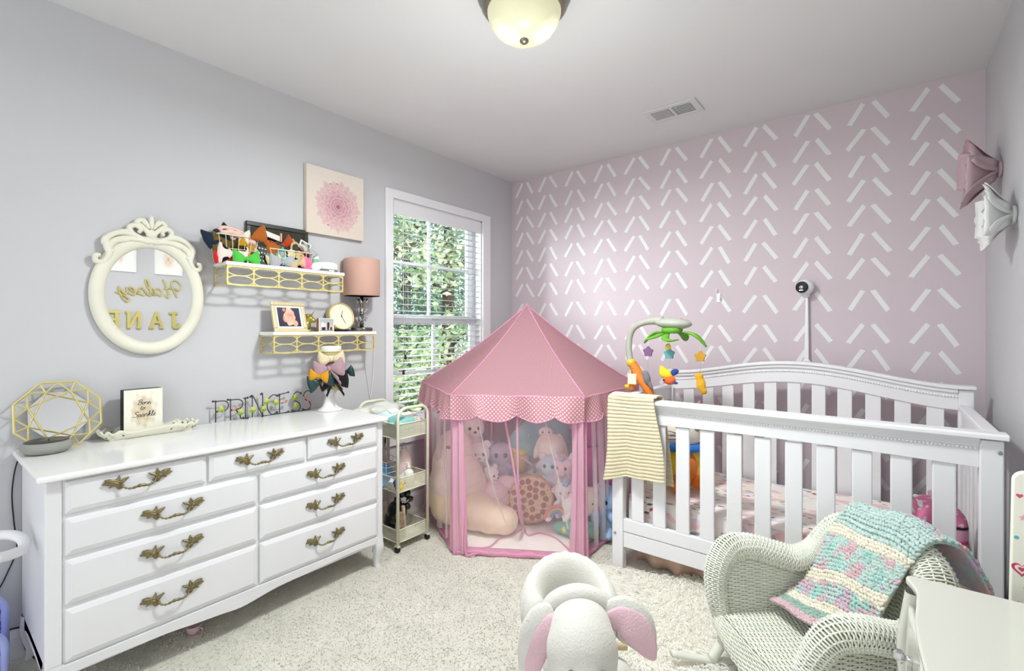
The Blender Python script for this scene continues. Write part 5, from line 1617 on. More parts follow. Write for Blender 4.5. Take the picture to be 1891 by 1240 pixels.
for k in range(6):
    a, b = hv(k, ER, ZE), hv(k + 1, ER, ZE)
    L = (b - a).length
    def rf(u, v, a=a, b=b):
        e = a.lerp(b, u)
        w = v
        p = e.lerp(apex, w)
        sag = 0.028 * math.sin(PI * v) + 0.018 * math.sin(PI * u) * (1 - v) * math.sin(PI * min(1, v + .25))
        return p - Vector((0, 0, sag)) + Vector((0, 0, 0.004 * math.sin(8 * u + 3 * k) * (1 - v)))
    MB(tent.location).grid(rf, 12, 14, True, uvf=lambda u, v, L=L: ((u - 0.5) * L * (1 - v) + 2, v * 0.86 + 2)).build('roof_panel', M_dotp, tent)
    # piping along each ridge
    MB(tent.location).tube([rf(0, t / 14) + Vector((0, 0, 0.002)) for t in range(15)], 0.0035, 6).build('ridge_piping', M_ribbon, tent)
    MB(tent.location).tube([a.lerp(b, t / 8) + Vector((0, 0, -0.002 + 0.003 * math.sin(t * 2.1 + k))) for t in range(9)], 0.0045, 6).build('eave_piping', M_ribbon, tent)
    out = ((a + b) / 2 - Vector((TC.x, TC.y, ZE))).normalized()
    def vf(u, v, a=a, b=b, out=out, k=k):
        e = a.lerp(b, u)
        sc_ = abs(math.sin(PI * (u * 3.5 + 0.25)))
        d = 0.098 + 0.034 * sc_ ** 0.7
        sw = 0.018 * math.sin(u * 13 + k) * v + 0.012 * v * math.sin(u * 29 + 2 * k)
        return e + out * (0.004 + sw + 0.012 * v) - Vector((0, 0, d * v))
    MB(tent.location).grid(vf, 56, 7, True, uvf=lambda u, v, L=L: (u * L + 2, 2 - v * 0.125)).build('valance', M_dotv, tent)
    MB(tent.location).tube([vf(t / 56, 1.0) for t in range(57)], 0.003, 5).build('valance_binding', M_ribbon, tent)
    # hidden frame
    MB(tent.location).tube([hv(k, 0.655, 0.012), hv(k, 0.655, ZE - 0.01)], 0.008, 10).build('pole', M_wpl, tent)
    MB(tent.location).tube([hv(k, 0.655, ZE - 0.01), hv(k + 1, 0.655, ZE - 0.01)], 0.006, 8).build('frame_bar', M_wpl, tent)
    # satin strip wrapped round each corner
    p0 = hv(k, 0.672)
    da = (hv(k + 1) - hv(k)).normalized(); db = (hv(k - 1) - hv(k)).normalized()
    def cf(u, v, p0=p0, da=da, db=db, k=k):
        w = 0.052 + 0.022 * v ** 3
        t = (u - 0.5) * 2
        off = da * (w * t) if t > 0 else db * (w * -t)
        inw = (Vector((TC.x, TC.y, 0)) - p0).normalized()
        fold = 0.010 * math.sin(u * 19 + k) * (0.4 + 0.6 * v) + 0.004 * math.sin(u * 40 + 3 * v)
        q = p0 + off - inw * (0.006 + fold)
        if k == 5:
            q = q + Vector((0.012, -0.008, 0)) * v
        return Vector((q.x, q.y, (ZE - 0.004) * (1 - v) + 0.008 * v))
    MB(tent.location).grid(cf, 26, 16, True).build('corner_strip', M_satin, tent)
    # net wall between corners
    a0, b0 = hv(k, 0.66), hv(k + 1, 0.66)
    def nf(u, v, a0=a0, b0=b0, out=out, k=k):
        e = a0.lerp(b0, u)
        f = 0.014 * math.sin(u * 31 + 1.3 * k) * (0.3 + 0.7 * v) + 0.010 * math.sin(u * 12 + k) * v
        return Vector((e.x, e.y, 0)) + Vector((out.x, out.y, 0)) * f + Vector((0, 0, (ZE - 0.006) * (1 - v) + 0.012 * v))
    MB(tent.location).grid(nf, 50, 10, True).build('net_wall', M_netp if k in (1, 2, 0) else M_net, tent)
    # pink hem along the floor
    MB(tent.location).tube([hv(k, 0.675).lerp(hv(k + 1, 0.675), t / 10) + Vector((0, 0, 0.014 + 0.004 * math.sin(t * 1.7 + k))) + Vector((out.x, out.y, 0)) * 0.006 * math.sin(t * 2.3 + 2 * k) for t in range(11)], 0.012, 8, flat=(0.35, 1.0), up=(0, 0, 1)).build('hem', M_ribbon, tent)
    MB(tent.location).tube([hv(k, 0.64).lerp(hv(k + 1, 0.64), t / 10) + Vector((0, 0, 0.018)) for t in range(11)], 0.03, 8, flat=(1.0, 0.18), up=(0, 0, 1)).build('mat_border', M_ribbon, tent)
mt = MB(tent.location)
hexp = [tuple(hv(k, 0.645).xy) for k in range(6)]
mt.prism(hexp, 0.002, 0.017, 'z')
mt.build('floor_mat', mat('mat_cream', '#f6f2ec', 0.9, noise=(4, 0.08), bump=(30, 0.4)), tent, bevel=0.004)
# loose net folds and ribbon edges of the front opening
def front(u, z, inn=0.0):
    a0, b0 = hv(4, 0.662), hv(5, 0.662)
    e = a0.lerp(b0, u)
    n_ = Vector((-(b0 - a0).y, (b0 - a0).x, 0)).normalized()
    return Vector((e.x, e.y, z)) + n_ * inn
def side(k, u, z, inn=0.0):
    a0, b0 = hv(k, 0.662), hv(k + 1, 0.662)
    e = a0.lerp(b0, u)
    n_ = (Vector((TC.x, TC.y, 0)) - Vector((((a0 + b0) / 2).x, ((a0 + b0) / 2).y, 0))).normalized()
    return Vector((e.x, e.y, z)) + n_ * inn
def ribbon(name, pts, w, m, n=8):
    P = spl(pts, n)
    return MB(tent.location).tube(P, w, 6, flat=(1.0, 0.16), up=(0.3, -0.9, 0.1)).build(name, m, tent)
ribbon('ribbon_edge', [front(0.37, 0.83), front(0.43, 0.62, 0.01), front(0.49, 0.36, 0.03), front(0.50, 0.2, 0.10), front(0.50, 0.05, 0.26), front(0.46, 0.024, 0.27), front(0.33, 0.022, 0.17), front(0.26, 0.022, 0.05), front(0.12, 0.022, 0.02)], 0.007, M_ribbon)
ribbon('ribbon_edge', [front(0.50, 0.83), front(0.50, 0.6, 0.01), front(0.505, 0.36, 0.03), front(0.515, 0.2, 0.10), front(0.52, 0.04, 0.26), front(0.56, 0.024, 0.22), front(0.66, 0.022, 0.26), front(0.80, 0.022, 0.20), front(0.93, 0.022, 0.04)], 0.007, M_ribbon)
ribbon('net_fold', [front(0.16, 0.83), front(0.22, 0.6, 0.01), front(0.30, 0.36, 0.03), front(0.36, 0.2, 0.08), front(0.40, 0.07, 0.18)], 0.006, M_netw)
ribbon('net_fold', [front(0.70, 0.83), front(0.74, 0.66, 0.01), front(0.83, 0.4, 0.02), front(0.9, 0.15, 0.03)], 0.005, M_netw)
ribbon('ribbon_edge', [front(0.07, 0.50), front(0.085, 0.25, -0.01), front(0.09, 0.03, -0.03), front(0.16, 0.018, -0.03), front(0.27, 0.02, 0.02)], 0.007, M_ribbon)
for k, us in ((5, (0.16, 0.28, 0.38, 0.62, 0.78)), (3, (0.3, 0.5, 0.72))):
    for i, u in enumerate(us):
        ribbon('net_fold', [side(k, u, 0.82, -0.012), side(k, u + 0.03, 0.5, -0.014), side(k, u + 0.06, 0.2, -0.012), side(k, u + 0.07, 0.03, -0.012)], [0.014, 0.02, 0.008, 0.012, 0.01][i], M_netw)
MB(tent.location).box(*[c for p in [(0.0, 0.0)] for c in (front(0.075, 0).x - 0.003, front(0.075, 0).x + 0.003, front(0.075, 0).y - 0.006, front(0.075, 0).y - 0.005)], 0.30, 0.43).build('care_label', mat('label_cloth', '#efd9d2', 0.8, noise=(9, 0.03)), tent)

# ---------------------------------------------------------------- soft toys in the tent
def plushm(name, h):
    return mat(name, h, 0.95, noise=(18, 0.06), bump=(120, 0.35), sheen=0.3, spec=0.1)
P_w = plushm('plush_white', '#f6f4f2'); P_cr = plushm('plush_cream', '#f3ecdf'); P_pk = plushm('plush_pink', '#f0d0d8'); P_bg = plushm('plush_beige', '#efd9bc'); P_bg2 = plushm('plush_peach', '#f0d8d0')
P_tl = plushm('plush_teal', '#86b4b9'); P_tl2 = plushm('plush_seagreen', '#6fb0a2'); P_lv = plushm('plush_lavender', '#c3b6d0'); P_bl = plushm('plush_babyblue', '#9fc0e4'); P_mg = plushm('plush_magenta', '#cf62ae'); P_ye = plushm('plush_yellow', '#e3cd5a'); P_br = plushm('plush_cocoa', '#8a5a54'); P_lb = plushm('plush_iceblue', '#c6d8e8')
M_eye = mat('toy_eye', '#141416', 0.12, noise=(9, 0.05), spec=0.6)
GT = 'soft toys heaped in the tent'
FACE = math.radians(-54)
def plush(label, loc, s, mats_, yaw=FACE, pitch=0, ears='round', snout=True, arms=True, limbs=None, nose=None, body=True, roll=0, group=GT, eyes=True, es=1.0, horn=None, mane=None, name='plush_toy'):
    """sitting soft toy about 3.3 s tall (s = head radius); looks along local +x"""
    bm_, em, nm = mats_[0], mats_[1], mats_[2] if len(mats_) > 2 else M_eye
    t = thing(name, label, 'soft toy', loc, (roll, pitch, yaw), group)
    hz = 1.95 if body else 0.95
    parts = [((0, 0, hz * s), (0.92 * s, s, 0.92 * s))]
    if body:
        parts += [((0, 0, 0.72 * s), (0.72 * s, 0.78 * s, 0.85 * s))]
        if arms:
            for q in (-1, 1):
                parts += [((0.42 * s, q * 0.72 * s, 1.0 * s), (0.26 * s, 0.26 * s, 0.55 * s), (q * 0.5, 0.7, 0)), ((0.72 * s, q * 0.5 * s, 0.26 * s), (0.58 * s, 0.29 * s, 0.28 * s), (0, 0, q * 0.3))]
    blob('body', parts, bm_, t, vox=max(0.006, s * 0.09), smooth=3)
    for q in (-1, 1):
        e = MB()
        if ears == 'round':
            e.ell((0.0, q * 0.72 * s, (hz + 0.72) * s), (0.16 * s, 0.34 * s, 0.34 * s), (0, 0, 0), 12, 8)
        elif ears == 'long':
            e.ell((0.0, q * 0.8 * s, (hz + 0.1) * s), (0.16 * s, 0.26 * s, 0.85 * s), (q * 0.35, 0, 0), 12, 8)
        elif ears == 'flap':
            e.ell((0.0, q * 1.05 * s, (hz - 0.05) * s), (0.14 * s, 0.55 * s, 0.65 * s), (q * 0.3, 0, 0), 12, 8)
        elif ears == 'point':
            e.tube([(0, q * 0.55 * s, (hz + 0.6) * s), (0.02 * s, q * 0.68 * s, (hz + 1.25) * s)], [0.26 * s, 0.03 * s], 10)
        if ears:
            e.build('ear', em, t)
        if eyes:
            MB().ell((0.80 * s, q * 0.34 * s, (hz + 0.12) * s), (0.11 * s * es, 0.13 * s * es, 0.14 * s * es), (0, 0, q * .35), 10, 8).build('eye', M_eye, t)
    if snout:
        MB().ell((0.82 * s, 0, (hz - 0.22) * s), (0.34 * s, 0.42 * s, 0.32 * s), (0, 0, 0), 12, 8).build('muzzle', bm_, t)
        MB().ell((1.12 * s, 0, (hz - 0.1) * s), (0.09 * s, 0.14 * s, 0.10 * s), (0, 0, 0), 10, 8).build('nose', nm, t)
    if horn:
        MB().tube([(0.5 * s, 0, (hz + 0.7) * s), (0.72 * s, 0, (hz + 1.45) * s)], [0.16 * s, 0.015 * s], 10).build('horn', horn, t)
    if mane:
        mm = MB()
        for k in range(7):
            a = -0.5 + k * 0.35
            mm.ell((0.25 * s - 0.9 * s * math.sin(a * 0.8) * 0.9, 0.12 * s * math.sin(k * 2.1), (hz + 0.9 * math.cos(a * 0.8)) * s), (0.3 * s, 0.28 * s, 0.28 * s), (0, 0, k), 10, 8)
        mm.build('mane', mane, t)
    return t
# giant bent body-pillow animal at the left
bp = thing('giant_plush', 'giant pink and beige bent leg plush slumped at left in the tent', 'soft toy', (0.44, 2.10, 0.017), 0)
bo_ = bp.location
blob('torso', [((0.405, 2.09, 0.46), (0.10, 0.12, 0.12)), ((0.42, 2.08, 0.38), (0.125, 0.15, 0.15)), ((0.43, 2.06, 0.28), (0.13, 0.16, 0.14))], plushm('plush_rose_tint', '#f0dad2'), bp, bo_, vox=0.014, smooth=6)
blob('hips', [((0.41, 2.06, 0.20), (0.135, 0.155, 0.14)), ((0.43, 2.04, 0.14), (0.12, 0.13, 0.12)), ((0.50, 2.06, 0.125), (0.14, 0.14, 0.105))], P_bg, bp, bo_, vox=0.014, smooth=6)
blob('foot', [((0.60, 2.06, 0.135), (0.15, 0.11, 0.115), (0, 0.08, 0.12)), ((0.70, 2.09, 0.115), (0.13, 0.105, 0.098), (0, 0.1, 0.2)), ((0.79, 2.12, 0.10), (0.075, 0.085, 0.08))], P_bg, bp, bo_, vox=0.013, smooth=6)
def ribbed(name, parent, o, c, rad, rot, nr, m, depth=0.035):
    R_ = Euler(rot).to_matrix(); c = Vector(c)
    def f(u, v):
        t = PI * (0.02 + 0.96 * v)
        k = 1 + depth * math.cos(v * nr * 2 * PI)
        a = 2 * PI * u
        return c + R_ @ Vector((rad[0] * math.sin(t) * math.cos(a) * k, rad[1] * math.sin(t) * math.sin(a) * k, rad[2] * math.cos(t)))
    return MB(o).grid(f, 28, nr * 5, True, cu=True).build(name, m, parent)
ribbed('ribbed_leg', bp, bo_, (0.525, 2.10, 0.28), (0.095, 0.115, 0.19), (0.15, -0.30, 0.2), 16, P_bg2, 0.02)
MB(bo_).ell((0.455, 1.995, 0.49), (0.022, 0.01, 0.014), (0.4, 0, 0.5), 10, 6).build('embroidered_mark', plushm('plush_rust', '#b98579'), bp)
cp = thing('ribbed_cushion', 'round pale pink ribbed cushion beside the giant plush', 'cushion', (0.615, 2.21, 0.017))
ribbed('cushion_body', cp, Vector((0.615, 2.21, 0.017)), (0.615, 2.21, 0.145), (0.105, 0.11, 0.125), (0.2, 0.25, 0), 11, P_pk, 0.03)

plush('white teddy bear with brown muzzle topmost of the tent heap', (0.335, 2.33, 0.37), 0.086, (P_w, P_w, P_br), FACE + 0.35, ears='round', arms=False)
plush('white teddy bear with bluish nose below the topmost teddy', (0.415, 2.30, 0.225), 0.082, (P_w, P_w, P_lv), FACE + 0.25)
plush('small white plush dog between teddy and pink owl', (0.54, 2.285, 0.16), 0.058, (P_w, P_w, M_eye), FACE + 0.9)
plush('fuzzy lavender monster plush behind the white teddies', (0.50, 2.44, 0.20), 0.085, (P_lv, P_lv), FACE, ears=None, snout=False, es=1.3)
ow = plush('pink headed white owl plush left of the pizza cushion', (0.635, 2.325, 0.017), 0.083, (P_w, P_pk), FACE - 0.1, ears='point', snout=False, arms=False, es=1.5)
MB().ell((0, 0, 0.198), (0.074, 0.086, 0.062), (0, -0.25, 0), 14, 8).build('hood', P_pk, ow)
MB().tube([(0.078, 0, 0.163), (0.095, 0, 0.150)], [0.011, 0.002], 8).build('beak', P_ye, ow)
jr = thing('toy_jar', 'yellow toy honey jar with purple handle behind pizza cushion', 'toy', (0.575, 2.52, 0.26), (0, 0.15, 0))
MB().lathe([(0.055, 0), (0.062, 0.01), (0.062, 0.105), (0.05, 0.12), (0, 0.12)], 24).build('jar_body', plushm('plush_honey', '#d5b166'), jr)
MB().lathe([(0.05, 0.118), (0.055, 0.122), (0.055, 0.145), (0, 0.15)], 24).build('lid', P_ye, jr)
MB().tube(spl([(0.05, -0.04, 0.11), (0.10, -0.03, 0.09), (0.12, 0.02, 0.04), (0.10, 0.05, 0.0)], 6), 0.008, 8).build('handle', P_lv, jr)
bb = thing('plush_toy', 'lavender stuffed toy lying under the yellow toy jar at back of tent', 'soft toy', (0.56, 2.54, 0.017), 0, GT)
blob('body', [((0, 0, 0.09), (0.12, 0.14, 0.09)), ((0.06, -0.06, 0.16), (0.08, 0.08, 0.075))], P_lv, bb, vox=0.012)
# big teal whale-like cushion at the back
tl = thing('plush_toy', 'large teal plush cushion with small white face at back of tent', 'soft toy', (0.69, 2.66, 0.30), (0, 0, FACE), GT)
blob('body', [((0, 0, 0.17), (0.12, 0.19, 0.14)), ((0, 0.06, 0.21), (0.10, 0.12, 0.10)), ((0, -0.14, 0.12), (0.09, 0.1, 0.11)), ((-0.03, 0.16, 0.12), (0.08, 0.1, 0.10))], P_tl, tl, vox=0.014)
MB().ell((0.108, 0.01, 0.225), (0.02, 0.048, 0.034), (0, -0.25, 0), 14, 8).build('face_patch', P_w, tl)
for q in (-1, 1):
    MB().ell((0.126, 0.01 + q * 0.02, 0.228), (0.004, 0.006, 0.005), (0, 0, 0), 8, 6).build('eye', M_eye, tl)
    MB().ell((0.10, q * 0.10, 0.20), (0.03, 0.006, 0.01), (0, 0, 0), 8, 6).build('stripe', P_lb, tl)
bs_ = thing('plush_toy', 'big rolled white plush filling the middle back of tent floor', 'soft toy', (0.70, 2.68, 0.017), (0, 0, FACE), GT)
blob('body', [((0, 0, 0.14), (0.13, 0.2, 0.14)), ((0, 0.12, 0.12), (0.11, 0.1, 0.12))], P_w, bs_, vox=0.014)
rb_ = thing('plush_toy', 'rainbow coloured plush peeking above the teal cushion', 'soft toy', (0.62, 2.74, 0.42), (0, 0, FACE), GT)
for i, h in enumerate(('#e08a7a', '#e5b45c', '#dcd06a', '#8fc09a')):
    MB().tube([(0, (0.115 - i * 0.022) * math.cos(a), 0.05 + (0.115 - i * 0.022) * math.sin(a)) for a in [PI * q / 14 for q in range(15)]], 0.0125, 8).build('rainbow_arc', plushm('plush_arc_' + str(i), h), rb_)
# pizza cushion
pz = thing('pizza_cushion', 'round pepperoni pizza print cushion leaning in middle of tent', 'cushion', (0.825, 2.325, 0.02), (0, math.radians(-22), FACE - 0.02))
RP = 0.146
def pzf(u, v):
    t = PI * v; a = 2 * PI * u
    return (0.042 * math.copysign(abs(math.cos(t)) ** 0.8, math.cos(t)), RP * (math.sin(t) ** 0.55) * math.cos(a), RP + RP * (math.sin(t) ** 0.55) * math.sin(a))
MB().grid(pzf, 40, 20, True, cu=True).build('crust', mat('pizza_crust', '#c68662', 0.85, noise=(25, 0.3), bump=(50, 0.4)), pz)
rp = random.Random(4)
pep = []
for k in range(900):
    y, z = rp.uniform(-1, 1), rp.uniform(-1, 1)
    if math.hypot(y, z) < 0.83 and all(math.hypot(y - a, z - b) > 0.265 for a, b in pep):
        pep.append((y, z))
def pizza(u, v):
    r = math.sqrt(u) if False else u
    y, z = r * math.cos(2 * PI * v), r * math.sin(2 * PI * v)
    n_ = math.sin(23 * y + 9 * z) * math.sin(19 * z - 7 * y)
    c = mixc('#d9b489', '#e6cda6', 0.5 + 0.5 * n_)
    if n_ > 0.72: c = lin('#b56a45')
    for i, (a, b) in enumerate(pep):
        d = math.hypot(y - a, z - b)
        if d < 0.125:
            c = mixc('#a34a48', '#8d3d3c', d / 0.125 if i % 2 else 0.4)
    if r > 0.93: c = mixc(c, '#b97a52', 0.7)
    return c
printed('pizza_print', pizza, 46, 130, lambda u, v: (0.0425 + 0.012 * (1 - u ** 2) - 0.012 * max(0, u - .8), RP * 0.93 * u * math.cos(2 * PI * v), RP + RP * 0.93 * u * math.sin(2 * PI * v)), M_print, pz, label='pepperoni pizza print')
# right side heap
plush('cream floppy eared bunny plush behind the pizza cushion', (0.80, 2.58, 0.24), 0.098, (P_cr, P_cr, P_pk), FACE + 0.2, ears='long', snout=False, eyes=False)
plush('white and ice blue round faced plush just above the pizza cushion', (0.85, 2.50, 0.20), 0.072, (P_lb, P_pk, P_pk), FACE - 0.25, ears='round', snout=False, arms=False, es=1.2)
plush('pink unicorn plush with lavender mane right of the ice blue plush', (0.93, 2.525, 0.19), 0.076, (P_pk, P_w, P_pk), FACE - 0.3, ears='point', horn=P_ye, mane=P_lv)
plush('white unicorn plush with gold horn sitting right of the pizza cushion', (0.995, 2.45, 0.08), 0.072, (P_w, P_w, P_pk), FACE - 0.15, ears='point', horn=P_ye, mane=P_bl)
plush('plum coloured mouse plush pressed behind the white unicorn', (0.93, 2.50, 0.02), 0.06, (P_br, P_pk), FACE)
rbw = thing('rainbow_toy', 'small arched rainbow plush right of the pizza cushion', 'soft toy', (1.02, 2.30, 0.12), (0.1, 0, FACE + 0.25))
for i, h in enumerate(('#dd7f86', '#e6b85e', '#7f9fc0', '#8d86b8')):
    r_ = 0.062 - i * 0.0125
    MB().tube([(0, r_ * math.cos(a), r_ * math.sin(a)) for a in [PI * q / 16 for q in range(17)]], 0.0075, 8, flat=(1, 2.0), up=(1, 0, 0)).build('rainbow_arc', plushm('plush_bow_' + str(i), h), rbw)
for q in (-1, 1):
    MB().ell((0.006, q * 0.048, 0.0), (0.018, 0.02, 0.014), (0, 0, 0), 10, 8).build('cloud_end', P_pk, rbw)
plush('white and pink pony plush in front of the rainbow toy', (1.09, 2.37, 0.06), 0.066, (P_w, P_pk, P_pk), FACE + 0.3, ears='point', mane=P_pk)
ck_ = plush('round cream plush with pink cheeks by right tent corner', (1.17, 2.41, 0.13), 0.088, (P_cr, P_pk), FACE - 0.2, ears='point', snout=False, body=False, es=0.6)
for q in (-1, 1):
    MB().ell((0.072, q * 0.050, 0.065), (0.012, 0.018, 0.016), (0, 0, q * .6), 10, 8).build('cheek', plushm('plush_cheek', '#dd8a97'), ck_)
dn = thing('plush_toy', 'sea green dinosaur plush with yellow spikes near front right tent corner', 'soft toy', (1.145, 2.33, 0.018), (0, 0, FACE + 1.0), GT)
blob('body', [((0, 0, 0.055), (0.085, 0.06, 0.056)), ((0.08, 0.0, 0.07), (0.05, 0.045, 0.045)), ((-0.09, 0, 0.04), (0.07, 0.035, 0.035)), ((0.04, -0.05, 0.025), (0.04, 0.025, 0.024)), ((0.04, 0.05, 0.025), (0.04, 0.025, 0.024))], P_tl2, dn, vox=0.008)
for k in range(4):
    MB().ell((0.06 - k * 0.042, -0.045 + 0.004 * k, 0.082 - 0.012 * k), (0.018, 0.016, 0.018), (0, 0, 0), 10, 8).build('spike', P_ye, dn)
pn = thing('plush_ball', 'tiny yellow plush ball by the front right tent corner', 'soft toy', (1.17, 2.235, 0.018))
MB().ell((0, 0, 0.021), (0.022, 0.022, 0.021), (0, 0, 0), 14, 10).build('ball_body', P_ye, pn)
MB().ell((0.014, -0.014, 0.03), (0.006, 0.006, 0.006), (0, 0, 0), 8, 6).build('dot', P_cr, pn)
el = plush('baby blue elephant plush sitting at right edge of the tent', (1.225, 2.50, 0.018), 0.098, (P_bl, P_bl), FACE - 0.5, ears='flap', snout=False)
MB().tube(spl([(0.07, 0, 0.17), (0.125, 0, 0.15), (0.14, 0, 0.10), (0.155, 0, 0.075)], 5), [0.034 - 0.001 * k for k in range(16)], 10).build('trunk', P_bl, el)
m1 = thing('magenta_cushion', 'magenta satin cushion wedged at right of tent, upper one', 'cushion', (0.985, 2.79, 0.40), (0.2, 0, FACE), 'magenta cushions in the tent')
blob('cushion_body', [((0, 0, 0.11), (0.07, 0.12, 0.11)), ((0.02, 0.07, 0.07), (0.05, 0.06, 0.06))], P_mg, m1, vox=0.012)
m2 = thing('magenta_cushion', 'magenta satin cushion wedged at right of tent, lower one', 'cushion', (1.06, 2.70, 0.19), (0.1, 0, FACE), 'magenta cushions in the tent')
blob('cushion_body', [((0, 0, 0.13), (0.08, 0.14, 0.13)), ((0.05, -0.04, 0.16), (0.04, 0.05, 0.05)), ((0.04, 0.08, 0.07), (0.05, 0.06, 0.06))], P_mg, m2, vox=0.012)
m3 = thing('cocoa_cushion', 'cocoa pink cushion between the two magenta cushions', 'cushion', (1.02, 2.66, 0.017), (0.1, 0, FACE))
blob('cushion_body', [((0, 0, 0.10), (0.09, 0.17, 0.10)), ((0.0, 0.0, 0.15), (0.07, 0.12, 0.06))], P_br, m3, vox=0.014)
pl_ = thing('pink_cushion', 'pink cushion against the net behind the giant plush', 'cushion', (0.30, 2.23, 0.017), (0, 0, -0.9))
blob('cushion_body', [((0, 0, 0.22), (0.08, 0.14, 0.2)), ((0, 0, 0.40), (0.07, 0.12, 0.13))], P_pk, pl_, vox=0.014)
pw2 = thing('plush_toy', 'big white plush base supporting the teddies at left of tent', 'soft toy', (0.40, 2.40, 0.017), (0, 0, FACE), GT)
blob('body', [((0, 0, 0.11), (0.13, 0.15, 0.11)), ((-0.06, 0.0, 0.22), (0.08, 0.1, 0.14))], P_w, pw2, vox=0.014)
# ================================================================= CRIB
crib = thing('crib', 'white baby crib with arched headboard against the pink wall', 'crib', (2.115, 2.58, 0))
co = crib.location
M_crib = mat('crib_white', '#e6e6e8', 0.38, noise=(3, 0.02))
CX0, CX1, YF0, YB0 = 1.416, 2.812, 2.2, 2.955
for x0, x1 in ((CX0 + 0.004, CX0 + 0.062), (CX1 - 0.060, CX1 - 0.002)):
    p = MB(co).box(x0, x1, YF0, YF0 + 0.045, 0.0, 0.832).build('post', M_crib, crib, bevel=0.004)
    for z in (0.795, 0.175):
        xb = (x0 + x1) / 2 - 0.012 * (1 if x0 < 2 else -1.6)
        MB(co).at((xb, YF0 - 0.001, z), (PI / 2, 0, 0)).lathe([(0.0065, 0), (0.0062, 0.003), (0.004, 0.0035), (0, 0.0025)], 14).build('bolt', mat('bolt_grey', '#9a9a9c', 0.35, 0.6, noise=(9, 0.05)), p)
for x0, x1 in ((CX0 + 0.008, CX0 + 0.058), (CX1 - 0.045, CX1 + 0.008)):
    p = MB(co).box(x0, x1, YB0 - 0.025, YB0 + 0.02, 0.0, 0.925).build('post', M_crib, crib, bevel=0.004)
    if x0 > 2:
        for z in (0.40, 0.52):
            MB(co).at(((x0 + x1) / 2, YB0 - 0.0252, z), (PI / 2, 0, 0)).lathe([(0.0045, 0), (0.004, 0.0006), (0, 0.0006)], 12).build('bolt_hole_shade', M_dark, p)  # dark disc painted for the shade inside a bolt hole
# front rail: cap, cove, bead row, board
m = MB(co)
m.prism([(YF0 - 0.022, 0.838), (YF0 + 0.05, 0.838), (YF0 + 0.05, 0.852), (YF0 + 0.044, 0.858), (YF0 - 0.016, 0.858), (YF0 - 0.022, 0.852)], CX0 - 0.010, CX1 + 0.008, 'x')
m.build('rail_cap', M_crib, crib, bevel=0.003)
m = MB(co)
m.prism([(YF0 + 0.034, 0.838), (YF0 - 0.014, 0.838), (YF0 - 0.012, 0.832), (YF0 - 0.004, 0.822), (YF0 + 0.002, 0.812), (YF0 + 0.004, 0.806), (YF0 + 0.034, 0.806)][::-1], CX0 + 0.062, CX1 - 0.06, 'x')
fb = [(CX0 + 0.062 + (CX1 - CX0 - 0.122) * t / 24, 0.737 + 0.012 * math.sin(PI * t / 24)) for t in range(25)]
m.prism(fb + [(CX1 - 0.06, 0.806), (CX0 + 0.062, 0.806)], YF0 + 0.006, YF0 + 0.034, 'y')
m.build('front_rail', M_crib, crib, bevel=0.0015)
nb = 116
m = MB(co)
for k in range(nb):
    x = CX0 + 0.066 + (CX1 - CX0 - 0.13) * (k + 0.5) / nb
    m.ell((x, YF0 + 0.004, 0.801), (0.0056, 0.0045, 0.0045), (0, 0, 0), 8, 6)
m.build('bead_moulding', M_crib, crib, kind='stuff')
m = MB(co)
m.box(CX0 + 0.062, CX1 - 0.06, YF0 + 0.006, YF0 + 0.034, 0.190, 0.252).box(CX0 + 0.062, CX1 - 0.06, YF0 + 0.0075, YF0 + 0.034, 0.112, 0.187)
m.build('bottom_rail', M_crib, crib, bevel=0.003)
fs = [1.549, 1.657, 1.768, 1.877, 1.990, 2.101, 2.214, 2.323, 2.437, 2.551, 2.666]
sl = MB().box(-0.031, 0.031, -0.0075, 0.0075, 0.252, 0.742).build('slat', M_crib, crib, bevel=0.004)
sl.location = Vector((fs[0], YF0 + 0.021, 0)) - co
for x in fs[1:]:
    o = sl.copy(); COL.objects.link(o); o.parent = crib; o.location = Vector((x, YF0 + 0.021, 0)) - co
# headboard
def hz(x):
    t = (x - 2.122) / 0.70
    a = min(1, abs(t))
    return 0.944 + 0.082 * (0.5 + 0.5 * math.cos(PI * min(1, a / 0.93))) ** 0.85
HX0, HX1 = CX0 + 0.002, CX1 + 0.014
xs = [HX0 + (HX1 - HX0) * i / 40 for i in range(41)]
def strip(name, xs, y0, y1, d0, d1, mt, par, bev=0.003):
    poly = [(x, hz(x) - d0) for x in xs] + [(x, hz(x) - d1) for x in xs[::-1]]
    return MB(co).prism(poly[::-1], y0, y1, 'y').build(name, mt, par, bevel=bev)
strip('headboard_cap', xs, YB0 - 0.042, YB0 + 0.028, 0.0, 0.016, M_crib, crib)
xi = [CX0 + 0.058 + (CX1 - 0.045 - CX0 - 0.058) * i / 40 for i in range(41)]
hr = strip('headboard_rail', xi, YB0 - 0.020, YB0 + 0.012, 0.016, 0.112, M_crib, crib, 0.002)
strip('rail_moulding', xi, YB0 - 0.032, YB0 - 0.019, 0.016, 0.034, M_crib, hr, 0.004)
m = MB(co)
for k in range(120):
    x = xi[0] + (xi[-1] - xi[0]) * (k + 0.5) / 120
    m.ell((x, YB0 - 0.022, hz(x) - 0.053), (0.0055, 0.0045, 0.0045), (0, 0, 0), 8, 6)
m.build('bead_moulding', M_crib, crib, kind='stuff')
MB(co).box(CX0 + 0.058, CX1 - 0.045, YB0 - 0.018, YB0 + 0.012, 0.16, 0.25).build('bottom_rail', M_crib, crib, bevel=0.003)
for x in [1.565, 1.678, 1.788, 1.899, 2.008, 2.121, 2.233, 2.345, 2.460, 2.573, 2.690]:
    MB(co).box(x - 0.031, x + 0.031, YB0 - 0.012, YB0 + 0.003, 0.25, hz(x) - 0.108).build('slat', M_crib, crib, bevel=0.003)
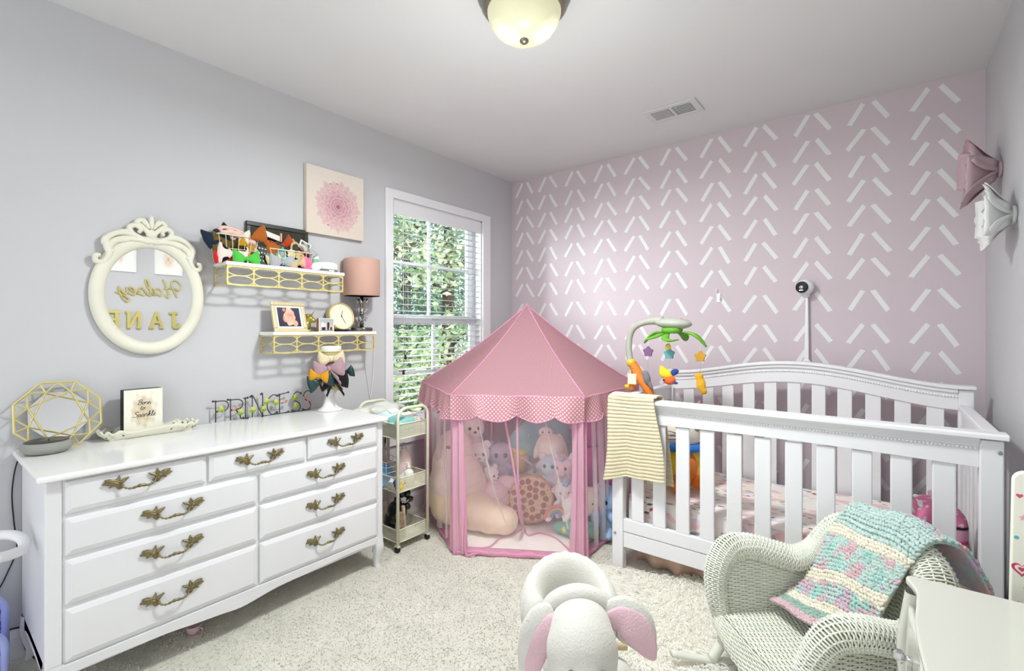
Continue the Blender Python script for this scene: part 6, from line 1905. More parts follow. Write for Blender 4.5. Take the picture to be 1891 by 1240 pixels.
# ends
for x0 in (CX0 + 0.020, CX1 - 0.036):
    MB(co).box(x0 - 0.012, x0 + 0.030, YF0 + 0.045, YB0 - 0.02, 0.836, 0.858).build('end_rail_cap', M_crib, crib, bevel=0.004)
    MB(co).box(x0, x0 + 0.018, YF0 + 0.045, YB0 - 0.02, 0.765, 0.836).build('end_rail', M_crib, crib, bevel=0.002)
    MB(co).box(x0, x0 + 0.018, YF0 + 0.045, YB0 - 0.02, 0.16, 0.25).build('end_rail', M_crib, crib, bevel=0.002)
    for k in range(6):
        y = YF0 + 0.045 + (YB0 - 0.065 - YF0) * (k + 0.5) / 6
        MB(co).box(x0 + 0.002, x0 + 0.016, y - 0.03, y + 0.03, 0.25, 0.765).build('slat', M_crib, crib, bevel=0.003)
# mattress in a floral sheet
mt_ = thing('mattress', 'crib mattress in a pink and grey floral fitted sheet', 'mattress', (2.115, 2.58, 0.2))
rf_ = random.Random(11)
FLW = []
for k in range(420):
    typ = rf_.choices(['blush', 'lilac', 'leafg', 'leafd', 'plum', 'cream'], [5, 2, 4, 3, 2, 2])[0]
    FLW.append((rf_.uniform(0, 1.28), rf_.uniform(-0.16, 0.68), typ, rf_.gauss(0, 0.45), rf_.uniform(0.7, 1.3)))
FC = {'blush': ('#eec6c4', 0.050, 0.020), 'lilac': ('#ddd2de', 0.045, 0.016), 'leafg': ('#a9aea8', 0.022, 0.008), 'leafd': ('#4a4a54', 0.016, 0.0045), 'plum': ('#b03f60', 0.012, 0.007), 'cream': ('#f1e6d6', 0.05, 0.03)}
def floral(x, y):
    c = lin('#f1ebe6')
    for fx, fy, t, a, s in FLW:
        dx, dy = x - fx, y - fy
        if abs(dx) > 0.075 or abs(dy) > 0.075: continue
        col, ra, rb = FC[t]
        u_ = (dx * math.cos(a) + dy * math.sin(a)) / (ra * s); v_ = (-dx * math.sin(a) + dy * math.cos(a)) / (rb * s)
        d = u_ * u_ + v_ * v_
        if d < 1:
            c = mixc(c, col, min(1, (1 - d) * (2.2 if t in ('blush', 'lilac', 'cream') else 6)))
    return c
def matt(u, v):
    # unrolled profile: front skirt, rounded edge, top
    x = 1.482 + 1.262 * u
    s = -0.15 + 0.80 * v
    if s < 0:
        y, z = 2.262 + 0.012 * math.exp(s * 20), 0.35 + s
    else:
        y, z = 2.262 + s, 0.35 + 0.012 * (1 - math.exp(-s * 30)) + 0.004 * math.sin(9 * u + 7 * v)
    return (x, y, z)
MS = MB(mt_.location); NU, NV = 230, 150
MS.grid(matt, NU, NV, True)
MS.cols = [floral(1.28 * i / NU, -0.15 + 0.80 * j / NV) for i in range(NU + 1) for j in range(NV + 1)]
MS.build('fitted_sheet', M_print, mt_)
MB(mt_.location).box(1.484, 2.742, 2.275, 2.91, 0.20, 0.345).build('mattress_core', mat('mattress_white', '#e0dcda', 0.8, noise=(9, 0.03)), mt_, bevel=0.01)
MB(co).box(1.484, 2.742, 2.25, 2.925, 0.185, 0.199).build('mattress_board', M_crib, crib)
sk = MB((2.1, 2.35, 0.1))
sk.grid(lambda u, v: (1.50 + 1.22 * u, 2.31 + 0.02 * math.sin(u * 60) * v + 0.012 * math.sin(u * 23 + 1) * v, 0.184 - 0.172 * v), 120, 5, True)
tag(sk.build('crib_skirt', mat('skirt_blush', '#cdb09c', 0.85, noise=(12, 0.1)), solid=0.002), 'dusty beige pleated crib skirt hanging under the crib', 'crib skirt')

# knitted blanket over the rail
kb = thing('knit_blanket', 'cream ribbed knit blanket hanging over front left crib rail', 'blanket', (1.53, 2.2, 0.86))
M_knit = mat('cream_knit', '#dcd1b4', 0.92, noise=(40, 0.06), bump=(240, 0.4), spec=0.1)
M_knit2 = mat('cream_knit_stripe', '#d2c6a6', 0.92, noise=(40, 0.06), spec=0.1)
Lf, Lt, Lb = 0.395, 0.082, 0.43
Ltot = Lf + Lt + Lb
def kn(u, v, off=0.0):
    s = v * Ltot
    x = 1.424 + 0.232 * u
    rid = 0.0021 * math.sin(s / 0.0172 * 2 * PI + 1.2 * math.sin(u * 4) + 0.6 * u)
    if s < Lf:
        t = s / Lf
        z = 0.872 - (Lf - s)
        drop = 1 - t
        y = YF0 - 0.030 - 0.012 * math.sin(u * 7 + 2) * drop - 0.006 * math.sin(u * 15) * drop
        x += (0.062 * (u - 0.18)) * drop - 0.02 * drop * (1 - u) + 0.008 * math.sin(5 * s / Lf)
        z += 0.02 * drop * (u - 0.5) + (-0.035 * max(0, 0.35 - u) * drop * 2 if u < .35 else 0)
        return Vector((x, y - rid, z))
    if s < Lf + Lt:
        t = (s - Lf) / Lt
        return Vector((x, YF0 - 0.030 + 0.09 * t, 0.872 + 0.006 * math.sin(PI * t) + rid))
    t = (s - Lf - Lt) / Lb
    return Vector((x + 0.05 * t * u + 0.005, YF0 + 0.062 + 0.01 * math.sin(u * 9) * t + rid, 0.872 - Lb * t))
K = MB(kb.location); K.grid(kn, 40, 300, True)
ko = K.build('knit_cloth', [M_knit, M_knit2], kb, solid=0.006)
for p in ko.data.polygons:
    j = p.index % 300
    s = (j + 0.5) / 300 * Ltot
    p.material_index = 1 if math.sin(s / 0.0172 * 2 * PI + 0.4) < -0.45 else 0

# plush cat in the crib
ct = thing('plush_cat', 'plush cat with blue scarf and yellow body in left of crib', 'soft toy', (1.66, 2.53, 0.367), (0, 0, FACE + 0.1))
blob('body', [((0, 0, 0.09), (0.10, 0.13, 0.09)), ((0, 0, 0.15), (0.085, 0.10, 0.09))], plushm('cat_yellow', '#e6c53a'), ct, vox=0.011)
blob('head', [((0.01, 0, 0.305), (0.09, 0.115, 0.10))], P_cr, ct, vox=0.012)
MB().ell((0.075, 0, 0.125), (0.035, 0.05, 0.075), (0, -0.1, 0), 14, 10).build('belly_patch', plushm('cat_orange', '#dc7a2c'), ct)
for q in (-1, 1):
    MB().tube([(0, q * 0.065, 0.37), (0.0, q * 0.10, 0.455)], [0.045, 0.006], 10, flat=(1, 0.6)).build('ear', plushm('cat_ear', '#d9a7a4'), ct)
    MB().ell((0.09, q * 0.06, 0.05), (0.075, 0.045, 0.042), (0, 0, q * .5), 12, 8).build('foot', plushm('cat_orange', '#dc7a2c'), ct)
    MB().ell((0.085, q * 0.045, 0.335), (0.014, 0.024, 0.03), (0, 0, q * .4), 10, 8).build('eye_patch', plushm('cat_grey', '#8b968a'), ct)
    wk = MB()
    for k in (-1, 0, 1):
        wk.cyl((0.088, q * 0.058, 0.285 + k * 0.014), (0.072, q * 0.102, 0.288 + k * 0.022), 0.002, 5)
    wk.build('whiskers', M_black, ct)
MB().lathe([(0.082, 0.195), (0.108, 0.205), (0.112, 0.225), (0.095, 0.24), (0.07, 0.235)], 24).build('scarf', plushm('scarf_blue', '#2f74c9'), ct)
MB().ell((0.02, 0.12, 0.19), (0.03, 0.02, 0.07), (0.2, 0, 0), 12, 8).build('scarf_end', dots_mat('scarf_dots', '#2f6ab0', '#9cc0e0', 60, 0.25), ct)
MB().ell((-0.01, 0.125, 0.27), (0.05, 0.03, 0.06), (0.2, 0, 0), 12, 8).build('wing_patch', mat('patch_pink', '#d3b0a8', 0.85, noise=(60, 0.3)), ct)

# rainbow backpack at the right end
bk_ = thing('rainbow_backpack', 'pink childs backpack with rainbow stripes at right end of crib', 'backpack', (2.662, 2.385, 0.367), (0, 0, 0.1))
def bpk(u, v):
    t = PI * v; a = 2 * PI * u
    se = lambda q, e: math.copysign(abs(q) ** e, q)
    top = max(0, v - 0.5) * 2
    return (0.076 * se(math.sin(t), 0.45) * se(math.cos(a), 0.55), (0.10 - 0.02 * top) * se(math.sin(t), 0.45) * se(math.sin(a), 0.55), 0.098 - 0.098 * se(math.cos(t), 0.7) - 0.03 * top * max(0, se(math.cos(a), 0.55)))
def bpc(u, v):
    z = bpk(u, v)[2]
    for z0, z1, h in ((0.066, 0.080, '#d8579a'), (0.051, 0.066, '#e39a4a'), (0.036, 0.051, '#e8dd5a'), (0.018, 0.036, '#5b93d6'), (0.006, 0.018, '#7fbf8c')):
        if z0 <= z < z1: return lin(h)
    if 0.118 < z < 0.130: return lin('#141316')
    n_ = math.sin(40 * u) * math.sin(34 * v)
    if z >= 0.130: return lin('#efdbe2') if n_ > 0.78 else lin('#dd7ba3')
    if z > 0.080: return lin('#e3a9c4')
    return lin('#d983ad') if n_ > 0.5 else lin('#dfa3c0')
B = MB(); B.grid(bpk, 48, 60, True, cu=True); B.cols = [bpc(i / 48, j / 60) for i in range(48) for j in range(61)]
B.build('bag_body', M_print, bk_)
MB().tube(spl([(-0.02, 0.03, 0.185), (-0.02, 0.025, 0.212), (-0.02, -0.015, 0.212), (-0.02, -0.02, 0.187)], 6), 0.007, 8).build('carry_loop', M_pinkcl if 'M_pinkcl' in globals() else P_pk, bk_)
for q in (-1, 1):
    MB().ell((-0.055, q * 0.045, 0.180), (0.012, 0.022, 0.008), (q * -0.4, 0.5, 0), 10, 8).build('white_patch', mat('felt_white', '#ecebea'), bk_)

# ---------------------------------------------------------------- crib mobile
mo = thing('crib_mobile', 'baby crib mobile with giraffe clamp, grey arm and green leaves', 'crib mobile', (1.43, 2.45, 0.858))
oo = mo.location
YM = 2.45
XM = lambda px: 1.41 + (px - 1165) * 0.00295
ZM = lambda py: 1.2 - (py - 608) * 0.00288
Q = lambda px, py, dy=0.0: (XM(px), YM + dy, ZM(py))
M_or = mat('giraffe_orange', '#e07f2a', 0.5, noise=(20, 0.08)); M_gy = mat('arm_grey', '#a9a99e', 0.45, noise=(9, 0.04)); M_lf = mat('leaf_green', '#64a02c', 0.6, noise=(18, 0.12)); M_yl = mat('collar_yellow', '#dcb83a', 0.5, noise=(9, 0.05))
gb_ = MB(oo)
P = spl([Q(1203, 733), Q(1196, 715), Q(1184, 700), Q(1175, 685), Q(1168, 672)], 6)
gb_.tube(P, [0.020 + 0.006 * math.sin(PI * i / 24) for i in range(len(P))], 12, flat=(1.0, 1.1))
P = spl([Q(1166, 722), Q(1170, 705), Q(1172, 690), Q(1170, 676)], 6)
gb_.tube(P, [0.016] * len(P), 12)
gb_.ell(Q(1176, 697), (0.028, 0.024, 0.034), (0, 0, 0), 14, 10)
gb_.build('giraffe_clamp', M_or, mo)
MB(oo).box(XM(1163), XM(1180), YM - 0.031, YM - 0.024, ZM(712), ZM(692)).build('giraffe_patch', mat('patch_cream', '#ead9c0', 0.6, noise=(9, 0.04)), mo, bevel=0.003)
sp_ = MB(oo)
for px, py in ((1172, 682), (1184, 712), (1192, 722), (1170, 690), (1199, 727)):
    sp_.ell(Q(px, py, -0.024), (0.003, 0.002, 0.003), (0, 0, 0), 8, 6)
sp_.build('spots', mat('spot_brown', '#9c4c16', 0.5, noise=(9, 0.05)), mo, kind='stuff')
MB(oo).tube([Q(1160, 722), Q(1157, 714)], 0.016, 10).build('tail_knob', M_yl, mo)
MB(oo).tube([Q(1167, 678), Q(1164, 666)], [0.024, 0.022], 14).build('collar', M_yl, mo)
P = spl([Q(1164, 668), Q(1161, 645), Q(1163, 622), Q(1171, 606), Q(1187, 597), Q(1207, 593), Q(1225, 594)], 7)
MB(oo).tube(P, [0.0165 + 0.008 * max(0, (i - 30) / 12) for i in range(len(P))], 12).build('arm', M_gy, mo)
hd_ = MB(oo); hd_.ell(Q(1244, 598), (0.096, 0.055, 0.030), (0, 0.05, 0), 22, 12); hd_.build('music_box', M_gy, mo)
MB(oo).ell(Q(1258, 591, -0.01), (0.012, 0.010, 0.005), (0, 0, 0), 10, 6).build('button', mat('button_red', '#a8544c', 0.4, noise=(9, 0.05)), mo)
MB(oo).tube([Q(1242, 606), Q(1242, 616)], [0.055, 0.05], 18).build('leaf_hub', M_lf, mo)
def leaf3(pts, w):
    P = spl(pts, 6); n_ = len(P)
    MB(oo).tube(P, [w * (0.25 + 0.75 * math.sin(PI * min(1, 0.1 + 0.86 * i / (n_ - 1)))) for i in range(n_)], 10, flat=(1.0, 0.35), up=(0, 0, 1)).build('leaf', M_lf, mo)
leaf3([Q(1225, 614), Q(1212, 615), Q(1200, 624), Q(1191, 634)], 0.024)
leaf3([Q(1262, 614), Q(1278, 617), Q(1290, 626), Q(1300, 639)], 0.026)
leaf3([Q(1238, 616, -0.03), Q(1240, 624, -0.09), Q(1252, 628, -0.12), Q(1268, 626, -0.13)], 0.022)
leaf3([Q(1250, 614, 0.03), Q(1252, 620, 0.10), Q(1248, 630, 0.16)], 0.024)
leaf3([Q(1230, 616, -0.02), Q(1222, 622, -0.09), Q(1214, 627, -0.14)], 0.020)
def star(px, py, r, h, dy, n=5):
    pl = [(XM(px) + (r if i % 2 == 0 else r * 0.72) * math.sin(2 * PI * i / (2 * n)), ZM(py) + (r if i % 2 == 0 else r * 0.72) * math.cos(2 * PI * i / (2 * n))) for i in range(2 * n)]
    return MB(oo).prism(spl2(pl, 3, True), YM + dy - 0.006, YM + dy + 0.006, 'y').build('felt_flower', mat('felt_' + h[1:], h, 0.9, noise=(40, 0.08)), mo, bevel=0.002)
for px, yt, yf, h, ya, dy in ((1201, 632, 650, '#7a5a80', 690, -0.02), (1243, 620, 652, '#5f9a9c', 678, -0.05), (1290, 630, 656, '#b98c34', 684, 0.0)):
    st_ = MB(oo).cyl(Q(px, yt, dy), Q(px, ya, dy), 0.0012, 5).build('hanging_cord', M_string, mo)
    star(px, yf, 0.030, h, dy)
MB(oo).ell(Q(1241, 640, -0.05), (0.016, 0.014, 0.018), (0, 0, 0), 12, 8).build('bead', P_ye, mo)
ow_ = blob('hanging_owl', [(Q(1198, 698, -0.02), (0.022, 0.018, 0.04), (0, -0.25, 0)), (Q(1195, 690, -0.02), (0.020, 0.017, 0.018)), (Q(1206, 712, -0.02), (0.010, 0.012, 0.03), (0, -0.4, 0))], plushm('owl_grey', '#7d7b80'), mo, oo, vox=0.006, label='grey felt owl')
bd_ = blob('hanging_bird', [(Q(1237, 688, -0.05), (0.038, 0.02, 0.026), (0, 0.3, 0)), (Q(1232, 682, -0.05), (0.016, 0.014, 0.03), (0, -0.5, 0))], plushm('bird_yellow', '#e0c62c'), mo, oo, vox=0.006, label='yellow, orange and blue felt bird')
MB(oo).ell(Q(1243, 698, -0.05), (0.034, 0.022, 0.026), (0, 0.1, 0), 14, 10).build('bird_head', plushm('bird_orange', '#df6a34'), bd_)
MB(oo).ell(Q(1252, 684, -0.05), (0.024, 0.012, 0.016), (0, -0.5, 0), 12, 8).ell(Q(1254, 703, -0.05), (0.012, 0.012, 0.007), (0, 0, 0), 10, 6).build('bird_wing', plushm('bird_blue', '#2c4a8c'), bd_)
MB(oo).ell(Q(1236, 698, -0.072), (0.005, 0.003, 0.005), (0, 0, 0), 8, 6).build('bird_eye', M_eye, bd_)
mk_ = blob('hanging_monkey', [(Q(1291, 704, 0), (0.024, 0.018, 0.040), (0, -0.1, 0)), (Q(1288, 690, 0), (0.022, 0.018, 0.020)), (Q(1297, 714, 0), (0.012, 0.013, 0.022), (0, -0.4, 0)), (Q(1293, 718, 0), (0.009, 0.01, 0.016))], plushm('monkey_yellow', '#dca42e'), mo, oo, vox=0.006, label='golden yellow felt animal')

# ---------------------------------------------------------------- monitor and hook on the pink wall
mn_ = thing('baby_monitor', 'white baby monitor camera on a tall wall stand behind crib', 'baby monitor', (2.155, YB, 1.0))
MB((2.155, YB, 1.0)).prism([(2.144, 1.0), (2.167, 1.0), (2.163, 1.392), (2.150, 1.392)], YB - 0.03, YB - 0.002, 'y').build('stand_pole', M_wpl, mn_, bevel=0.004)
MB((2.155, YB, 1.0)).prism([(2.128, 1.0), (2.182, 1.0), (2.17, 1.026), (2.142, 1.026)], YB - 0.034, YB - 0.002, 'y').build('pole_bracket', M_wpl, mn_, bevel=0.004)
hd2 = MB((2.155, YB, 1.0)); hd2.tube([(2.156, YB - 0.02, 1.385), (2.156, YB - 0.03, 1.415)], 0.016, 12); hd2.ell((2.15, YB - 0.045, 1.437), (0.045, 0.044, 0.044), (0, 0, 0), 22, 14)
hd2.build('camera_head', M_wpl, mn_)
d = (Vector((2.5, 0, 1.2)) - Vector((2.15, YB - 0.045, 1.437))); d.z *= 0.5; d.x -= 1.3; d.normalize()
c_ = Vector((2.15, YB - 0.045, 1.437))
MB((2.155, YB, 1.0)).tube([c_ + d * 0.036, c_ + d * 0.0475], [0.033, 0.031], 24).build('camera_face', M_black, mn_, bevel=0.002)
MB((2.155, YB, 1.0)).tube([c_ + d * 0.046, c_ + d * 0.051], [0.012, 0.010], 18).build('lens', M_chrome, mn_)
MB((2.155, YB, 1.0)).box(c_.x + d.x * 0.049 - 0.010, c_.x + d.x * 0.049 + 0.010, c_.y + d.y * 0.049 - 0.002, c_.y + d.y * 0.049 + 0.002, c_.z - 0.022, c_.z - 0.015).build('status_bar', M_wpl, mn_)
hk = thing('wall_hook', 'small white double hook stuck on the pink wall', 'hook', (1.674, YB, 1.40))
MB().box(-0.012, 0.012, -0.006, -0.0005, -0.03, 0.03).build('hook_plate', M_wpl, hk, bevel=0.003)
MB().tube(spl([(-0.006, -0.006, 0.028), (-0.008, -0.02, 0.045), (-0.008, -0.024, 0.055)], 4), 0.004, 8).build('hook_prong', M_wpl, hk)
MB().tube(spl([(0.008, -0.006, -0.012), (0.012, -0.022, -0.01), (0.013, -0.026, 0.012)], 4), 0.004, 8).build('hook_prong', M_wpl, hk)
# ================================================================= FUR RUG
rug_m = mat('fur_white', '#fffefa', 0.9, noise=(12, 0.02), spec=0.15, translucent=0.5)
RC, RA, RB = Vector((2.13, 1.80)), 0.80, 0.60
def rug_in(x, y, k=1.0):
    dx, dy = x - RC.x, y - RC.y
    a = math.atan2(dy, dx)
    r = math.hypot(dx / RA, dy / RB)
    return r < k * (1.0 + 0.07 * math.cos(4 * a + 0.6) + 0.03 * math.sin(7 * a))
rp_ = []
for k in range(72):
    a = 2 * PI * k / 72
    s_ = 1.0 + 0.07 * math.cos(4 * a + 0.6) + 0.03 * math.sin(7 * a)
    # angle in stretched space: use a direct radial march
    t = 0.0
    while rug_in(RC.x + t * math.cos(a), RC.y + t * math.sin(a)) and t < 1.2:
        t += 0.01
    rp_.append((RC.x + t * math.cos(a), RC.y + t * math.sin(a)))
rug = thing('fur_rug', 'fluffy white faux fur rug under the wicker rocker and crib edge', 'rug', (RC.x, RC.y, 0))
MB(rug.location).prism(rp_, 0.001, 0.010, 'z').build('rug_backing', mat('rug_backing', '#f6f2e6', 0.9, noise=(9, 0.04)), rug)
rg = np.random.default_rng(21)
N0 = 60000
x = rg.uniform(RC.x - 0.95, min(RC.x + 0.95, 2.87), N0); y = rg.uniform(RC.y - 0.72, RC.y + 0.72, N0)
dx, dy = x - RC.x, y - RC.y
aa = np.arctan2(dy, dx)
ok = np.hypot(dx / RA, dy / RB) < (1.0 + 0.07 * np.cos(4 * aa + 0.6) + 0.03 * np.sin(7 * aa))
x, y = x[ok], y[ok]; n_ = len(x)
flow = 2.2 * np.sin(2.3 * x + 1.1 * y) + 2.0 * np.cos(3.1 * y - 1.7 * x) + rg.normal(0, 0.55, n_)
cl = 0.5 + 0.5 * np.sin(31 * x + 5 * np.sin(19 * y)) * np.sin(27 * y + 4 * np.sin(23 * x))
L_ = rg.uniform(0.035, 0.060, n_) * (0.75 + 0.4 * cl)
lean = rg.uniform(0.62, 0.95, n_)
ux, uy = np.cos(flow), np.sin(flow)
wd = rg.uniform(0.0016, 0.0030, n_)
sx, sy = -uy * wd, ux * wd
z0 = np.full(n_, 0.008)
def stk(px_, py_, pz_): return np.stack([px_, py_, pz_], 1)
m1x, m1y, m1z = x + ux * L_ * lean * .35, y + uy * L_ * lean * .35, z0 + L_ * 0.55
tx_, ty_, tz_ = x + ux * L_ * lean, y + uy * L_ * lean, z0 + L_ * (0.95 - 0.45 * lean)
vv = np.stack([stk(x - sx, y - sy, z0), stk(x + sx, y + sy, z0), stk(m1x + sx, m1y + sy, m1z), stk(m1x - sx, m1y - sy, m1z), stk(tx_, ty_, tz_)], 1).reshape(-1, 3)
vv -= np.array([RC.x, RC.y, 0.0])
idx = np.arange(n_) * 5
faces = np.stack([idx, idx + 1, idx + 2, idx + 3], 1).tolist() + np.stack([idx + 3, idx + 2, idx + 4], 1).tolist()
me = bpy.data.meshes.new('fur_pile'); me.from_pydata(vv.tolist(), [], faces); me.materials.append(rug_m)
fo = bpy.data.objects.new('fur_pile', me); COL.objects.link(fo); fo.parent = rug; fo['kind'] = 'stuff'

# ================================================================= RIDE-ON LAMB
lamb = thing('rocking_lamb', 'white plush rocking lamb seat with pink lined floppy ears', 'ride-on toy', (1.745, 1.275, 0.0), (0, 0, math.radians(-53)))
P_l = mat('lamb_white', '#d3d1c9', 0.95, noise=(9, 0.04), bump=(160, 0.3), sheen=0.3, spec=0.1)
P_li = mat('ear_pink', '#dcb9c2', 0.9, noise=(14, 0.08), bump=(160, 0.3), sheen=0.3, spec=0.1)
M_wood = mat('rocker_wood', '#dcc9a0', 0.5, noise=(14, 0.1))
blob('body', [((-0.12, 0, 0.14), (0.16, 0.145, 0.09)), ((0.04, 0, 0.20), (0.12, 0.11, 0.11)), ((0.12, 0, 0.27), (0.08, 0.085, 0.10))], P_l, lamb, vox=0.012, smooth=5)
arcp = []
for k in range(15):
    a = math.radians(62) + math.radians(236) * k / 14
    r_ = 0.128
    hgt = 0.270 + 0.042 * (0.5 - 0.5 * math.cos(PI * k / 7))
    arcp.append(((-0.135 + r_ * 1.05 * math.cos(a), r_ * math.sin(a), hgt - 0.02), (0.042, 0.042, 0.085 + 0.012 * (0.5 - 0.5 * math.cos(PI * k / 7)))))
blob('seat_back', arcp, P_l, lamb, vox=0.011, smooth=6)
MB().ell((-0.125, 0, 0.215), (0.105, 0.10, 0.03), (0, 0, 0), 20, 10).build('seat_pad', P_l, lamb)
blob('head', [((0.195, 0, 0.335), (0.098, 0.098, 0.112)), ((0.225, 0, 0.30), (0.085, 0.088, 0.085)), ((0.17, 0, 0.385), (0.085, 0.085, 0.07))], P_l, lamb, vox=0.010, smooth=6)
rl = MB()
P = spl([(0.135, -0.094, 0.365), (0.128, -0.074, 0.424), (0.126, 0.0, 0.450), (0.128, 0.074, 0.424), (0.135, 0.094, 0.365)], 7)
rl.tube(P, [0.018 + 0.009 * math.sin(PI * i / (len(P) - 1)) for i in range(len(P))], 14)
rl.build('crown_roll', P_l, lamb)
def ear(sy, pts, wid, name, m, thick=0.012, off=0.0):
    P = spl(pts, 10); n_ = len(P)
    return MB().tube(P, [wid * max(0.06, (0.34 * (1 - (i / (n_ - 1)) ** 5) + 0.72 * math.sin(PI * (0.06 + 0.94 * i / (n_ - 1)) ** 1.3)) ** 0.85) for i in range(n_)], 14, flat=(1.0, thick / wid), up=(1, 0.2 * sy, 0.25)).build(name, m, lamb)
e1 = [(0.15, 0.070, 0.405), (0.155, 0.112, 0.408), (0.165, 0.155, 0.378), (0.180, 0.192, 0.318)]
ear(1, e1, 0.056, 'ear', P_l, 0.016)
ear(1, [(a + 0.013, b + 0.004, c - 0.008) for a, b, c in e1], 0.042, 'ear_lining', P_li, 0.010)
e2 = [(0.15, -0.072, 0.415), (0.158, -0.105, 0.395), (0.165, -0.130, 0.33), (0.17, -0.155, 0.245)]
ear(-1, e2, 0.045, 'ear', P_l, 0.018)
ear(-1, [(a + 0.015, b + 0.010, c - 0.012) for a, b, c in e2], 0.030, 'ear_lining', P_li, 0.012)
for q in (-1, 1):
    MB().ell((0.293, q * 0.040, 0.338), (0.008, 0.0085, 0.014), (0, 0, q * 0.3), 12, 10).build('eye', M_eye, lamb)
MB().ell((0.312, 0, 0.285), (0.010, 0.020, 0.012), (0, 0, 0), 12, 8).build('nose', P_li, lamb)
for q in (-1, 1):
    blob('foreleg', [((0.06, q * 0.12, 0.15), (0.06, 0.055, 0.07)), ((0.06, q * 0.17, 0.095), (0.065, 0.055, 0.065), (q * .4, 0, 0)), ((0.08, q * 0.205, 0.058), (0.07, 0.05, 0.048))], P_l, lamb, vox=0.011, smooth=4)
    blob('hindleg', [((-0.19, q * 0.10, 0.12), (0.06, 0.05, 0.07)), ((-0.18, q * 0.13, 0.07), (0.06, 0.045, 0.055))], P_l, lamb, vox=0.011, smooth=4)
    rk = spl([(-0.34, q * 0.115, 0.060), (-0.18, q * 0.115, 0.020), (0.0, q * 0.115, 0.011), (0.18, q * 0.115, 0.022), (0.32, q * 0.115, 0.062)], 6)
    MB().tube(rk, 0.0135, 8, flat=(0.8, 1.0), up=(0, 0, 1)).build('rocker', M_wood, lamb)
MB().cyl((0.04, -0.155, 0.245), (0.04, 0.155, 0.245), 0.011, 12).build('handle_bar', M_wood, lamb)

# ================================================================= WICKER ROCKING CHAIR
wc = thing('rocking_chair', 'small pale green white wicker rocking chair on fur rug', 'rocking chair', (2.325, 1.735, 0.0), (0, 0, math.radians(-47)))
M_wk = mat('wicker', '#e3e5d8', 0.55, noise=(30, 0.08), spec=0.3)
M_wkb = mat('wicker_core', '#a3a78f', 0.8, noise=(30, 0.15))
def weave(name, fn, nw, ns, parent, rad=0.0034, samp=4, amp=0.0026, back=True, along='u', stake=0.0026):
    """fn(u,v) surface; weavers run along u, stakes along v; a core sheet lies just behind"""
    mb = MB(); e = 1e-3
    def nrm(u, v):
        a = Vector(fn(min(u + e, 1), v)) - Vector(fn(max(u - e, 0), v)); b = Vector(fn(u, min(v + e, 1))) - Vector(fn(u, max(v - e, 0)))
        n_ = a.cross(b)
        return n_.normalized() if n_.length > 1e-12 else Vector((0, 0, 1))
    m_ = ns * samp
    for j in range(nw):
        v = (j + 0.5) / nw
        pts = []
        for i in range(m_ + 1):
            u = i / m_
            pts.append(Vector(fn(u, v)) + nrm(u, v) * (amp * math.cos(PI * u * ns + PI * (j % 2))))
        mb.tube(pts, rad, 4, caps=False)
    for i in range(ns + 1):
        u = min(max(i / ns, 0.002), 0.998)
        mb.tube([Vector(fn(u, k / 12)) for k in range(13)], stake, 4, caps=False)
    for k in range(len(mb.s)): mb.s[k] = True
    o = mb.build(name, M_wk, parent, kind='stuff')
    if back:
        MB().grid(lambda u, v: Vector(fn(u, v)) - nrm(u, v) * 0.0045, 14, 14, True).build('woven_core', M_wkb, parent, solid=0.002)
    return o
# rolled border: one path from front corner up the arm, round the back and down the other arm
half = [(0.207, -0.172, 0.172), (0.221, -0.188, 0.245), (0.236, -0.182, 0.335), (0.246, -0.135, 0.408), (0.246, -0.06, 0.418), (0.238, 0.03, 0.392), (0.226, 0.105, 0.375), (0.214, 0.165, 0.400), (0.204, 0.203, 0.460), (0.175, 0.230, 0.532), (0.105, 0.250, 0.580)]
LOW = lambda c: c if c < 0.41 else 0.41 + (c - 0.41) * 0.76
half = [(a, b, LOW(c)) for a, b, c in half[:7]] + [(a, b, LOW(c)) for a, b, c in half[7:]]
full = half + [(0.0, 0.257, LOW(0.596))] + [(-a, b, c) for a, b, c in half[::-1]]
path = spl(full, 12)
cum = [0.0]
for i in range(1, len(path)):
    cum.append(cum[-1] + (path[i] - path[i - 1]).length)
TOT = cum[-1]
def at_len(s):
    s = min(max(s, 0), TOT - 1e-6)
    import bisect
    i = max(1, min(len(cum) - 1, bisect.bisect_right(cum, s)))
    t = (s - cum[i - 1]) / max(1e-9, cum[i] - cum[i - 1])
    return path[i - 1].lerp(path[i], t)
def frame(s):
    p = at_len(s); t = (at_len(s + 0.012) - at_len(s - 0.012)).normalized()
    c = Vector((0, 0.02, 0.30)); o = (p - c); o.z *= 0.35
    o = (o - t * o.dot(t)).normalized()
    return p, o, t.cross(o)
def rollr(s):
    k = min(s, TOT - s) / 0.30
    return 0.026 + 0.018 * min(1, max(0, k))
rol = MB()
NR, NS = int(TOT / 0.0066), 12
for j in range(NR):
    s = TOT * (j + 0.5) / NR
    p, o, w_ = frame(s); r0 = rollr(s)
    pts = []
    for i in range(NS * 2):
        a = 2 * PI * i / (NS * 2)
        rr = r0 + 0.0024 * math.cos(PI * i + PI * (j % 2)) * 1.0
        pts.append(p + o * (rr * math.cos(a) * 1.05) + w_ * (rr * math.sin(a) * 0.9))
    rol.tube(pts, 0.0033, 4, closed=True)
for i in range(NS):
    a = 2 * PI * (i + 0.0) / NS
    pts = []
    for k in range(120):
        s = TOT * k / 119; p, o, w_ = frame(s); r0 = rollr(s)
        pts.append(p + o * (r0 * math.cos(a) * 1.05) + w_ * (r0 * math.sin(a) * 0.9))
    rol.tube(pts, 0.0027, 4, caps=False)
for k in range(len(rol.s)): rol.s[k] = True
ro_ = rol.build('rolled_border', M_wk, wc, kind='stuff')
cor = MB()
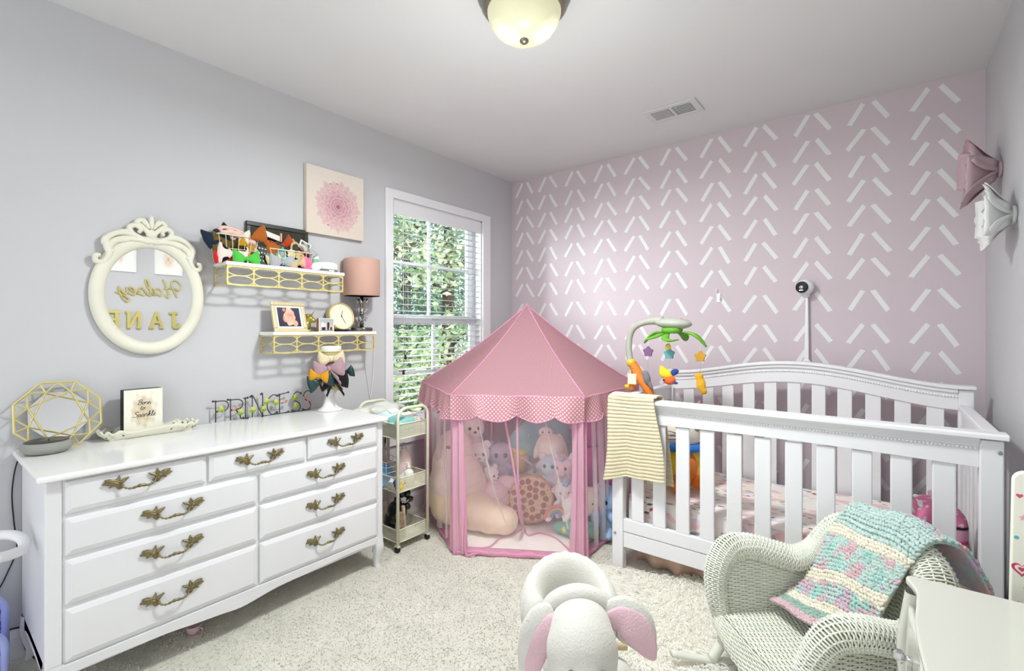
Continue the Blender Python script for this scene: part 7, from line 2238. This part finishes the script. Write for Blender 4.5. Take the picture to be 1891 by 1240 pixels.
cor.grid(lambda u, v: (lambda f, r0: f[0] + f[1] * ((r0 - 0.004) * 1.05 * math.cos(2 * PI * v)) + f[2] * ((r0 - 0.004) * 0.9 * math.sin(2 * PI * v)))(frame(TOT * u), rollr(TOT * u)), 110, 14, True, cv=True)
cor.build('woven_core', M_wkb, wc)
# seat, front apron, arm panels, back
SE = weave('seat_weave', lambda u, v: (-0.205 + 0.41 * u, -0.185 + 0.36 * v, 0.208 - 0.010 * math.sin(PI * u) * math.sin(PI * v)), 50, 16, wc)
def apron(u, v):
    a = -1.0 + 2.0 * u
    return (0.205 * a, -0.185 - 0.020 * math.sin(PI * v * 0.6) - 0.004, 0.208 - 0.010 * v - (0.030 + 0.050 * (1 - a * a)) * v)
weave('front_apron', lambda u, v: apron(1 - u, v), 15, 20, wc)
for q in (-1, 1):
    def armp(u, v, q=q):
        y = -0.172 + 0.315 * u
        zt = 0.395 + 0.012 * math.sin(PI * u) - 0.03 * u
        return (q * (0.205 + 0.018 * v), y, 0.208 + (zt - 0.208) * v)
    weave('arm_weave', (lambda u, v, f=armp: f(u, v)) if q < 0 else (lambda u, v, f=armp: f(1 - u, v)), 30, 12, wc)
    def armo(u, v, q=q):
        y = -0.172 + 0.315 * u
        return (q * (0.232 - 0.004 * v), y, 0.175 + (0.375 - 0.175) * v)
    weave('arm_outer_weave', (lambda u, v, f=armo: f(u, v)) if q > 0 else (lambda u, v, f=armo: f(1 - u, v)), 32, 12, wc, back=True)
def backp(u, v):
    a = -1 + 2 * u
    hw = 0.195 - 0.012 * v - 0.05 * max(0, v - 0.7)
    zt = 0.535 - 0.085 * abs(a) ** 2.6
    y0 = 0.165 + 0.022 * (1 - a * a)
    return (hw * a, y0 + (0.085 * v) , 0.205 + (zt - 0.205) * v)
weave('back_weave', lambda u, v: backp(u, v), 54, 16, wc)
for q in (-1, 1):
    for y0, y1 in ((-0.155, -0.215), (0.14, 0.19)):
        lg = MB()
        lg.tube(spl([(q * 0.192, y0, 0.205), (q * 0.20, y0 - (0.01 if y0 < 0 else -0.01), 0.13), (q * 0.205, y1, 0.045)], 5), 0.0165, 10)
        lo = lg.build('leg', M_wk, wc)
        wr = MB()
        for k in range(9):
            t = k / 8
            c = Vector((q * 0.192, y0, 0.205)).lerp(Vector((q * 0.200, y0 + (y1 - y0) * .4, 0.12)), t)
            wr.tube([c + Vector((0.019 * math.cos(a), 0.019 * math.sin(a), 0)) for a in [2 * PI * i / 10 for i in range(10)]], 0.0038, 5, closed=True)
        wr.build('leg_wrapping', M_wk, lo, kind='stuff')
    rk = spl([(q * 0.207, -0.36, 0.072), (q * 0.207, -0.22, 0.040), (q * 0.207, -0.02, 0.024), (q * 0.207, 0.18, 0.040), (q * 0.207, 0.36, 0.095)], 7)
    MB().tube(rk, 0.017, 8, flat=(1.0, 0.62), up=(0, 0, 1)).build('rocker', mat('rocker_white', '#dfe0d4', 0.5, noise=(9, 0.05)), wc)
for y in (-0.18, 0.165):
    MB().cyl((-0.2, y, 0.10), (0.2, y, 0.10), 0.009, 8).build('stretcher', M_wk, wc)

# ---------------------------------------------------------------- crochet blanket on the chair
cbk = thing('crochet_blanket', 'chunky mint, pink and cream crochet blanket over wicker chair', 'blanket', (2.325, 1.735, 0.0), (0, 0, math.radians(-47)))
far = spl([(a, b, c if c < 0.41 else 0.41 + (c - 0.41) * 0.79) for a, b, c in [(-0.178, -0.012, 0.248), (-0.190, 0.055, 0.262), (-0.180, 0.125, 0.335), (-0.165, 0.165, 0.44), (-0.145, 0.192, 0.545), (-0.125, 0.245, 0.640), (-0.11, 0.320, 0.620), (-0.10, 0.335, 0.55), (-0.10, 0.335, 0.47)]], 8)
near = spl([(a, b, c if c < 0.41 else 0.41 + (c - 0.41) * 0.79) for a, b, c in [(0.070, 0.030, 0.268), (0.105, 0.100, 0.315), (0.115, 0.140, 0.40), (0.130, 0.172, 0.49), (0.145, 0.190, 0.565), (0.155, 0.248, 0.650), (0.165, 0.325, 0.625), (0.185, 0.362, 0.53), (0.20, 0.385, 0.44)]], 8)
def samp(P, t):
    k = t * (len(P) - 1); i = min(int(k), len(P) - 2)
    return P[i].lerp(P[i + 1], k - i)
def bkt(u, t):
    p = samp(far, t).lerp(samp(near, t), u)
    puff = math.sin(PI * u)
    p = p + Vector((0, -0.012 * puff * (1 if t < .55 else -0.6), 0.014 * puff))
    p += Vector((0, 0, 0.005 * math.sin(9 * u + 13 * t)))
    return p
rb2 = random.Random(9)
C_mint, C_mint2, C_cream, C_pink, C_lil, C_green = '#c3dad3', '#b0d8cf', '#efe9d6', '#dcbcc2', '#cdbccf', '#9cb9ab'
def bandc(u, t):
    n1 = math.sin(11 * u + 23 * t) + math.sin(17 * u - 31 * t + 1.3) + 0.6 * math.sin(41 * u + 7 * t)
    vari = C_mint2 if n1 > 0.7 else (C_pink if n1 > -0.35 else (C_lil if n1 > -1.0 else C_mint))
    for lim, c in ((0.045, C_pink), (0.10, C_green), (0.155, C_cream), (0.235, 'v'), (0.29, C_cream), (0.46, 'w'), (0.515, C_cream), (0.66, C_mint), (0.73, 'v'), (1.01, 'x')):
        if t < lim:
            if c == 'v': return vari if n1 < 0.9 else C_mint2
            if c == 'w': return C_pink if n1 > 0.55 else (C_lil if n1 > 0.2 and n1 < 0.3 else (C_mint if n1 > -0.9 else C_mint2))
            if c == 'x': return C_pink if n1 > 0.2 else (C_mint2 if n1 > -0.6 else C_lil)
            return c
    return C_mint
NRW, NST = 58, 27
bm = MB(); bm.grid(lambda u, v: bkt(u, v), NST, NRW, True)
cols = [lin(bandc(i / NST, j / NRW)) for i in range(NST + 1) for j in range(NRW + 1)]
bm.cols = cols
M_yarn = mat('chenille_yarn', '#ffffff', 0.95, vcol='tint', noise=(120, 0.10), bump=(260, 0.5), sheen=0.3, spec=0.08)
bm.build('blanket_cloth', M_yarn, cbk, solid=0.010)
st = MB(); sc_ = []
e = 1e-3
for j in range(NRW):
    t = (j + 0.5) / NRW
    for i in range(NST):
        u = (i + 0.5 + 0.25 * (j % 2)) / NST
        if u > 1: continue
        p = bkt(u, t)
        du = bkt(min(u + 0.02, 1), t) - bkt(max(u - 0.02, 0), t); dt = bkt(u, min(t + 0.01, 1)) - bkt(u, max(t - 0.01, 0))
        du.normalize(); n_ = dt.cross(du)
        if n_.length < 1e-9: continue
        n_.normalize(); dt = du.cross(n_)
        if n_.y > 0 and t < 0.5: n_ = -n_
        if t >= 0.5 and n_.z < 0: n_ = -n_
        col = lin(bandc(u + rb2.uniform(-.012, .012), t + rb2.uniform(-.003, .003)))
        k_ = rb2.uniform(0.92, 1.05)
        col = (min(1, col[0] * k_), min(1, col[1] * k_), min(1, col[2] * k_), 1)
        for sg in (-1, 1):
            ax = (du * sg * (0.75 + rb2.uniform(-.25, .25)) + dt * 0.85).normalized(); bx = n_; cx_ = ax.cross(bx)
            c0 = p + n_ * 0.0064 + du * (sg * 0.0028 + rb2.uniform(-.0012, .0012)) + dt * rb2.uniform(-.0016, .0016) + n_ * rb2.uniform(-0.0015, 0.003)
            b0 = len(st.v)
            ring = []
            for q, (ll, rr_) in enumerate(((-1.0, 0.35), (-0.45, 0.95), (0.3, 1.0), (0.95, 0.4))):
                for h in range(5):
                    a = 2 * PI * h / 5
                    st.v.append(c0 + ax * (ll * 0.0088) + bx * (0.0056 * rr_ * math.cos(a)) + cx_ * (0.0052 * rr_ * math.sin(a)))
                    sc_.append(col)
            for q in range(3):
                for h in range(5):
                    h2 = (h + 1) % 5
                    st.f.append([b0 + q * 5 + h, b0 + q * 5 + h2, b0 + q * 5 + 5 + h2, b0 + q * 5 + 5 + h]); st.m.append(0); st.s.append(True); st.uv.append(None)
            st.f.append([b0 + 4, b0 + 3, b0 + 2, b0 + 1, b0]); st.m.append(0); st.s.append(True); st.uv.append(None)
            st.f.append([b0 + 15, b0 + 16, b0 + 17, b0 + 18, b0 + 19]); st.m.append(0); st.s.append(True); st.uv.append(None)
st.cols = sc_
st.build('crochet_stitch', M_yarn, cbk, kind='stuff')
# ================================================================= RIGHT WALL
def paper_flower(label, base, up_ang, petals, hexc, depth, group=None):
    """petals: list of (angle, inner r, outer r, width, depth)"""
    t = thing('paper_flower', label, 'paper flower', base, (0, 0, 0))
    m = mat('paper_' + hexc[1:], hexc, 0.75, noise=(9, 0.03), translucent=0.15)
    for (ang, r0, r1, w_, d0, d1, curl) in petals:
        a = math.radians(ang)
        rad = Vector((0, math.cos(a), math.sin(a))); tan = Vector((0, -math.sin(a), math.cos(a)))
        def f(u, v):
            s = (u - 0.5) * 2
            r = r0 + (r1 - r0) * v
            wd = w_ * (0.30 + 0.70 * math.sin(PI * (0.12 + 0.62 * v)))
            if v > 0.8: wd *= 1 - 0.55 * (v - 0.8) / 0.2
            d = d0 + (d1 - d0) * v ** 0.8
            cup = 0.30 * wd * s * s
            fold = curl * max(0, v - 0.75) * 2
            return rad * (r - fold * 0.2) + tan * (wd * s) + Vector((-d - cup + 0.02 * fold * (1 if curl > 0 else 0) - 0.006 * math.cos(PI * s), 0, 0))
        MB().grid(f, 10, 10, True).build('petal', m, t, solid=0.0022)
    MB().tube([(-0.001, 0, 0), (-0.012, 0, 0)], 0.035, 14).build('flower_base', m, t)
    return t
rz_ = random.Random(2)
pk = [(18 + 60 * k, 0.025, 0.150 + 0.012 * math.sin(k * 2.1), 0.080, 0.014, 0.115 + 0.012 * math.cos(k * 1.7), 0.3) for k in range(6)]
pk += [(48 + 72 * k, 0.015, 0.085, 0.048, 0.016, 0.105, 0.2) for k in range(5)]
paper_flower('large pale pink paper flower, upper one on the right wall', (XR, 2.80, 1.865), 0, pk, '#cdb3ba', 0.14)
wk_ = [(5 + 60 * k, 0.025, 0.130 + 0.010 * math.sin(k * 1.3), 0.074, 0.014, 0.088 + 0.01 * math.cos(k * 2.3), 0.3) for k in range(6)]
wk_ += [(40 + 72 * k, 0.015, 0.07, 0.040, 0.016, 0.085, 0.2) for k in range(5)]
paper_flower('large white paper flower, lower one on the right wall', (XR, 2.535, 1.625), 0, wk_, '#ebebea', 0.12)

# frames and letters facing the oval mirror
M_gfr = mat('white_frame', '#e9e8e2', 0.4, noise=(9, 0.02)); M_gl_ = mat('letter_gold', '#c9bd6c', 0.4, 0.35, noise=(20, 0.06))
def gold_print(label, y0, y1, z0, z1, seed):
    t = thing('framed_print', label, 'framed print', (XR, (y0 + y1) / 2, z0))
    o = t.location; b = 0.012
    f = MB(o)
    f.box(XR - 0.018, XR - 0.001, y0, y1, z0, z0 + b).box(XR - 0.018, XR - 0.001, y0, y1, z1 - b, z1).box(XR - 0.018, XR - 0.001, y0, y0 + b, z0 + b, z1 - b).box(XR - 0.018, XR - 0.001, y1 - b, y1, z0 + b, z1 - b)
    f.build('frame', M_gfr, t, bevel=0.002)
    def g(u, v):
        x_, y_ = (u - 0.5), (v - 0.45)
        d = math.hypot(x_ / (0.16 + 0.1 * (seed % 2) + 0.05 * math.sin(9 * v + seed)), y_ / 0.26)
        n_ = 0.5 + 0.5 * math.sin(31 * u + 11 * seed) * math.sin(27 * v + seed)
        return mixc('#efeeea', mixc('#d9c27a', '#d79c86', n_), max(0, 1.2 - d) * 0.9 * (0.5 + .5 * n_))
    printed('gold_art', g, 36, 44, lambda u, v: (XR - 0.008, y1 - b - (y1 - y0 - 2 * b) * u, z0 + b + (z1 - z0 - 2 * b) * v), M_print, t, o)
    return t
gold_print('white framed gold print on right wall, above letter J side', 1.425, 1.65, 1.712, 2.02, 1)
gold_print('white framed gold print on right wall, nearer the door', 1.065, 1.29, 1.714, 2.02, 2)
STROKES['H'] = [[(0.35, 0.55), (0.25, 0.42), (0.1, 0.5), (0.0, 0.75), (0.15, 1.05), (0.42, 1.05), (0.52, 0.7), (0.42, 0.2), (0.35, -0.05)], [(0.95, 1.1), (0.85, 0.6), (0.80, 0.1), (0.92, -0.12), (1.0, 0.1)], [(0.42, 0.5), (0.7, 0.56), (1.0, 0.5)]]
WID['H'] = 1.08
hw = thing('script_name', 'gold cursive name letters on right wall facing the oval mirror', 'wall letters', (XR, 1.37, 1.5))
mb = MB()
script_word(mb, 'Halsey', (-0.010, 0.285, 0.01), (0, -1, 0), (0, 0, 1), 0.142, 0.0066, 6, lift=None)
mb.build('letter_word', M_gl_, hw)
def slab(name, label, y0, y1, z0, z1, polys):
    t = thing('wall_letter', label, 'wall letter', (XR, (y0 + y1) / 2, z0))
    m = MB(t.location)
    for i, pl in enumerate(polys):
        m.prism([(y1 - a * (y1 - y0), z0 + b * (z1 - z0)) for a, b in pl], XR - 0.022 - 0.0002 * i, XR - 0.001 + 0.0001 * i, 'x')
    m.build('letter_body', M_gl_, t)
R4 = lambda a, b, c, d: [(a, c), (b, c), (b, d), (a, d)]
slab('J', 'gold block letter J on right wall below the cursive name', 1.535, 1.637, 1.205, 1.36, [R4(0.45, 0.72, 0.14, 1.0), R4(0.25, 0.95, 0.88, 1.0), [(0.05, 0.30), (0.05, 0.10), (0.2, 0.0), (0.6, 0.0), (0.72, 0.14), (0.60, 0.20), (0.30, 0.14), (0.24, 0.32)]])
slab('A', 'gold block letter A on right wall below the cursive name', 1.383, 1.50, 1.205, 1.358, [[(0.06, 0.06), (0.24, 0.06), (0.56, 1.0), (0.42, 1.0)], [(0.70, 0.06), (0.94, 0.06), (0.60, 1.0), (0.44, 1.0)], R4(0.22, 0.76, 0.32, 0.44), R4(0.0, 0.34, 0, 0.09), R4(0.64, 1.0, 0, 0.09)])
slab('N', 'gold block letter N on right wall below the cursive name', 1.213, 1.33, 1.207, 1.361, [R4(0.08, 0.26, 0.05, 1.0), R4(0.74, 0.92, 0.0, 0.95), [(0.08, 1.0), (0.30, 1.0), (0.92, 0.0), (0.70, 0.0)], R4(0, 0.34, 0, 0.09), R4(0.66, 1.0, 0.91, 1.0)])
slab('E', 'gold block letter E on right wall below the cursive name', 1.07, 1.172, 1.208, 1.362, [R4(0.1, 0.34, 0, 1.0), R4(0.0, 0.95, 0.0, 0.14), R4(0.0, 0.95, 0.86, 1.0), R4(0.3, 0.75, 0.43, 0.57), R4(0.83, 0.95, 0.1, 0.3), R4(0.83, 0.95, 0.7, 0.9)])

# ================================================================= BOARD WITH HEARTS
hb = thing('heart_board', 'white painted board with hearts and stars between nightstand and crib', 'board', (2.81, 1.62, 0.0))
ho = hb.location
pl = [(2.728, 0.0), (2.884, 0.0), (2.884, 0.865)] + [(2.765 - 0.024 * math.sin(PI / 2 * k / 5), 0.841 + 0.024 * math.cos(PI / 2 * k / 5)) for k in range(6)]
MB(ho).prism(pl[::-1], 1.612, 1.632, 'y').build('board_panel', mat('board_cream', '#eeeedf', 0.45, noise=(6, 0.02)), hb, bevel=0.003)
def motif(name, h, c, r, kind):
    pts = []
    if kind == 'heart':
        for k in range(24):
            t = 2 * PI * k / 24
            pts.append((c[0] + r * 16 * math.sin(t) ** 3 / 17, c[1] + r * (13 * math.cos(t) - 5 * math.cos(2 * t) - 2 * math.cos(3 * t) - math.cos(4 * t)) / 17))
    elif kind == 'star':
        for k in range(10):
            q = r if k % 2 == 0 else r * 0.45
            pts.append((c[0] + q * math.sin(PI * k / 5), c[1] + q * math.cos(PI * k / 5)))
    else:
        pts = [(c[0] + r * math.cos(2 * PI * k / 12), c[1] + r * math.sin(2 * PI * k / 12)) for k in range(12)]
    yk = {'#cc4a6c': 0.0006, '#eeeedf': 0.0009}.get(h, 0.0005)
    MB(ho).prism(pts, 1.612 - yk, 1.6125, 'y').build(name, mat('motif_' + h[1:], h, 0.5, noise=(20, 0.03)), hb)
HX_, SC_ = 2.7565, 1.0
motif('painted_heart', '#c9446a', (2.7555, 0.636), 0.0185, 'heart')
MB(ho).prism([(2.7555 + 0.0125 * 16 * math.sin(t) ** 3 / 17, 0.6365 + 0.0125 * (13 * math.cos(t) - 5 * math.cos(2 * t) - 2 * math.cos(3 * t) - math.cos(4 * t)) / 17) for t in [2 * PI * k / 24 for k in range(24)]], 1.611, 1.6125, 'y').build('painted_heart', mat('board_cream', '#eeeedf'), hb)
MB(ho).prism([(2.7555 + 0.0065 * 16 * math.sin(t) ** 3 / 17, 0.6365 + 0.0065 * (13 * math.cos(t) - 5 * math.cos(2 * t) - 2 * math.cos(3 * t) - math.cos(4 * t)) / 17) for t in [2 * PI * k / 24 for k in range(24)]], 1.6106, 1.6125, 'y').build('painted_heart', mat('motif_c9446a', '#c9446a'), hb)
for h, c, r_, kd in (('#cf5a7c', (2.752, 0.808), 0.0065, 'heart'), ('#e3aebf', (2.758, 0.757), 0.0085, 'star'), ('#6fb3bd', (2.747, 0.709), 0.0045, 'dot'), ('#cfcf6a', (2.762, 0.594), 0.004, 'dot'), ('#6a6a92', (2.7495, 0.553), 0.0075, 'star')):
    motif('painted_' + kd, h, c, r_, kd)

# ================================================================= NIGHTSTAND
ns = thing('nightstand', 'glossy white nightstand with crystal drawer knobs by right wall', 'nightstand', (2.715, 1.235, 0))
no = ns.location
M_ns = mat('nightstand_white', '#cfcfc5', 0.14, noise=(3, 0.015), coat=0.4)
edge = spl2([(2.572, 1.497), (2.549, 1.494), (2.543, 1.478), (2.552, 1.448), (2.5585, 1.41), (2.556, 1.35), (2.552, 1.29), (2.551, 1.235), (2.552, 1.18), (2.556, 1.12), (2.5585, 1.06), (2.552, 1.022), (2.543, 0.992), (2.549, 0.976), (2.572, 0.973)], 5)
MB(no).prism(edge + [(2.883, 0.973), (2.883, 1.497)], 0.588, 0.605, 'z').build('nightstand_top', M_ns, ns, bevel=0.005, seg=3)
MB(no).box(2.572, 2.88, 1.005, 1.465, 0.10, 0.588).build('carcass', M_ns, ns, bevel=0.003)
for yy, s in ((1.445, 1), (1.025, -1)):
    def pst(u, v, yy=yy, s=s):
        a = 2 * PI * u; z = 0.0 + 0.588 * v
        bul = 0.022 * math.exp(-((z - 0.44) / 0.13) ** 2) + 0.012 * math.exp(-((z - 0.03) / 0.05) ** 2) - 0.012 * math.exp(-((z - 0.14) / 0.1) ** 2)
        r_ = 0.022 - 0.010 * math.exp(-((z - 0.06) / 0.07) ** 2)
        sq = lambda q: math.copysign(abs(q) ** 0.6, q)
        return (2.568 - bul + r_ * sq(math.cos(a)), yy + s * bul * 0.5 + r_ * sq(math.sin(a)), z)
    MB(no).grid(pst, 20, 26, True, cu=True).build('corner_post', M_ns, ns)
    MB(no).tube([(2.865, yy, 0.10), (2.868, yy, 0.0)], [0.018, 0.012], 10).build('leg', M_ns, ns)
for z0, z1 in ((0.36, 0.565), (0.135, 0.345)):
    def df(u, v, z0=z0, z1=z1):
        y = 1.048 + 0.374 * u; z = z0 + (z1 - z0) * v
        b = 0.012 * math.exp(-((z - 0.42) / 0.16) ** 2)
        return (2.563 - b - 0.006 * math.cos(2 * PI * u), y, z)
    d_ = MB(no).grid(df, 24, 10, True).build('drawer', M_ns, ns, solid=0.012)
    for yy in (1.315, 1.155):
        k = MB(no)
        zc = (z0 + z1) / 2 + 0.035
        k.tube([(2.553, yy, zc), (2.535, yy, zc)], [0.007, 0.005], 12)
        ko = k.build('knob', M_chrome, d_)
        g = MB(no)
        c = Vector((2.5285, yy, zc))
        rings = [(-0.011, 0.006), (-0.006, 0.0145), (0.002, 0.0145), (0.009, 0.006)]
        vs, fs_ = [], []
        for (dx_, r_) in rings:
            for q in range(8):
                a = 2 * PI * q / 8
                vs.append(c + Vector((dx_, r_ * math.cos(a), r_ * math.sin(a))))
        for i in range(3):
            for q in range(8):
                q2 = (q + 1) % 8
                fs_.append((i * 8 + q, i * 8 + q2, i * 8 + 8 + q2, i * 8 + 8 + q))
        fs_ += [tuple(range(8))[::-1], tuple(range(24, 32))]
        g.add(vs, fs_)
        g.build('crystal_knob', M_crystal, d_)
MB(no).prism([(p[0], p[1]) for p in spl2([(1.03, 0.10), (1.10, 0.085), (1.235, 0.07), (1.37, 0.085), (1.44, 0.10)], 4)] + [(1.44, 0.135), (1.03, 0.135)], 2.560, 2.574, 'x').build('apron', M_ns, ns)
